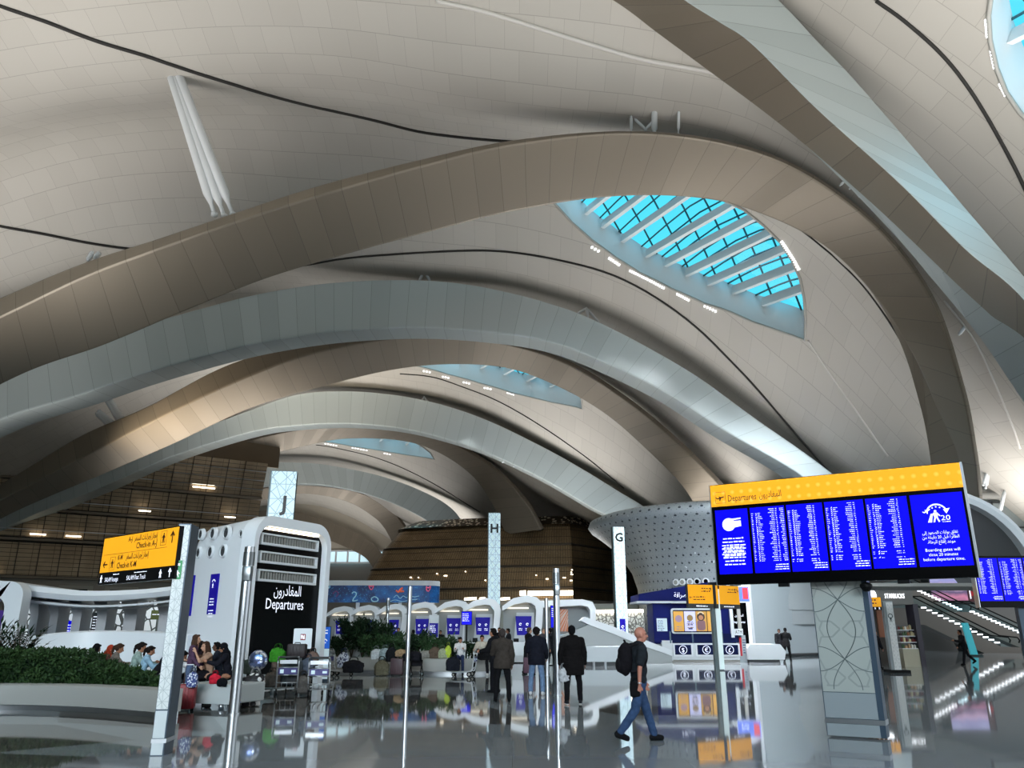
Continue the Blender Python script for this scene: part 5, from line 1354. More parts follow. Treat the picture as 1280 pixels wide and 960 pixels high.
# left arch leg of the pod with its purple banner
f = FR(P(-14, 800, 27.9).xy.to_3d(), (1, 0, 0)); w = P(28, 760, 27.9).x - f.o.x
ro = rrect(-.4, 0, w, 3.35, [.02, .02, .5, .5], 6); ri = rrect(-.2, 0, w - .55, 2.85, [.02, .02, .45, .4], 6)
mb = MB(); mb.frame(ro, ri, f.p(0, 0, -.4), f.x, f.y, .5); mb.build('arch_leg', M_WHITE, root, world=True, auto=True)
mb = MB(); f.box(mb, -.3, .6, w - .75, 2.4, -.5, -.4); mb.build('banner_screen', mat('banner_violet', (58, 28, 110), .4, emit=.35), root, world=True)
# low curved wall
lw = [P(x, y, Y) for x, y, Y in ((22, 798, 25.6), (60, 792, 26.4), (105, 788.5, 27), (150, 788, 27), (200, 789.5, 26.4), (236, 793, 25.6))]
sp_ = spline(lw, 30); mb = MB(); rr = []
for p in sp_: rr.append([mb.bm.verts.new(q) for q in (Vector((p.x, p.y - .1, .1)), Vector((p.x, p.y - .04, p.z - .05)), Vector((p.x, p.y + .05, p.z)), Vector((p.x, p.y + .35, p.z)), Vector((p.x, p.y + .4, .1)))])
mb.skin(rr); o = mb.build('low_wall', M_WHITE, auto=True); tag(o, 'low curved white wall behind the seated travellers on the left', 'wall')
for p in ():
    pass

# ---------- patterned coffee counter and shop on the right
YS = 42.0
f = FR(Vector((P(1086, 800, YS).x, YS, 0)), (1, 0, 0)); U = lambda px: P(px, 800, YS).x - f.o.x; V = lambda py: P(1110, py, YS).z
root = thing('coffee_shop', 'grey coffee shop front with white lettering and round emblem, beyond the patterned column', 'shop', GX(1120, YS))
mb = MB(); f.box(mb, -.4, V(755.5), U(1149), V(735), -.6, 0); fas = mb.build('fascia', mat('fascia_taupe', (112, 110, 106), .5), root, world=True)
mb = MB(); f.box(mb, -.4, V(734.6), U(1147), V(732.8), -.7, .1); mb.build('cornice', M_DKGREY, root, world=True)
f.text('STARBUCKS', U(1113), V(747.8), .24, M_LEDW, fas, width=U(1138) - U(1113), off=.03)
mb = MB(); um = U(1097.3); f.poly(mb, [(um + .2 * math.cos(a) , V(745.5) + .33 * math.sin(a)) for a in [k * math.pi / 12 for k in range(24)]], 0, .08); mb.build('emblem', M_LEDW, fas, world=True)
mb = MB(); f.box(mb, U(1147), 0, U(1153), V(755), -.8, .05); mb.build('corner_pier', mat('pier_dark', (52, 48, 60), .5), root, world=True)
mb = MB(); f.box(mb, -.5, 0, U(1149), V(755), -4.0, -3.8); mb.build('back_wall', mat('shop_back', (74, 68, 62), .6), root, world=True)
mb = MB(); f.box(mb, -.5, V(755), U(1153), V(753), -4.0, -.6); mb.build('shop_ceiling', mat('shop_back', (74, 68, 62), .6), root, world=True)
mb = MB(); f.box(mb, U(1132), 1.4, U(1141), V(757), -3.0, -2.9); mb.build('copper_panel', mat('copper', (146, 92, 66), .4, .3), root, world=True)
for px in (1103.5, 1126):
    mb = MB(); mb.cyl(f.p(U(px) + .1, 0, -1.5), f.p(U(px) + .1, V(755), -1.5), .17, n=16); mb.build('column', M_GREY, root, world=True, smooth=True)
# display case with coloured goods
dc = thing('display_case', 'stepped display case crowded with small packages in the coffee shop', 'display case', f.p(U(1138), 0, -.2))
mb = MB(); f.box(mb, U(1127), 0, U(1148), .85, -.5, 0); mb.build('body', mat('case_cream', (176, 172, 150), .5), dc, world=True)
mb = MB()
for k in range(4): f.box(mb, U(1127), .85 + k * .3, U(1148), .89 + k * .3, -.5 - k * .05, -.05 - k * .06)
mb.build('shelf', M_WHITE2, dc, world=True)
cols = [(198, 160, 120), (120, 40, 36), (60, 46, 40), (214, 196, 150), (70, 96, 60), (230, 226, 214), (156, 96, 50)]
for k in range(4):
    u = U(1127) + .08
    while u < U(1147.5):
        w = rng.uniform(.07, .13); h = rng.uniform(.1, .22); c = cols[rng.randrange(7)]
        mb = MB(); f.box(mb, u, .89 + k * .3, u + w, .89 + k * .3 + h, -.28 - k * .05, -.14 - k * .06, .01); f.box(mb, u + w * .3, .89 + k * .3 + h, u + w * .7, .9 + k * .3 + h + .02, -.24 - k * .05, -.18 - k * .06)
        tag(mb.build('package', mat('goods_%d_%d_%d' % c, c, .5)), 'small %s package standing on the shop display case' % {(198, 160, 120): 'tan', (120, 40, 36): 'dark red', (60, 46, 40): 'dark brown', (214, 196, 150): 'cream', (70, 96, 60): 'green', (230, 226, 214): 'white', (156, 96, 50): 'copper'}[c], 'package', 'packages of each colour on the display case')
        u += w + rng.uniform(.02, .06)
# shop signs
c = GX(1119, 36); root = thing('wayfinding_sign', 'small yellow sign on a pale slim post before the coffee shop', 'sign', c); f = FR(c, (1, -.05, 0))
mb = MB(); f.box(mb, -.12, .1, .3, 2.98, -.25, 0); mb.build('post', mat('post_pale', (150, 160, 162), .4), root, world=True)
mb = MB(); f.box(mb, .0, .12, .28, 2.93, 0, .02); uvbox(mb, f); fc = mb.build('tracery_face', M_PATD, root, world=True)
mb = MB(); arc(f, mb, .12, 2.35, .09, 0, 360, .035, .022, 14); icon_person(f, mb, .12, 2.1, .2, .022); mb.build('pictogram', M_TEAL, fc, world=True)
mb = MB(); f.box(mb, -.3, 0, .55, .12, -.5, .3); mb.build('base', M_BLACKM, root, world=True)
mb = MB(); f.box(mb, -1.15, 2.6, -.2, 3.15, -.12, 0); lf = mb.build('leaf', M_BLACKM, root, world=True)
mb = MB(); f.box(mb, -1.14, 2.74, -.2, 3.14, 0, .015); yp = mb.build('yellow_panel', M_YEL, root, world=True)
mb = MB(); lines_block(f, mb, -1.05, 3.0, .75, .14, 2, .9, .016, 4); mb.build('lettering', M_INK, yp, world=True)
mb = MB()
for k in range(5): icon_person(f, mb, -1.02 + k * .18, 2.62, .11, .004)
mb.build('pictogram', M_TXT, lf, world=True)
c = GX(1096, 39.5); root = thing('menu_screen', 'small bright menu screen hanging in the coffee shop entrance', 'screen', c); f = FR(c, (1, 0, 0)); z0, z1 = P(1096, 780, 39.5).z, P(1096, 765, 39.5).z
mb = MB(); f.box(mb, -.2, z0, .2, z1, -.06, 0); mb.build('casing', M_DKGREY, root, world=True)
mb = MB(); f.box(mb, -.18, z0 + .03, .18, z1 - .03, 0, .01); s = mb.build('screen', M_PALE, root, world=True)
mb = MB(); lines_block(f, mb, -.14, z1 - .14, .28, .09, 5, .8, .011, 2); mb.build('print', mat('print_ink', (60, 66, 130), .5, emit=.2), s, world=True)
mb = MB(); f.box(mb, -.03, 0, .03, z0, -.06, -.02); f.box(mb, -.18, 0, .18, .04, -.2, .12); mb.build('stand', M_DKGREY, root, world=True)

# ---------- white shell canopy over the right-hand foot of the arch
root = thing('shell_canopy', 'huge white-rimmed shell canopy with a grey lining behind the departures board', 'canopy', (16.5, 29, 3))
c0 = P(1192, 733, 29); A_ = P(1312, 733, 29).x - c0.x; B_ = P(1195, 611, 29).z - c0.z
f = FR(c0, (1, 0, 0)); n = 28
def half(a, b, lo=0): return [(a * math.cos(math.pi * k / n), lo + b * math.sin(math.pi * k / n)) for k in range(n + 1)]
o_, i_ = half(A_, B_), half(A_ - .34, B_ - .34, 0)
mb = MB(); rr = []
for p, q in zip(o_, i_):
    m_ = ((p[0] + q[0]) / 2, (p[1] + q[1]) / 2)
    rr.append([mb.bm.verts.new(f.p(*p, -.3)), mb.bm.verts.new(f.p(*p, .0)), mb.bm.verts.new(f.p(*m_, .1)), mb.bm.verts.new(f.p(*q, .0)), mb.bm.verts.new(f.p(*q, -.5))])
mb.skin(rr); mb.build('rim', M_WHITE, root, world=True, auto=True)
mb = MB(); rr = []
for p, q in zip(half(A_ - .34, B_ - .34), half(A_ * .55, B_ * .3)):
    rr.append([mb.bm.verts.new(f.p(*p, -.4)), mb.bm.verts.new(f.p(p[0] * .93, p[1] * .8, -1.6)), mb.bm.verts.new(f.p(*q, -3.0))])
mb.skin(rr, False, False); mb.build('lining', mat('shell_lining', (124, 122, 124), .55), root, world=True, smooth=True)
mb = MB(); f.box(mb, -A_, .0, A_, .12, -3.0, -.05); mb.build('underside', M_GREY, root, world=True)
mb = MB()
for u in (-2.4, 2.4): f.box(mb, u - .15, -3.2, u + .15, 0, -3.0, -2.7)
# big art screen on the far wing wall
f = FR(P(1166, 752, 79), (1, 0, 0)); w = P(1218, 750, 79).x - f.o.x; h = P(1190, 719, 79).z - f.o.z
root = thing('art_screen', 'large lit screen showing a pink mountain sunset beside the escalators', 'screen', f.p(w / 2, 0, 0))
mb = MB(); f.box(mb, -.1, -.1, w + .1, h + .1, -1.5, 0); mb.build('casing', M_DKGREY, root, world=True)
m = mat('mountain_picture', (190, 160, 200), .5, emit=.62); t = NT(m); sp = t.n('ShaderNodeSeparateXYZ', {0: t.obj()})
nz = t.noise(.6, 5, t.obj()); hgt = t.math('ADD', sp.outputs[2], t.math('MULTIPLY', nz, 1.6))
r_ = t.n('ShaderNodeValToRGB', {0: t.math('DIVIDE', hgt, 4.0)}); e = r_.color_ramp.elements; e[0].position = .1; e[0].color = C3(96, 60, 92); e[1].position = .9; e[1].color = C3(196, 196, 236)
for pos, c in ((.3, (190, 120, 150)), (.42, (86, 76, 110)), (.55, (206, 170, 200)), (.68, (150, 150, 200))): x = r_.color_ramp.elements.new(pos); x.color = C3(*c)
t.base(r_.outputs[0]); t.link(r_.outputs[0], t.b.inputs['Emission Color'])
mb = MB(); f.box(mb, 0, 0, w * .85, h, 0, .05); mb.build('picture', m, root, world=True)
mb = MB(); f.box(mb, w * .87, 0, w, h, 0, .05); rp_ = mb.build('red_advert', mat('advert_maroon', (70, 26, 32), .5, emit=.3), root, world=True)
mb = MB(); arc(f, mb, w * .95, h * .3, .12, 0, 360, .24, .055, 10); mb.build('red_dot', M_REDP, rp_, world=True); mb = MB(); f.poly(mb, rrect(w * .9, h * .1, w * .93, h * .45, .06, 2), .055, .06); mb.build('white_bottle', M_TXT, rp_, world=True)

# ---------- escalators in the right wing
def escalator(label, p_top, p_bot, Y, wd=1.3):
    a, b = P(*p_top, Y), P(*p_bot, Y); b.z = max(b.z, .35)
    f = FR((a.x, Y, 0), (1, 0, 0)); L = b.x - a.x; s = (b.z - a.z) / L
    root = thing('escalator', label, 'escalator', (b.x, Y, 0), 0, 'escalators')
    ext = 1.6
    prof2 = [(-2.5, a.z + .2), (0, a.z + .2), (L, b.z + .1), (L + ext, b.z + .05), (L + ext, 0), (L - .2, 0), (L - 1.4, b.z - 1.0 + .55), (0, a.z - 1.15), (-2.5, a.z - 1.15)]
    mb = MB(); f.poly(mb, prof2, -wd, 0); mb.build('truss', mat('truss_taupe', (112, 108, 102), .45), root, world=True)
    for d in (0.0, -wd + .04):
        mb = MB(); f.poly(mb, [(-2.5, a.z + .2), (0, a.z + .2), (L, b.z + .1), (L + ext, b.z + .05), (L + ext, b.z + .8), (L, b.z + .95), (0, a.z + 1.1), (-2.5, a.z + 1.1)], d - .02, d); bal = mb.build('balustrade', M_GLASS, root, world=True)
        mb = MB(); mb.tube([f.p(-2.5, a.z + 1.13, d), f.p(0, a.z + 1.13, d), f.p(L, b.z + .98, d), f.p(L + ext - .15, b.z + .83, d), f.p(L + ext, b.z + .6, d), f.p(L + ext - .1, b.z + .4, d)], .06, 6); mb.build('handrail', M_BLACKM, bal, world=True, smooth=True)
    mb = MB(); n = int(L / .4)
    for k in range(n): f.box(mb, k * L / n, a.z + (b.z - a.z) * k / n - .1, (k + 1) * L / n, a.z + (b.z - a.z) * k / n + .1, -wd + .1, -.08)
    mb.build('steps', M_DKGREY, root, world=True)
    n = 14
    for k in range(n):
        mb = MB(); u = L * (k + .3) / n; z = a.z + (b.z - a.z) * (k + .3) / n + .28; c = f.p(u, z, .02)
        mb.box(c, (.42, .06, .1), M=None); lm = mb.build('skirt_lamp', M_LEDW, root, world=True)
    return root
escalator('escalator whose row of skirt lamps comes down to the floor behind the walking man', (1153, 763), (1252, 810), 68)
escalator('upper escalator descending beneath the mountain screen', (1140, 738), (1203, 767), 74)
escalator('escalator with a dotted light line at the far right, under the second board', (1214, 768), (1290, 801), 72)
# sloping soffit walls between escalators
mb = MB(); f = FR((P(1150, 780, 77).x, 77, 0), (1, 0, 0)); f.poly(mb, [(0, 0), (14, 0), (0, 4.2)], -.4, 0); o = mb.build('landing_wall', mat('wing_wall', (128, 128, 126), .6)); tag(o, 'grey triangular wall under the escalators', 'wall panel')
# cyan banner column
c = GX(1217, 60); root = thing('cyan_totem', 'slim turquoise glowing totem behind the walking man', 'totem', c); f = FR(c, (1, 0, 0))
mb = MB(); f.poly(mb, [(-.12, .1), (.35, .1), (.0, 2.3), (-.42, 2.3)], -.2, 0); mb.build('panel', mat('totem_cyan', (70, 176, 190), .4, emit=.45), root, world=True)
mb = MB(); f.box(mb, -.3, 0, .6, .1, -.4, .2); mb.build('base', M_TEAL, root, world=True)

# ---------- info totem and poster board by the pod
c = GX(403, 29.5); root = thing('info_totem', 'slim blue and white lit totem at the right edge of the Departures pod', 'totem', c); f = FR(c, (1, .1, 0)); zt = P(403, 783, 29.5).z
mb = MB(); f.box(mb, -.2, 0, .17, zt, -.15, 0); mb.build('casing', M_SLATE, root, world=True)
mb = MB(); f.box(mb, -.15, zt - .75, .16, zt - .02, 0, .012); s = mb.build('blue_panel', mat('totem_blue', (30, 92, 196), .4, emit=.6), root, world=True)
mb = MB(); f.box(mb, -.15, .1, .16, zt - .76, 0, .012); mb.build('white_panel', M_PALE, root, world=True)
mb = MB(); lines_block(f, mb, -.1, zt - .15, .2, .1, 2, .9, .013, 2); arc(f, mb, 0, zt - .5, .06, 0, 300, .03, .013, 10); mb.build('lettering', M_TXT, s, world=True)
c = GX(373, 25.2); root = thing('poster_stand', 'white poster on a stand before the black panel, behind the loaded trolley', 'poster', c); f = FR(c, (1, .1, 0)); z0, z1 = P(373, 811, 25.2).z, P(373, 785.5, 25.2).z
mb = MB(); f.poly(mb, rrect(-.27, z0, .28, z1, .03, 2), -.03, 0); pp = mb.build('poster', mat('poster_white', (206, 214, 220), .5, emit=.2), root, world=True)
mb = MB(); f.box(mb, -.06, z0 + .25, .09, z0 + .43, 0, .006); lg = mb.build('logo', mat('logo_red', (140, 40, 46), .5), pp, world=True)
mb = MB(); stroke(f, mb, [(-.03, z0 + .29), (-.03, z0 + .4), (.015, z0 + .36), (.015, z0 + .29)], .025, .007); stroke(f, mb, [(.05, z0 + .28), (.05, z0 + .4)], .025, .007); mb.build('mark', M_TXT, lg, world=True)
mb = MB(); mb.cyl(f.p(0, 0, -.05), f.p(0, z0 + .1, -.03), .025, n=8); mb.lathe([(.2, 0), (.2, .02), (.03, .04)], f.p(0, 0, -.05), 16); mb.build('stand', M_CHROME, root, world=True)

# ---------- planters and benches
M_STONE = mat('planter_grey', (150, 150, 146), .5)
def curb(name, label, cat, pts, h, d, lip=.1, kick=.12, m=M_STONE):
    """low curving wall with a recessed steel kick plate"""
    sp_ = spline(pts, max(12, len(pts) * 6)); root = thing(name, label, cat, sp_[len(sp_) // 2])
    mb = MB(); rr = []
    for i, p in enumerate(sp_):
        t_ = sp_[min(i + 1, len(sp_) - 1)] - sp_[max(i - 1, 0)]; n_ = Vector((-t_.y, t_.x, 0)).normalized()
        z = Vector((0, 0, 1))
        rr.append([mb.bm.verts.new(q) for q in (p + z * kick, p + z * (h - .12) - n_ * .02, p + z * (h - .03) + n_ * .01, p + z * h + n_ * .06, p + z * h + n_ * d, p + z * kick + n_ * d)])
    mb.skin(rr); mb.build('wall', m, root, world=True, auto=True)
    mb = MB(); rr = []
    for i, p in enumerate(sp_):
        t_ = sp_[min(i + 1, len(sp_) - 1)] - sp_[max(i - 1, 0)]; n_ = Vector((-t_.y, t_.x, 0)).normalized(); z = Vector((0, 0, 1))
        rr.append([mb.bm.verts.new(q) for q in (p + n_ * .12, p + n_ * .12 + z * kick, p + n_ * (d - .05) + z * kick, p + n_ * (d - .05))])
    mb.skin(rr); mb.build('kick_plate', M_CHROME, root, world=True, auto=True)
    return root
curb('planter', 'long curved grey planter with a steel kick plate under the clipped hedge, left foreground', 'planter', [G(-170, 893), G(-60, 889), G(0, 888), G(60, 889), G(120, 892), G(170, 896), G(202, 899)], .56, .42)
curb('seat_wall', 'low pale seat wall behind the hedge where travellers sit', 'bench', [GX(55, 23.8), GX(100, 22.7), GX(150, 21.6), GX(200, 20.6), GX(232, 20.1)], .46, .5)
c0 = GX(262, 19.4); root = thing('white_bench', 'low white bench with round steel feet between the sign post and the thick steel post', 'bench', c0); f = FR(GX(222, 19.5), GX(287, 19.0) - GX(222, 19.5)); W = (GX(287, 19.0) - GX(222, 19.5)).length
mb = MB(); f.poly(mb, rrect(0, .13, W, .55, .03, 2), -1.2, 0); mb.build('seat', mat('bench_white', (186, 192, 192), .45), root, world=True)
for u in (.25, W - .12, W - .36):
    mb = MB(); mb.cyl(f.p(u, 0, -.15), f.p(u, .14, -.15), .06, n=12); mb.build('foot', M_CHROME, root, world=True, smooth=True)
curb('planter', 'middle planter wall where the luggage and seated men are, under the shrubs', 'planter', [GX(398, 37.2), GX(440, 36), GX(500, 35), GX(560, 34.4), GX(606, 34.6), GX(640, 36)], .62, .55)
curb('planter', 'farther pale planter rim left of the shrubs, behind the second trolley', 'planter', [GX(402, 39.5), GX(440, 39), GX(480, 38.3), GX(520, 38.2)], 1.05, .4, m=mat('planter_pale', (186, 188, 186), .5))
c0 = GX(330, 25); root = thing('white_bench', 'low white bench end beside the loaded trolley before the black panel', 'bench', c0); f = FR(GX(316, 24), (1, .1, 0))
mb = MB(); f.poly(mb, rrect(0, .14, .6, .5, .04, 2), -.5, 0); mb.build('seat', mat('bench_white', (186, 192, 192), .45), root, world=True)
for u in (.1, .5):
    mb = MB(); mb.cyl(f.p(u, 0, -.15), f.p(u, .15, -.15), .05, n=12); mb.build('foot', M_CHROME, root, world=True, smooth=True)

# ---------- roof struts
def strut(label, pix, Y0, Y1=None, r=.16, foot=None):
    """white tubular prop from arch to roof: list of (bottom px, top px)"""
    cs = [(P(*a, Y0), P(*b, Y1 or Y0)) for a, b in pix]
    root = thing('roof_strut', label, 'strut', cs[0][0], 0, 'white roof struts')
    for a, b in cs:
        mb = MB(); d = (b - a); mb.tube([a, a + d * .06, a + d * .12, a + d * .88, a + d * .94, b], [r * .4, r * .45, r, r, r * .45, r * .4], 10); mb.build('tube', M_WHITE2, root, world=True, smooth=True)
    for e in (0, 1):
        mb = MB()
        if e == 0:
            for a, b in cs: mb.ball(a, r * .8, 1)
        else: mb.ball(cs[0][1], r * .9, 1)
        mb.build('joint', M_WHITE2, root, world=True, smooth=True)
strut('big white V-shaped strut standing on the great bronze arch, upper left', [((268, 268), (205, 66)), ((291, 268), (211, 62)), ((280, 270), (212, 78))], 35.4, 36.2, .24)
strut('stout grey strut at the crown of the great bronze arch', [((818, 166), (818, 127))], 35.5, r=.16)
strut('taller slim strut right of the crown of the great bronze arch', [((848, 167), (849, 108))], 35.2, r=.08)
strut('small braced strut left of the crown of the great bronze arch', [((789, 163), (789, 146)), ((808, 163), (793, 148)), ((806, 163), (818, 150))], 35.6, r=.08)
strut('slanted white strut on the second bronze arch, far left', [((158, 531), (129, 486)), ((152, 531), (127, 488))], 62.5, r=.22)
strut('pair of short white props left of the slanted strut', [((142, 530), (124, 514)), ((136, 531), (120, 516))], 62.5, r=.2)
strut('little white V strut at the crown of the first pale arch', [((524, 351), (530, 338)), ((538, 352), (530, 338))], 52.5, r=.1)
strut('little white V strut right of the crown of the first pale arch', [((722, 392), (733, 385)), ((748, 402), (733, 385)), ((735, 396), (733, 385))], 52.5, r=.1)
strut('tiny strut pair on the second bronze arch, under the pale arch', [((476, 414), (476, 408)), ((488, 414), (488, 408))], 62, r=.12)
strut('little strut pair on the right flank of the second bronze arch', [((846, 516), (850, 503)), ((862, 523), (852, 505))], 62.5, r=.1)
strut('small strut at the crown of the second pale arch', [((524, 506), (530, 496)), ((538, 507), (530, 496))], 80.5, r=.12)
strut('small strut high on the right of the third bronze arch', [((628, 578), (636, 570)), ((642, 583), (638, 571))], 80.5, r=.12)
strut('tiny twin struts at the left end of the great bronze arch', [((110, 325), (115, 316)), ((119, 322), (125, 315))], 36, r=.13)
strut('short strut on the right leg of the great bronze arch', [((1199, 418), (1208, 406))], 36, r=.09)
strut('row strut where the two nearest arches meet, upper end', [((1050, 232), (1060, 222)), ((1062, 236), (1068, 228))], 34.6, r=.07)
strut('row strut where the two nearest arches meet, middle', [((1074, 246), (1070, 232)), ((1090, 262), (1086, 246))], 34.6, r=.07)
strut('row strut where the two nearest arches meet, lower end', [((1108, 278), (1102, 262))], 34.6, r=.07)
strut('white V strut by the glazed roof edge, right of the arch leg', [((1232, 610), (1238, 576)), ((1229, 606), (1240, 574)), ((1250, 640), (1256, 613))], 43, r=.1)

# ---------- air slots beside the skylights: rows of short white fittings
def slots(items, y0, w, wh):
    for lb, a, b, n in items:
        pa, pb_ = on_roof(*a, y0), on_roof(*b, y0)
        root = thing('light_slot', lb, 'light', (pa + pb_) / 2, 0, wh)
        for k in range(n):
            p = pa.lerp(pb_, (k + .5) / n); z = roof(p.x, p.y); d = (pb_ - pa)
            mb = MB(); mb.box(Vector((p.x, p.y, z - .06)), (d.length / n * .55, w, .1), rz=math.atan2(d.y, d.x)); mb.build('lamp', mat('slot_white', (246, 248, 250), .5, emit=1.3), root, world=True)
slots([('first light slot below the biggest skylight, upper left', (738, 307), (750, 314), 3), ('second light slot below the biggest skylight', (760, 321), (775, 331), 6), ('longest light slot below the biggest skylight', (786, 337), (831, 360), 18), ('fourth light slot below the biggest skylight', (845, 366), (862, 375), 7), ('lowest light slot below the biggest skylight', (879, 381), (896, 389), 5), ('curved row of lamps along the right rim of the biggest skylight', (976, 300), (999, 337), 14)], 38, .2, 'light slots by the biggest skylight')
slots([('first light slot under the second skylight', (528, 463), (539, 465), 3), ('second light slot under the second skylight', (552, 470), (562, 472), 3), ('third light slot under the second skylight', (578, 477), (588, 479), 3), ('fourth light slot under the second skylight', (604, 484), (615, 486), 3), ('last light slot under the second skylight', (633, 490), (643, 493), 4)], 66, .26, 'light slots by the second skylight')
slots([('left light slot under the third skylight', (405, 554), (422, 557), 5), ('middle light slot under the third skylight', (439, 559), (460, 563), 6), ('right light slot under the third skylight', (479, 566), (489, 568), 3)], 97, .26, 'light slots by the third skylight')
slots([('uppermost lamp slot at the rim of the corner skylight', (1233, 22), (1235, 45), 7), ('middle lamp slot at the rim of the corner skylight', (1239, 60), (1244, 84), 6), ('lower lamp slot at the rim of the corner skylight', (1250, 102), (1258, 118), 5)], 4, .16, 'light slots by the corner skylight')
# ================= people =================
def capsule(mb, a, b, ra, rb, n=12):
    """tapered limb piece with round ends"""
    a, b = Vector(a), Vector(b); d = b - a
    if d.length < 1e-5: d = Vector((0, 0, 1e-4))
    t = d.normalized(); pts = []; rs = []
    for k in range(4):
        an = math.pi / 2 * (1 - k / 4); pts.append(a - t * ra * math.sin(an)); rs.append(max(ra * math.cos(an), .001))
    pts += [a, b]; rs += [ra, rb]
    for k in range(1, 5):
        an = math.pi / 2 * k / 4; pts.append(b + t * rb * math.sin(an)); rs.append(max(rb * math.cos(an), .001))
    mb.tube(pts, rs, n)
def chain(mb, pts, rs):
    for (a, ra), (b, rb) in zip(zip(pts, rs), list(zip(pts, rs))[1:]): capsule(mb, a, b, ra, rb)
def merged(mb, voxel, smooth=4, noise=0.0, seed=0, nscale=9.0):
    """fuse the overlapping pieces into one continuous surface"""
    me = mb.mesh()
    o = bpy.data.objects.new('t', me); COL.objects.link(o)
    md = o.modifiers.new('r', 'REMESH'); md.mode = 'VOXEL'; md.voxel_size = voxel; md.use_smooth_shade = True
    if smooth: s = o.modifiers.new('s', 'SMOOTH'); s.iterations = smooth; s.factor = .5
    dg = bpy.context.evaluated_depsgraph_get(); out = bpy.data.meshes.new_from_object(o.evaluated_get(dg))
    bpy.data.objects.remove(o); bpy.data.meshes.remove(me)
    if noise:
        from mathutils import noise as N
        off = Vector((seed * 3.1, seed * 1.7, 0))
        nn = [v.normal.copy() for v in out.vertices]
        for v, q in zip(out.vertices, nn):
            p = v.co * nscale + off; p.z *= 1.6
            v.co += q * noise * (N.noise(p) + .5 * N.noise(p * 2.1))
    return out
SKINS = {'fair': mat('skin_fair', (196, 150, 124), .55), 'tan': mat('skin_tan', (164, 112, 84), .55), 'brown': mat('skin_brown', (112, 72, 52), .55), 'ruddy': mat('skin_ruddy', (176, 116, 96), .5)}
M_EYE = mat('eye_dark', (22, 16, 14), .2); M_LIP = mat('lip', (140, 78, 70), .5)
def fabric(rgb):
    a = tuple(min(255, int(c * 1.05 + 2)) for c in rgb); b = tuple(int(c * .92) for c in rgb)
    m = noisy('cloth_%d_%d_%d' % rgb, a, b, 14, .9); m.node_tree.nodes['Principled BSDF'].inputs['Specular IOR Level'].default_value = .12; return m
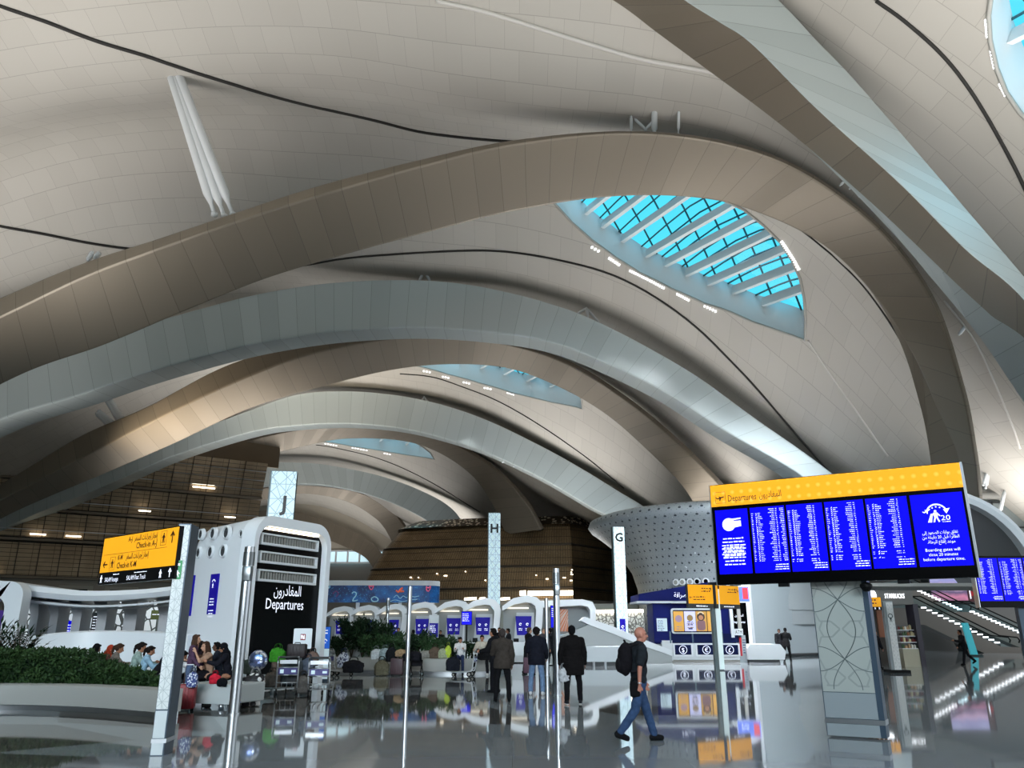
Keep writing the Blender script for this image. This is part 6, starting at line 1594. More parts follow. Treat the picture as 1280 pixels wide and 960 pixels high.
def person(label, loc, rotz, top, legs, shoe=(24, 24, 26), skin='tan', hair='short', hair_col=(24, 20, 18), H=1.74, sit=False, seat=.5,
           lean=3, legL=(0, 0), legR=(0, 0), armL=(8, 12, 8), armR=(8, 12, 8), head=(0, 0), sleeve='long', coat=0.0, bulk=1.0, skirt=None, voxel=.012, spread=6, collar=None, group=None, headscarf=None, watch=False, toe=(0, 0)):
    """pose angles in degrees: leg (swing forward, knee bend); arm (swing forward, elbow bend, out to the side); head (turn left, nod)"""
    k = H / 1.74
    root = thing('person', label, 'person', loc, rotz, group)
    def dirv(a, out, s): return Vector((s * math.sin(R(out)), math.sin(R(a)) * math.cos(R(out)), -math.cos(R(a)) * math.cos(R(out))))
    hipz = .93 * k
    hip = Vector((0, 0, hipz))
    J = {}
    for s, nm, (sw, kn), tp in ((-1, 'L', legL, toe[0]), (1, 'R', legR, toe[1])):
        h = hip + Vector((s * .09 * k, 0, -.02 * k))
        if sit: sw, kn = (84 if sw == 0 else sw), (84 if kn == 0 else kn)
        kp = h + dirv(sw, spread, s) * .43 * k
        ap = kp + dirv(sw - kn, spread * .3, s) * .42 * k
        f = Vector((s * .12, math.cos(R(tp)), math.sin(R(tp)))).normalized()
        J[nm] = (h, kp, ap, ap + f * .13 * k + Vector((0, 0, -.05 * k if tp == 0 else -.03)), ap - f * .05 * k + Vector((0, 0, -.05 * k)))
    up = Vector((0, math.sin(R(lean)), math.cos(R(lean))))
    waist = hip + Vector((0, 0, .06 * k)) + up * .1 * k
    chest = hip + up * .38 * k; neck0 = hip + up * .545 * k; neck1 = neck0 + Vector((0, .025 + .02 * math.sin(R(lean)), .085)) * k
    low = min(min(J['L'][2].z, J['R'][2].z) - .085 * k, 9)
    dz = (seat - (hipz - .12 * k)) if sit else -low
    off = Vector((0, 0, dz))
    if sit:
        # feet come to rest on the floor
        pass
    for nm in J: J[nm] = tuple(p + off for p in J[nm])
    hip += off; waist += off; chest += off; neck0 += off; neck1 += off
    if sit:
        for nm in J:
            h, kp, ap, tpz, hl = J[nm]; ap = Vector((ap.x, ap.y, .085 * k)); J[nm] = (h, kp, ap, ap + Vector((0, .13, -.05)) * k, ap + Vector((0, -.05, -.05)) * k)
    A = {}
    sh_y = up * .485 * k
    for s, nm, (sw, el, out) in ((-1, 'L', armL), (1, 'R', armR)):
        sp_ = hip + sh_y + Vector((s * .185 * k * (bulk * .5 + .5), 0, 0))
        e = sp_ + dirv(sw + lean, out, s) * .29 * k
        w = e + dirv(sw + lean + el, -abs(el) * .12 + out * .4, s) * .25 * k
        A[nm] = (sp_, e, w)
    hy, hn = R(head[0]), R(head[1])
    HM = Matrix.Rotation(hy, 3, 'Z') @ Matrix.Rotation(-hn, 3, 'X')
    hc = neck1 + HM @ Vector((0, .02, .075)) * k
    def hp(x, y, z): return hc + HM @ Vector((x, y, z)) * k
    # ---- body, one continuous surface
    mb = MB()
    def el(c, r, sc): mb.ball(c, r * k, 2, sc, HM)
    el(hp(0, -.01, .03), .1, (.8, .98, 1.0)); el(hp(0, .022, -.035), .078, (.82, .95, 1.15)); el(hp(0, .045, -.088), .034, (1.15, .9, .75))
    capsule(mb, hp(0, .09, .015), hp(0, .116, -.028), .009 * k, .016 * k, 8); el(hp(0, .088, -.062), .017, (1.5, .7, .6)); el(hp(0, .08, .03), .03, (2.1, .55, .5))
    for s in (-1, 1): el(hp(s * .082, -.005, -.01), .03, (.35, .7, 1.1))
    capsule(mb, neck0 - Vector((0, 0, .03)), neck1 + HM @ Vector((0, .01, .02)), .058 * k, .052 * k)
    I3 = Matrix.Identity(3)
    TM = Matrix.Rotation(-R(lean), 3, 'X')
    def tor(mb, grow):
        mb.ball(chest + up * .03 * k, k, 2, ((.165 + grow) * bulk, (.105 + grow) * bulk, .2 + grow), TM); mb.ball(waist, k, 2, ((.145 + grow) * bulk, (.1 + grow) * bulk, .19 + grow), TM)
        mb.ball(hip - Vector((0, 0, .0)), k, 2, ((.155 + grow) * bulk, (.108 + grow), .13 + grow), I3)
        for nm in 'LR': capsule(mb, chest + up * .1 * k, A[nm][0], (.085 + grow) * k, (.062 + grow) * k)
        capsule(mb, chest + up * .12 * k, neck0 - up * .01, (.08 + grow) * k, (.06 + grow * .6) * k)
    tor(mb, 0)
    for nm, s in (('L', -1), ('R', 1)):
        sp_, e, w = A[nm]; chain(mb, [sp_, e, w], [.05 * k, .038 * k, .027 * k])
        t = (w - e).normalized(); side = Vector((s, 0, 0)); side = (side - t * side.dot(t)).normalized(); palmn = t.cross(side)
        pc = w + t * .05 * k
        fw = Vector((0, 1, 0)); fw = fw - t * fw.dot(t)
        fw = fw.normalized() if fw.length > .3 else Vector((0, 0, 1)); nrm = t.cross(fw).normalized()
        inn = nrm if nrm.x * s < 0 else -nrm
        for q in (-1.2, -.4, .4, 1.2): capsule(mb, w + fw * q * .01 * k, w + t * .085 * k + fw * q * .019 * k, .014 * k, .013 * k, 8)
        for q, L in ((1.3, .068), (.45, .078), (-.4, .072), (-1.25, .056)):
            b = w + t * .088 * k + fw * q * .019 * k; m1 = b + (t * .9 + inn * .35).normalized() * L * .5 * k; m2 = m1 + (t * .6 + inn * .8).normalized() * L * .45 * k
            chain(mb, [b, m1, m2], [.0098 * k, .0092 * k, .008 * k])
        b = w + t * .03 * k + fw * .022 * k; m1 = b + (t * .7 + fw * .7).normalized() * .04 * k; chain(mb, [b, m1, m1 + (t * .9 + fw * .15 + inn * .3).normalized() * .03 * k], [.0125 * k, .0105 * k, .009 * k])
        h, kp, ap, tp, hl = J[nm]
        chain(mb, [h, h.lerp(kp, .3), kp, kp.lerp(ap, .3), ap], [.088 * k, .08 * k, .052 * k, .054 * k, .036 * k]); chain(mb, [hl + Vector((0, 0, .02)), tp + Vector((0, 0, .012)) + (hl - tp) * .25], [.024 * k, .02 * k])
    body = link_mesh('body', merged(mb, min(voxel, .009), 3), SKINS[skin], root)
    for nm, m, pts in (('eyes', M_EYE, ((-.032, .083, .012), (.032, .083, .012))),):
        for p in pts:
            e = MB(); e.ball(hp(*p), .011 * k, 1); e.build('eye', m, body, smooth=True)
    e = MB(); e.ball(hp(0, .1, -.062), k, 1, (.022, .006, .006), HM); e.build('mouth', M_LIP, body, smooth=True)
    # ---- hair
    if hair and hair != 'bald':
        mb = MB(); hm = fabric(hair_col)
        def hb(c, sc): mb.ball(hp(*c), k, 2, sc, HM)
        hb((0, -.026, .052), (.09, .098, .094)); hb((0, -.05, .0), (.084, .07, .09))
        for s in (-1, 1): hb((s * .066, -.02, .02), (.024, .05, .05))
        hb((0, .045, .105), (.062, .045, .03))
        if hair == 'long':
            for s in (-1, 0, 1): chain(mb, [hp(s * .06, -.05, .02), hp(s * .08, -.065, -.1), hp(s * .085, -.06, -.22), hp(s * .07, -.05, -.32)], [.055 * k, .056 * k, .05 * k, .028 * k])
            for s in (-1, 1): chain(mb, [hp(s * .078, .01, .03), hp(s * .09, .01, -.08), hp(s * .095, .02, -.2)], [.03 * k, .032 * k, .022 * k])
        if hair == 'tail':
            chain(mb, [hp(0, -.1, .06), hp(0, -.15, .0), hp(0, -.14, -.12), hp(0, -.11, -.2)], [.034 * k, .04 * k, .034 * k, .014 * k])
        if hair == 'curly':
            r = random.Random(3)
            for _ in range(40):
                v = Vector((r.gauss(0, 1), r.gauss(-.5, .8), r.gauss(.6, .7))).normalized(); hb((v.x * .095, v.y * .1 - .015, v.z * .1 + .04), (.03, .03, .03))
        link_mesh('hair', merged(mb, .009, 3, .006, 2, 30), hm, root)
    if headscarf:
        mb = MB(); sm = fabric(headscarf)
        mb.ball(hp(0, -.022, .035), k, 2, (.105, .115, .115), HM); mb.ball(hp(0, -.04, -.06), k, 2, (.1, .09, .11), HM); chain(mb, [hp(0, -.03, -.08), neck0 + Vector((0, -.02, 0)), chest + up * .1 * k], [.085 * k, .12 * k, .15 * k]); chain(mb, [hp(0, .03, -.115), neck0 + Vector((0, .05, .02))], [.05 * k, .09 * k])
        link_mesh('headscarf', merged(mb, .01, 3, .005, 4), sm, root)
    if hair == 'cap' or hair == 'grey_cap':
        mb = MB(); mb.ball(hp(0, -.012, .06), k, 2, (.092, .108, .078), HM); chain(mb, [hp(-.04, .08, .055), hp(0, .15, .045), hp(.04, .08, .055)], [.012, .012, .012]); link_mesh('cap', merged(mb, .009, 3), fabric(hair_col), root)
    # ---- top
    g = .02 + .012 * (coat > 0)
    mb = MB(); tor(mb, g)
    for nm in 'LR':
        sp_, e, w = A[nm]
        if sleeve == 'long': chain(mb, [sp_, e, e.lerp(w, .93)], [(.058 + g) * k, (.046 + g) * k, (.034 + g * .7) * k])
        elif sleeve == 'short': chain(mb, [sp_, sp_.lerp(e, .72)], [(.056 + g) * k, (.05 + g) * k])
    if coat:
        hb_ = hip + Vector((0, -.01, -.1 * k))
        if not sit:
            mb.lathe([(.07 * k, .26 * k), (.13 * k * bulk, .18 * k), ((.165 + g) * k * bulk, .1 * k), ((.178 + g) * k * bulk, 0), ((.182 + g) * k * bulk, -coat * .5), ((.18 + g) * k * bulk, -coat)], hip, 24, 1, .78)
    tm = merged(mb, voxel, 4, .008, len(label) * 7 % 50)
    if skirt is None and not sit:
        # clean hem
        pass
    tp_o = link_mesh('top' if not coat else 'jacket', tm, fabric(top), root)
    if collar:
        mb = MB(); mb.lathe([(.075 * k, -.02), (.085 * k, .0), (.078 * k, .04), (.066 * k, .05)], neck0 + Vector((0, .01, .0)), 20); mb.build('collar', fabric(collar), tp_o, smooth=True)
    # ---- legs
    mb = MB()
    if skirt:
        if sit: 
            for nm in 'LR': chain(mb, [hip, J[nm][1], J[nm][1].lerp(J[nm][2], .8)], [.15 * k, .1 * k, .1 * k])
            chain(mb, [hip + Vector((0, .1, -.02)), (J['L'][1] + J['R'][1]) / 2, (J['L'][2] + J['R'][2]) / 2 + Vector((0, 0, .1))], [.13 * k, .11 * k, .12 * k])
        else: mb.lathe([(.15 * k, .1), (.18 * k, -.05), (.21 * k, -.45), (.25 * k, -.82 * k)], hip, 24, 1, .8)
        link_mesh('skirt', merged(mb, voxel, 4, .012, 5), fabric(skirt), root)
    else:
        mb.ball(hip - Vector((0, 0, .02)), k, 2, (.168 * bulk, .122, .14), I3)
        for nm in 'LR':
            h, kp, ap, tp, hl = J[nm]; chain(mb, [h, h.lerp(kp, .35), kp, kp.lerp(ap, .5), ap.lerp(kp, .06)], [.1 * k, .094 * k, .073 * k, .069 * k, .062 * k])
        link_mesh('trousers', merged(mb, voxel, 4, .008, 7), fabric(legs), root)
    # ---- shoes
    for nm in 'LR':
        h, kp, ap, tp, hl = J[nm]; mb = MB(); z = Vector((0, 0, .012 * k))
        chain(mb, [hl + z, hl.lerp(tp, .5) + z * 1.4, tp + z * .6], [.043 * k, .045 * k, .038 * k]); capsule(mb, hl + z * 2.2 + Vector((0, .01, 0)), ap, .042 * k, .044 * k)
        sh = link_mesh('shoe', merged(mb, .01, 3), fabric(shoe), root)
        mb = MB(); chain(mb, [hl - z * .9, tp - z * .9], [.034 * k, .032 * k]); link_mesh('sole', merged(mb, .01, 2), mat('sole_pale', (196, 196, 194), .6) if sum(shoe) > 120 or shoe == (34, 34, 38) else M_BLACKM, sh)
    if watch:
        e, w = A['R'][1], A['R'][2]; mb = MB(); q = e.lerp(w, .9); t = (w - e).normalized(); mb.cyl(q - t * .012, q + t * .012, .033 * k, n=14); mb.build('wristwatch', M_CHROME, body, smooth=True)
    root['_n'] = 1; del root['_n']
    return root, dict(hip=hip, chest=chest, A=A, J=J, neck=neck0, up=up, k=k)
def at(root, v):
    return Matrix.Translation(root.location) @ Matrix.Rotation(root.rotation_euler.z, 4, 'Z') @ Vector(v)
BLK, CHAR, NAVY_C = (20, 20, 22), (44, 42, 40), (24, 26, 40)
# the near man
c = GX(802, 13.8)
MAN, jm = person('bald man in dark polo and blue jeans striding right with a black backpack', c, R(-82), (34, 38, 42), (52, 72, 104), (22, 22, 24), 'ruddy', 'bald', H=1.77, lean=2, legR=(-17, 22), legL=(19, 2), armR=(-14, 8, 5), armL=(8, 12, 6), head=(-6, 0), sleeve='short', bulk=1.16, voxel=.009, watch=True, toe=(0, -24))
person('man in long black coat and cap walking away, pale bag in hand', GX(717, 20.6), R(4), (17, 15, 16), (18, 18, 20), (34, 34, 38), 'brown', 'cap', (14, 14, 16), H=1.8, legL=(-9, 6), legR=(7, 2), armL=(2, 4, 14), armR=(0, 8, 14), coat=.3, bulk=1.28, spread=9, lean=2)
person('man in navy jacket, pale blue jeans and white shoes, seen from behind', GX(671, 23.6), R(-8), (24, 26, 36), (112, 138, 172), (224, 226, 228), 'tan', 'curly', (22, 18, 18), H=1.76, legL=(2, 2), legR=(-3, 2), armL=(14, 70, 10), armR=(6, 34, 12), coat=.16, bulk=1.14, head=(0, 14), spread=9)
person('man in a dark grey-brown jacket, cap and black trousers standing with his back turned', GX(628, 21.3), R(12), (56, 50, 46), (18, 18, 20), (16, 16, 18), 'brown', 'cap', (58, 52, 50), H=1.72, legL=(3, 2), legR=(-3, 2), armL=(24, 60, 6), armR=(-4, 14, 12), coat=.14, bulk=1.12, spread=8)
person('person in black standing half hidden behind the man in the brown jacket', GX(618.5, 24.5), R(60), (22, 22, 26), (20, 20, 24), BLK, 'tan', 'short', (18, 14, 14), H=1.74, armL=(20, 60, 8), armR=(20, 60, 8), coat=.12)
person('seated man in a pale beige jacket, legs wide apart, dark coat across his lap', GX(603, 34.2), R(172), (186, 178, 164), (22, 22, 26), (206, 204, 200), 'tan', 'short', (20, 16, 16), sit=True, seat=.62, spread=20, lean=14, armL=(28, 40, 12), armR=(28, 40, 12), head=(10, 14), coat=.02)
person('seated boy in a white shirt and navy trousers looking down by the luggage trolley', GX(575, 34.0), R(178), (206, 204, 204), (42, 52, 82), (30, 30, 34), 'tan', 'short', (18, 14, 14), H=1.6, sit=True, seat=.62, spread=7, lean=10, armL=(26, 70, 6), armR=(26, 70, 6), head=(0, 26))
person('desk clerk in a black jacket and white shirt facing out behind the white desk', GX(624, 43.5), R(180), (24, 24, 28), (20, 20, 22), BLK, 'tan', 'short', (18, 14, 14), H=1.84, armL=(20, 60, 6), armR=(20, 60, 6), coat=.1, collar=(220, 222, 226))
person('dark-clothed clerk turned to the side at the left end of the white desk', GX(636.5, 43.8), R(100), (26, 26, 30), (20, 20, 22), BLK, 'brown', 'short', (18, 14, 14), H=1.8, armL=(24, 50, 6), armR=(24, 50, 6), coat=.1)
person('traveller in a long dark coat and pale scarf beside the plum suitcase', GX(660, 35.5), R(-70), (28, 26, 30), (26, 26, 30), BLK, 'fair', 'short', (74, 62, 54), H=1.82, armL=(10, 20, 6), armR=(10, 20, 6), coat=.45, collar=(180, 166, 150), legL=(-6, 4), legR=(8, 2))
person('grey-haired person partly hidden behind the navy-jacketed man', GX(679, 37), R(-150), (70, 66, 70), (40, 40, 46), BLK, 'fair', 'short', (120, 112, 106), H=1.8, coat=.1)
person('dark-haired person in black turned left beside the blue side-on screen', GX(689.5, 40), R(70), (24, 26, 30), (30, 30, 34), BLK, 'tan', 'short', (18, 16, 16), H=1.82, armL=(30, 60, 6), armR=(30, 60, 6), coat=.2, legL=(12, 4), legR=(-12, 8))
person('man in black with folded arms, right of the pair by the plinth bench', GX(985, 49.5), R(-30), (24, 24, 26), (22, 22, 24), BLK, 'brown', 'short', (16, 14, 14), H=1.86, armL=(30, 100, 6), armR=(30, 100, 6), coat=.18, legL=(-4, 3), legR=(4, 2))
person('man in a dark suit facing out, left of the pair by the plinth bench', GX(977, 52), R(165), (30, 30, 34), (24, 24, 28), BLK, 'brown', 'short', (16, 14, 14), H=1.8, armL=(8, 20, 8), armR=(8, 20, 8), coat=.18, collar=(200, 200, 204))
person('dark-clothed person mid-stride to the left beside the turquoise totem', GX(1209, 44), R(82), (28, 28, 30), (26, 26, 30), BLK, 'tan', 'short', (18, 16, 16), H=1.76, lean=8, legL=(16, 4), legR=(-24, 20), armL=(30, 60, 6), armR=(-10, 40, 8), coat=.14, toe=(0, -40))
# seated row on the left, backs to the hedge
SL = [('seated woman with black hair low behind the hedge, leftmost of the row', 92.5, 23.1, (206, 204, 198), 'long', (20, 16, 16), None, -6, 8, 1.44), ('seated woman with long black hair in a lavender top behind the hedge', 107, 22.8, (116, 116, 136), 'long', (16, 14, 16), None, -40, 4, 1.68),
      ('seated person in an orange-red headscarf between two women behind the hedge', 124.5, 23.4, (96, 60, 54), None, (0, 0, 0), (170, 62, 40), -60, 6, 1.6), ('seated woman with brown hair and taupe top, hand to her hair, behind the hedge', 133.5, 22.4, (122, 112, 104), 'tail', (62, 44, 34), None, -60, 8, 1.7),
      ('seated woman with tied dark hair and a pale green top behind the hedge', 160, 21.9, (152, 172, 164), 'tail', (30, 24, 22), None, -62, 10, 1.78), ('seated girl with dark hair in a light blue top behind the hedge', 171.5, 21.6, (150, 184, 206), 'tail', (26, 20, 18), None, -62, 12, 1.62),
      ('seated person in a black jacket leaning right, rightmost dark-haired head by the sign post', 190, 21.4, (24, 24, 30), 'short', (18, 14, 14), None, -70, 26, 1.78)]
for lb, px, Y, tc, hr, hcol, sc, rz, ln, HH in SL:
    person(lb, GX(px, Y + .1), R(rz), tc, (40, 44, 60), BLK, 'tan', hr, hcol, H=HH, sit=True, seat=.46, lean=ln, armL=(30, 60, 6), armR=(30, 60, 6), head=(0, 18), headscarf=sc)
person('seated person in a white shirt just left of the sign post, bending forward', GX(199, 20.8), R(-60), (214, 214, 214), (60, 60, 66), BLK, 'tan', 'short', (20, 16, 16), H=1.66, sit=True, seat=.46, lean=40, armL=(40, 50, 6), armR=(40, 50, 6), head=(0, 30))
# group on the white bench
person('standing woman with brown hair, plum top and jeans just right of the sign post', GX(233, 20.9), R(-80), (86, 62, 84), (84, 100, 130), BLK, 'fair', 'long', (74, 54, 42), H=1.58, armL=(10, 30, 8), armR=(10, 30, 8))
person('seated woman in sunglasses with long hair, chin on hand, on the white bench', GX(258, 21.1), R(128), (168, 134, 112), (34, 32, 36), BLK, 'fair', 'long', (66, 46, 36), H=1.68, sit=True, seat=.55, lean=14, sleeve='short', armL=(46, 96, 6), armR=(40, 50, 6), head=(12, 4), skirt=(30, 28, 34))
person('dark-haired woman seated behind the woman in sunglasses', GX(247, 21.9), R(120), (36, 28, 34), (30, 30, 34), BLK, 'tan', 'long', (20, 16, 18), H=1.66, sit=True, seat=.55, lean=6, armL=(30, 60, 6), armR=(30, 60, 6))
person('woman in black with a black headscarf seated left of the thick steel post', GX(281, 21.0), R(110), (28, 28, 36), (26, 26, 32), BLK, 'tan', None, H=1.62, sit=True, seat=.55, lean=12, armL=(34, 60, 6), armR=(34, 60, 6), headscarf=(20, 20, 26), skirt=(26, 26, 32), head=(0, 16))
person('person in dark blue seated far back between the sunglasses woman and the steel post', GX(270, 22.4), R(100), (40, 44, 56), (30, 32, 40), BLK, 'brown', 'short', (18, 16, 16), H=1.6, sit=True, seat=.55, lean=10, armL=(30, 60, 6), armR=(30, 60, 6))
# behind the shrubs
person('person in a red patterned scarf behind the planter shrubs', GX(466, 42.5), R(170), (146, 62, 66), (40, 40, 46), BLK, 'tan', None, H=1.66, headscarf=(150, 70, 74), coat=.2)
person('uniformed clerk in dark green standing behind the third check-in desk', GX(497, 58.8), R(175), (28, 48, 44), (24, 24, 28), BLK, 'tan', 'short', (18, 16, 16), H=1.9)
person('dark-clothed traveller queuing beside the tall planter post', GX(516, 47), R(40), (34, 32, 36), (30, 30, 34), BLK, 'brown', 'short', (18, 16, 16), H=1.74, coat=.2)
person('clerk in black seen behind the white kiosk stand', GX(550, 54), R(180), (26, 26, 30), (24, 24, 28), BLK, 'tan', 'short', (18, 16, 16), H=1.72)
person('person in black with a white bag strap inside the coffee shop entrance', GX(1098, 39.9), R(200), (30, 30, 34), (36, 36, 42), BLK, 'tan', 'short', (18, 16, 16), H=1.7, coat=.1)
# ================= bags, trolleys, plants =================
def suitcase(label, loc, rz, w, h, d, col, handle=.35, group=None, rough=.5):
    root = thing('suitcase', label, 'suitcase', loc, rz, group); m = noisy('case_%d_%d_%d' % col, col, tuple(int(c * .85) for c in col), 30, rough)
    mb = MB(); mb.box((0, 0, .05 + h / 2), (w, d, h), bev=.045)
    mb.build('shell', m, root, auto=True)
    mb = MB()
    for k in range(5): mb.box((-w * .36 + w * .18 * k, -d / 2 - .004, .05 + h / 2), (.02, .014, h * .8), bev=.004)
    mb.build('ribs', m, root)
    mb = MB()
    if handle: mb.tube([(-w * .22, d * .3, h), (-w * .22, d * .3, h + handle), (-w * .18, d * .3, h + handle + .04), (w * .18, d * .3, h + handle + .04), (w * .22, d * .3, h + handle), (w * .22, d * .3, h)], .011, 6)
    else: mb.tube([(-.08, 0, h + .04), (-.07, 0, h + .085), (.07, 0, h + .085), (.08, 0, h + .04)], .014, 6)
    mb.build('handle', M_CHROME if handle else M_BLACKM, root, smooth=True)
    for sx in (-1, 1):
        for sy in (-1, 1):
            q = MB(); q.cyl((sx * w * .38 - .012, sy * d * .32, .03), (sx * w * .38 + .012, sy * d * .32, .03), .03, n=12); q.build('wheel', M_BLACKM, root)
    return root
def softbag(label, loc, rz, w, h, d, col, name='bag', cat='bag', handles=True, lumps=5, seed=1, pattern=None, group=None, z=0):
    root = thing(name, label, cat, (loc[0], loc[1], loc[2] + z), rz, group); r = random.Random(seed)
    mb = MB(); mb.ball((0, 0, h * .5), 1, 2, (w * .5, d * .5, h * .48)); mb.box((0, 0, h * .36), (w * .86, d * .84, h * .7), bev=.04)
    for _ in range(lumps): mb.ball((r.uniform(-.3, .3) * w, r.uniform(-.3, .3) * d, r.uniform(.3, .75) * h), 1, 1, (w * .28, d * .3, h * .22))
    me = merged(mb, max(.014, min(w, h) / 26), 4, .012, seed, 11)
    zmin = min(v.co.z for v in me.vertices)
    for v in me.vertices: v.co.z -= zmin
    link_mesh('body', me, pattern or fabric(col), root)
    if handles:
        for s in (-1, 1):
            q = MB(); q.tube(spline([(-w * .2, s * d * .2, h * .86), (-w * .16, s * d * .12, h * 1.12), (0, s * d * .1, h * 1.2), (w * .16, s * d * .12, h * 1.12), (w * .2, s * d * .2, h * .86)], 14), .012, 6); q.build('handle', fabric(tuple(int(c * .6) for c in col)), root, smooth=True)
    q = MB(); q.tube(spline([(-w * .4, -d * .1, h * .78), (0, -d * .05, h * .99), (w * .4, -d * .1, h * .78)], 10), .006, 5); q.build('zip', M_BLACKM, root)
    return root
def spotted(name, a, b, sc):
    if name in MATS: return MATS[name]
    m = mat(name, a, .6); t = NT(m); n = t.n('ShaderNodeTexVoronoi', {'Scale': sc, 'Vector': t.obj()}).outputs[0]; t.base(t.mix(t.math('GREATER_THAN', n, .42), C3(*a), C3(*b))); return m
# the backpack and waist bag of the near man; the pale bag of the man in black
bp = thing('backpack', 'round black backpack on the back of the bald man in the polo', 'backpack', at(MAN, jm['chest'] + Vector((0, -.235, -.3))), R(-82))
mb = MB(); mb.ball((0, 0, .25), 1, 2, (.17, .125, .27)); mb.ball((0, -.05, .16), 1, 2, (.14, .1, .15)); mb.ball((0, .02, .4), 1, 2, (.14, .1, .12)); link_mesh('body', merged(mb, .012, 3, .008, 3), fabric((22, 20, 24)), bp)
mb = MB(); mb.ball((0, -.11, .16), 1, 2, (.11, .05, .12)); link_mesh('pocket', merged(mb, .012, 3), fabric((28, 26, 30)), bp)
for s in (-1, 1):
    mb = MB(); mb.tube(spline([(s * .11, .06, .44), (s * .12, .14, .485), (s * .125, .25, .47), (s * .13, .335, .36), (s * .15, .31, .2), (s * .165, .2, .08), (s * .13, .06, .06)], 24), .02, 6); mb.build('strap', fabric((26, 24, 28)), bp, smooth=True)
mb = MB(); mb.tube([(-.03, .02, .5), (-.025, .0, .55), (.025, 0, .55), (.03, .02, .5)], .012, 6); mb.build('grab_loop', M_BLACKM, bp)
wbag = thing('waist_bag', 'small black bag hanging at the hip of the bald man', 'bag', at(MAN, jm['hip'] + Vector((.2, -.13, -.24))), R(-82))
mb = MB(); mb.box((0, 0, .12), (.08, .17, .23), bev=.03); link_mesh('body', merged(mb, .012, 3, .006, 2), fabric((16, 16, 18)), wbag); mb = MB(); mb.tube(spline([(0, -.07, .22), (.0, -.04, .29), (0, .04, .29), (0, .07, .22)], 12), .012, 6); mb.build('strap', M_BLACKM, wbag)
softbag('crumpled pale grey bag carried in the left hand of the man in the black coat', GX(705.5, 20.5), R(20), .3, .36, .2, (176, 178, 182), seed=4, z=.52)
suitcase('plum suitcase beside the traveller in the long dark coat', GX(662, 34.6), R(-10), .48, .62, .26, (92, 58, 76), .32)
softbag('dark coat bundled over the lap of the seated man in beige', GX(606, 33.7), 0, .6, .42, .34, (20, 20, 22), 'folded_coat', 'coat', False, seed=9, z=.58)
# luggage around the white bench
suitcase('red suitcase with raised steel handle at the foot of the sign post', GX(230, 18.9), R(10), .42, .52, .28, (142, 28, 36), .42)
softbag('blue and white patterned bag hung over the red suitcase', GX(235.5, 18.7), R(5), .26, .36, .16, (150, 160, 190), pattern=spotted('pattern_blue', (214, 220, 230), (58, 72, 130), 22), seed=2, z=.5)
softbag('bright red bag on the white bench', GX(264.5, 19.2), R(0), .28, .24, .18, (206, 40, 60), seed=6, z=.55)
softbag('black pouch draped over the front edge of the white bench', GX(274, 19.0), 0, .26, .2, .12, (16, 16, 20), seed=7, z=.5, handles=False)
b = thing('foil_balloon', 'shiny round silver balloon over the spotted bag by the thick steel post', 'balloon', GX(317.5, 20.6)); b.location.z = .8
mb = MB(); mb.ball((0, 0, .22), 1, 3, (.24, .12, .24)); mb.build('balloon', spotted('foil', (214, 220, 232), (120, 134, 176), 9), b, smooth=True)
MATS['foil'].node_tree.nodes['Principled BSDF'].inputs['Metallic'].default_value = .8; MATS['foil'].node_tree.nodes['Principled BSDF'].inputs['Roughness'].default_value = .2
mb = MB(); mb.cyl((0, 0, -.02), (0, 0, .0), .03, .008, 8); mb.tube([(0, 0, -.02), (.03, 0, -.2), (.0, 0, -.4)], .004, 4); mb.build('knot', M_CHROME, b)
softbag('black and white spotted soft bag below the silver balloon', GX(316, 20.4), 0, .5, .42, .34, (220, 220, 220), pattern=spotted('pattern_cow', (226, 224, 222), (22, 22, 26), 7), seed=12, z=.34)
softbag('second spotted bag on the floor under the silver balloon', GX(313, 20.1), R(20), .5, .3, .36, (60, 60, 62), pattern=spotted('pattern_cow_dark', (34, 34, 38), (206, 202, 198), 6), seed=13)
softbag('dark green folded bag leaning by the thick steel post, against the black panel', GX(311, 22), 0, .5, .42, .24, (58, 64, 58), seed=14, z=.62, handles=False)
suitcase('upright black case under the dark green folded bag', GX(311, 22.1), 0, .42, .5, .3, (30, 30, 32), 0)
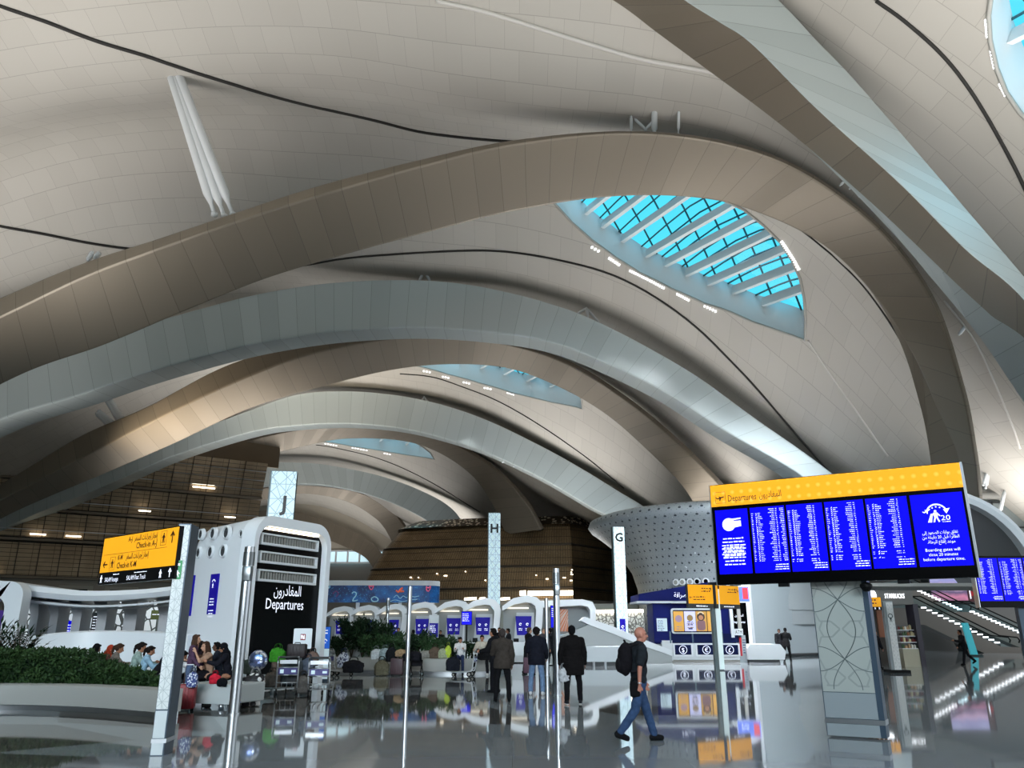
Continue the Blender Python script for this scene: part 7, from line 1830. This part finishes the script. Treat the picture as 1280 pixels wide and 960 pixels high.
# trolleys
def trolley(label, loc, rz):
    root = thing('luggage_trolley', label, 'trolley', loc, rz, 'airport luggage trolleys')
    for s in (-1, 1):
        mb = MB(); mb.tube(spline([(s * .27, .42, .17), (s * .28, -.28, .2), (s * .28, -.42, .32), (s * .28, -.5, .95)], 20), .022, 8); mb.build('side_tube', M_CHROME, root, smooth=True)
    mb = MB(); mb.tube([(-.28, -.5, .95), (-.28, -.56, 1.02), (.28, -.56, 1.02), (.28, -.5, .95)], .024, 8); mb.build('handle', M_CHROME, root, smooth=True)
    mb = MB(); mb.tube([(-.24, -.565, 1.02), (.24, -.565, 1.02)], .032, 8); mb.build('grip', M_DKGREY, root, smooth=True)
    mb = MB()
    for z in (.35, .55, .75): mb.tube([(-.28, -.45 - (z - .35) * .12, z), (.28, -.45 - (z - .35) * .12, z)], .016, 6)
    for x in (-.14, 0, .14): mb.tube([(x, .42, .18), (x, -.3, .2), (x, -.42, .34)], .012, 6)
    mb.tube([(-.27, .42, .17), (.27, .42, .17)], .018, 6); mb.build('rack', M_CHROME, root, smooth=True)
    mb = MB(); mb.box((0, -.49, .65), (.5, .02, .16)); ad = mb.build('advert_plate', mat('plate_violet', (70, 66, 130), .4), root)
    mb = MB(); mb.box((-.16, -.503, .65), (.1, .006, .1)); mb.box((.15, -.503, .65), (.12, .006, .06)); mb.build('print', M_PALE, ad)
    mb = MB(); mb.box((0, -.52, .86), (.46, .18, .02)); mb.box((0, -.6, .9), (.46, .015, .09)); mb.box((0, -.44, .9), (.46, .015, .09)); mb.build('hand_basket', M_CHROME, root)
    for x, y, r in ((-.27, -.3, .1), (.27, -.3, .1), (0, .4, .07)):
        mb = MB(); mb.cyl((x - .022, y, r), (x + .022, y, r), r, n=18); wh = mb.build('wheel', M_BLACKM, root)
        mb = MB(); mb.cyl((x - .026, y, r), (x + .026, y, r), r * .5, n=14); mb.build('hub', M_GREY, wh)
        mb = MB(); mb.tube([(x, y, r), (x, y, .2)], .02, 6); mb.build('fork', M_CHROME, wh)
    return root
t0 = trolley('empty luggage trolley seen head-on, right of the loaded one', GX(400, 23.0), R(5))
copy_at(t0, GX(357, 23.6), R(16), 'loaded luggage trolley with a green bag on top, before the black panel')
copy_at(t0, GX(427, 33.6), R(-100), 'trolley with a patterned bag in front of the far planter rim')
copy_at(t0, GX(579, 33.0), R(80), 'trolley with a dark bag beside the seated boy')
c = GX(357, 23.6)
softbag('round grey-brown bag low on the left of the loaded trolley', GX(339, 23.5), R(10), .5, .44, .4, (92, 82, 76), seed=21, z=.2)
softbag('smaller tan bag stacked on the grey-brown bag of the loaded trolley', GX(345, 23.7), R(30), .4, .38, .34, (104, 88, 78), seed=22, z=.62)
suitcase('large dark slate suitcase standing upright on the loaded trolley', Vector((c.x + .12, c.y + .05, .22)), R(8), .6, .62, .3, (52, 60, 66), 0)
suitcase('black suitcase lying on top of the loaded trolley pile', Vector((c.x + .2, c.y + .1, .93)), R(4), .52, .38, .34, (36, 22, 26), 0)
softbag('bright green bag hanging over the top left of the loaded trolley', Vector((c.x - .32, c.y + .02, .86)), R(-20), .5, .42, .3, (60, 140, 40), seed=24, lumps=7)
softbag('brown paper-coloured box bag at the right of the loaded trolley', Vector((c.x + .62, c.y + .25, .75)), R(5), .4, .42, .28, (112, 92, 84), seed=25)
softbag('grey holdall at the right foot of the loaded trolley', GX(377, 23.5), R(20), .46, .5, .36, (94, 90, 86), seed=26, z=.05)
softbag('slate blue bag above the grey holdall by the empty trolley', GX(382, 23.7), R(-10), .42, .44, .3, (88, 96, 110), seed=27, z=.56)
softbag('navy and white patterned bag on the trolley before the far planter rim', GX(428, 33.6), R(0), .5, .62, .4, (60, 70, 110), pattern=spotted('pattern_navy', (52, 60, 96), (190, 196, 210), 12), seed=31, z=.3)
softbag('dark bag on the floor right of the patterned bag', GX(441, 33.4), R(0), .9, .5, .5, (30, 30, 34), seed=32, z=.12)
# luggage along the middle planter
softbag('khaki duffel bag on the floor before the middle planter, left end', GX(476.5, 33.6), R(20), .62, .62, .5, (96, 92, 76), seed=33)
suitcase('maroon suitcase on the floor between the khaki duffel and the black pushchair', GX(496, 33.5), R(-6), .5, .62, .32, (70, 48, 54), 0)
softbag('white plastic carrier bag resting on the middle planter wall, left', GX(469, 35.6), R(10), .5, .46, .36, (196, 202, 206), seed=35, z=.55)
softbag('pale translucent carrier bag resting beside the white plastic one', GX(480, 35.4), R(40), .5, .5, .36, (150, 166, 170), seed=36, z=.55)
softbag('tan hat-shaped bag on top of the maroon suitcase', GX(500, 33.6), R(0), .5, .3, .4, (148, 124, 96), seed=37, z=.72, handles=False)
softbag('black shoulder bag leaning behind the maroon suitcase', GX(488, 34.2), R(30), .5, .6, .3, (28, 30, 34), seed=38, z=.5)
softbag('dark holdall over the black pushchair frame', GX(514, 33.6), R(5), .8, .42, .42, (24, 24, 30), seed=39, z=.55)
ps = thing('pushchair', 'folded black pushchair under the dark holdall at the middle planter', 'pushchair', GX(520, 33.5), R(15))
for s in (-1, 1):
    mb = MB(); mb.tube([(s * .22, .3, .08), (s * .22, -.1, .6)], .02, 6); mb.tube([(s * .22, -.3, .08), (s * .22, .12, .55), (s * .22, .3, .85)], .02, 6); mb.build('side_frame', M_BLACKM, ps, smooth=True)
    for y in (-.3, .3):
        mb = MB(); mb.cyl((s * .22 - .02, y, .09), (s * .22 + .02, y, .09), .09, n=14); wh = mb.build('wheel', M_BLACKM, ps); mb = MB(); mb.cyl((s * .22 - .024, y, .09), (s * .22 + .024, y, .09), .04, n=10); mb.build('hub', M_PALE, wh)
mb = MB(); mb.box((0, 0, .42), (.42, .36, .1), bev=.03); mb.box((0, .2, .62), (.42, .08, .34), bev=.03); mb.build('seat', fabric((26, 26, 30)), ps)
softbag('grey rolled blanket on the planter wall right of the pushchair', GX(533, 35.2), R(0), .9, .34, .4, (142, 140, 134), seed=41, z=.6, handles=False)
softbag('brown backpack on the planter wall near the yellow-green bag', GX(543, 35.0), R(0), .5, .5, .36, (92, 78, 66), seed=42, z=.6)
softbag('pale bag with green print on the middle planter wall', GX(553, 34.9), R(0), .44, .42, .3, (150, 158, 130), seed=43, z=.62)
softbag('bright yellow-green bag on the planter wall', GX(559.5, 34.9), R(0), .3, .52, .26, (176, 196, 70), seed=44, z=.64)
softbag('big black bag hanging on the trolley by the seated boy', GX(566, 33.1), R(10), .62, .56, .42, (26, 28, 36), seed=45, z=.2)

# ---------- plants
M_LEAF = noisy('leaf_green', (58, 82, 46), (34, 54, 30), 3, .5)
M_LEAF2 = noisy('leaf_dark', (40, 62, 38), (22, 38, 24), 3, .5)
M_LEAF3 = noisy('leaf_mid', (64, 92, 58), (40, 62, 38), 3, .5)
for q_ in (M_LEAF, M_LEAF2, M_LEAF3): q_.node_tree.nodes['Principled BSDF'].inputs['Specular IOR Level'].default_value = .15
M_STEM = mat('stem_brown', (70, 58, 44), .8)
def leaf(mb, p, d, n, L, w):
    """one pointed leaf folded along its rib"""
    s = d.cross(n); s = s.normalized() if s.length > 1e-4 else Vector((1, 0, 0)); n = s.cross(d)
    v = [p, p + d * L * .4 + s * w + n * w * .3, p + d * L - n * L * .15, p + d * L * .4 - s * w + n * w * .3, p + d * L * .5]
    vs = [mb.bm.verts.new(q) for q in v]
    mb.face([vs[0], vs[1], vs[4]]); mb.face([vs[1], vs[2], vs[4]]); mb.face([vs[2], vs[3], vs[4]]); mb.face([vs[3], vs[0], vs[4]])
def rnd_dir(r): 
    v = Vector((r.gauss(0, 1), r.gauss(0, 1), r.gauss(0, 1))); return v.normalized()
# clipped hedge in the long planter: top edge falls to the right
r = random.Random(11)
mb = MB()
front = spline([GX(-170, 19.2), GX(-60, 19.35), GX(0, 19.4), GX(60, 19.35), GX(120, 19.2), GX(170, 18.95), GX(200, 18.8)], 60)
def hedge_h(px): 
    for (x0, h0), (x1, h1) in zip(((-400, .74), (58, .72), (98, .42), (140, .29), (196, .09)), ((58, .72), (98, .42), (140, .29), (196, .09), (300, .05))):
        if px <= x1: return h0 + (h1 - h0) * (px - x0) / (x1 - x0)
pxs = [v.x for v in spline([(q, 0, 0) for q in (-170, -60, 0, 60, 120, 170, 200)], 60)]
for _ in range(11500):
    k = r.uniform(0, 58.9); i = int(k); p = front[i].lerp(front[i + 1], k - i); px = pxs[i] + (pxs[i + 1] - pxs[i]) * (k - i)
    h = hedge_h(px); dep = .35 + 1.8 * min(1, max(.0, (215 - px) / 160))
    t_ = r.random()
    if t_ < .5: q = p + Vector((0, r.uniform(.0, .12), .5 + r.random() * h)); n_ = Vector((0, -1, .4))
    else:
        y = r.uniform(0, dep); q = p + Vector((0, y, .5 + h * (1 - .1 * y / dep) + r.uniform(-.06, .05) + .05 * math.sin(px * .3 + y * 3))); n_ = Vector((0, -.3, 1))
    d = (n_.normalized() * .7 + rnd_dir(r)).normalized(); leaf(mb, q, d, rnd_dir(r), r.uniform(.07, .13), r.uniform(.018, .034))
hg = mb.build('hedge_leaves', M_LEAF, fix=False); tag(hg, 'clipped dark green hedge filling the long curved planter in the left foreground', 'hedge', kind='stuff')
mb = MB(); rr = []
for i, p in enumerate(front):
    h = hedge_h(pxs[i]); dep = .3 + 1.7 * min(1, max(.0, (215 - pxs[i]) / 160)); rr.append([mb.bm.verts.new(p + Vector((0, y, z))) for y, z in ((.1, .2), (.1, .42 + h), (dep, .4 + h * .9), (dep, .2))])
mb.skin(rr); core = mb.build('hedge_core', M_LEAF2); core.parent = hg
def shrub(label, loc, h, rad, n, m, seed, L=(.1, .2), w=.03, stems=6, name='shrub', z0=0.0, group=None):
    r = random.Random(seed); root = thing(name, label, 'plant', (loc[0], loc[1], z0), 0, group); mb = MB(); lf = MB()
    tips = []
    for k in range(stems):
        a = 2 * math.pi * k / stems + r.uniform(-.4, .4); t = Vector((math.cos(a) * rad * r.uniform(.3, .9), math.sin(a) * rad * r.uniform(.3, .9), h * r.uniform(.65, 1)))
        pts = spline([(0, 0, 0), t * .5 + Vector((0, 0, h * .12)), t], 8); mb.tube(pts, [.02 * (1 - i / 9) + .005 for i in range(8)], 5); tips.append(pts)
    mb.build('stem', M_STEM, root, smooth=True)
    for _ in range(n):
        pts = tips[r.randrange(stems)]; i = min(7, int(2 + r.random() ** .7 * 6)); q = pts[i] + rnd_dir(r) * r.uniform(0, rad * .42)
        d = (rnd_dir(r) + Vector((0, 0, .3)) + (q - Vector((0, 0, h * .5))).normalized() * .5).normalized(); leaf(lf, q, d, rnd_dir(r), r.uniform(*L), w * r.uniform(.7, 1.2))
    lf.build('foliage', m, root, fix=False); return root
# palm-like plant at the far left
def fan_plant(label, loc, h, seed, n=16, z0=0, L=.55):
    r = random.Random(seed); root = thing('palm_plant', label, 'plant', (loc[0], loc[1], z0)); st = MB(); lf = MB()
    for k in range(n):
        a = 2 * math.pi * k / n + r.uniform(-.3, .3); out = r.uniform(.25, .6); hh = h * r.uniform(.55, 1)
        pts = spline([(0, 0, 0), (math.cos(a) * out * .3, math.sin(a) * out * .3, hh * .6), (math.cos(a) * out, math.sin(a) * out, hh)], 9); st.tube(pts, .009, 4)
        for i in range(3, 9):
            for s in (-1, 1):
                t = (pts[min(i + 1, 8)] - pts[i - 1]).normalized(); sd = t.cross(Vector((0, 0, 1))).normalized() * s; leaf(lf, pts[i], (t * .7 + sd * .8 + Vector((0, 0, -.15))).normalized(), Vector((0, 0, 1)), L * r.uniform(.3, .46), .03)
        leaf(lf, pts[8], (pts[8] - pts[7]).normalized(), Vector((0, 0, 1)), L * .4, .03)
    st.build('stem', M_STEM, root); lf.build('foliage', M_LEAF2, root, fix=False); return root
fan_plant('dark leafy palm rising behind the hedge at the far left edge', GX(12, 20.6), 1.35, 5, 30, .45, .75)
fan_plant('second dark palm clump cut by the left edge of the picture', GX(-22, 20.4), 1.45, 6, 26, .45, .75)
for k, px in enumerate((44, 62, 77)): fan_plant(['first', 'second', 'third'][k] + ' thin sprig standing above the hedge, right of the dark palm', GX(px, 20.8 - k * .1), .5 - k * .08, 30 + k, 5, .78 - k * .05, .42)
# shrubs of the middle planter
for k, (px, Y, h, rad, n, m, lb) in enumerate(((438, 38.6, 1.75, .75, 1500, M_LEAF2, 'big rounded dark shrub at the left of the middle planter'), (452, 38.2, 1.55, .7, 1300, M_LEAF2, 'rounded dark shrub right beside the biggest shrub'), (476, 37.6, 1.65, .7, 1300, M_LEAF2, 'tall loose dark shrub by the short collared post'), (464, 37.2, .9, .6, 700, M_LEAF3, 'low green plant before the red-scarfed person'),
        (487, 37, 1.0, .6, 800, M_LEAF3, 'low broad-leaved plant left of the planter post'), (505, 36.6, .85, .6, 800, M_LEAF3, 'low bright plant at the foot of the planter post'), (520, 36.4, 1.1, .6, 800, M_LEAF2, 'dark low shrub right of the planter post'), (536, 36.2, .95, .6, 800, M_LEAF3, 'fresh green low plant above the rolled blanket'), (550, 36.1, .9, .55, 700, M_LEAF3, 'green low plant behind the yellow-green bag'),
        (566, 36, .75, .5, 600, M_LEAF2, 'small dark plant behind the big black bag'), (592, 36, .7, .5, 500, M_LEAF2, 'small dark plant between the two seated men'), (421, 38.6, .9, .5, 600, M_LEAF2, 'small dark shrub at the left tip of the middle planter'))):
    shrub(lb, GX(px, Y), h, rad, n, m, 60 + k, (.12, .24), .04, z0=.5, group='shrubs in the middle planter')
soil = MB(); sp_ = [GX(400, 39), GX(440, 38.9), GX(500, 38.1), GX(560, 37.5), GX(606, 36.5), GX(606, 35.3), GX(560, 35.1), GX(500, 35.6), GX(440, 36.6), GX(400, 37.8)]
soil.prism([(p.x, p.y) for p in sp_], (0, 0, .3), (1, 0, 0), (0, 1, 0), .25); tag(soil.build('planter_soil', mat('soil', (54, 46, 38), .9)), 'dark soil bed filling the middle planter under the shrubs', 'soil', kind='stuff')
# ================= light =================
W = bpy.data.worlds.new('sky'); SC.world = W; W.use_nodes = True
bg = W.node_tree.nodes['Background']; bg.inputs[0].default_value = (.085, .66, .86, 1); bg.inputs[1].default_value = 1.25
def area(name, loc, rot, sx, sy, power, col=(1, 1, 1), spread=180):
    l = bpy.data.lights.new(name, 'AREA'); l.shape = 'RECTANGLE'; l.size = sx; l.size_y = sy; l.energy = power; l.color = col
    l.spread = R(spread); o = bpy.data.objects.new(name, l); COL.objects.link(o); o.location = loc; o.rotation_euler = rot; return o
UP = (R(180), 0, 0)
WARM = (1, .975, .94)
for x, y, z, s, p, sd in [(-23, 24, 8, 10, 3000, 120), (5, 14, 5, 16, 2600, 120), (16, 17, 5, 10, 1900, 110), (-34, 45, 10, 12, 700, 85), (8, 44, 6, 14, 1300, 125), (26, 40, 5, 5, 550, 130), (16, 62, 11.6, 5, 300, 140), (-24, 72, 8, 14, 1700, 110), (2, 74, 7, 14, 1600, 120), (-30, 103, 7, 16, 2200, 120), (-12, 122, 8, 16, 2200, 125), (-36, 148, 8, 16, 2300, 130)]:
    area('ceiling_fill', (x, y, z), UP, s, s, p, WARM, sd)  # unseen lamps added to brighten the ceiling
# the glowing slots beside the skylights throw their light down into the hall
for (px, py, y0), pw, rz in (((769, 326, 38), 1500, .5), ((808, 348, 38), 2000, .5), ((870, 377, 38), 1500, .4), ((580, 477, 66), 1800, .4), ((640, 490, 66), 1800, .4), ((450, 561, 97), 2000, .4)):
    p = on_roof(px, py, y0); area('slot_light', (p.x, p.y, roof(p.x, p.y) - .3), (0, 0, rz), 2.4, .3, pw, (.93, .97, 1), 55)
# unseen added lamps for daylight from behind the camera and down the right side
def aim(name, loc, to, sx, sy, power, col, spread):
    o = area(name, loc, (0, 0, 0), sx, sy, power, col, spread)
    o.rotation_euler = (Vector(to) - Vector(loc)).to_track_quat('-Z', 'Y').to_euler()
DAY = (.84, .93, 1)
aim('entrance_fill', (-16, -18, 11), (-11, 26, 0), 22, 9, 800, DAY, 48)
aim('entrance_fill', (4, -20, 11), (2, 42, 0), 22, 9, 700, DAY, 40)
aim('entrance_fill', (20, -16, 9), (14, 34, 0), 16, 8, 420, DAY, 44)
aim('fill_wash', (17, 38, 13), (15, 62, 2), 6, 4, 1000, DAY, 70)  # added unseen lamp brightening the bowl and the curved wall
aim('fill_wash', (-31, 55, 10), P(225, 540, 62), 2, 2, 620, (1, .86, .66), 58)  # added warm lamp making the highlight on the arch's left flank
area('side_fill', (28, 16, 5), (R(90), 0, R(90)), 40, 7, 1800, DAY)  # added lamp in front of the closed right wall
area('wing_fill', (56, 60, 9.1), (0, 0, 0), 40, 30, 6500, (.97, .98, 1))  # added lamp under the wing ceiling, brightening the wing
sl = bpy.data.lights.new('open_sky', 'SUN'); sl.energy = 7; sl.angle = R(110); sl.color = (.36, .78, 1)
so = bpy.data.objects.new('open_sky', sl); COL.objects.link(so); so.rotation_euler = Vector((0, .5, -1)).to_track_quat('-Z', 'Y').to_euler()
vs = SC.view_settings
SC.display_settings.display_device = 'sRGB'
vs.view_transform = 'Standard'; vs.look = 'None'; vs.gamma = 1; vs.exposure = 0; vs.use_curve_mapping = False
SC.cycles.use_denoising = True
SC.cycles.max_bounces = 8; SC.cycles.diffuse_bounces = 4; SC.cycles.glossy_bounces = 4; SC.cycles.transparent_max_bounces = 24
SC.cycles.caustics_reflective = False; SC.cycles.caustics_refractive = False
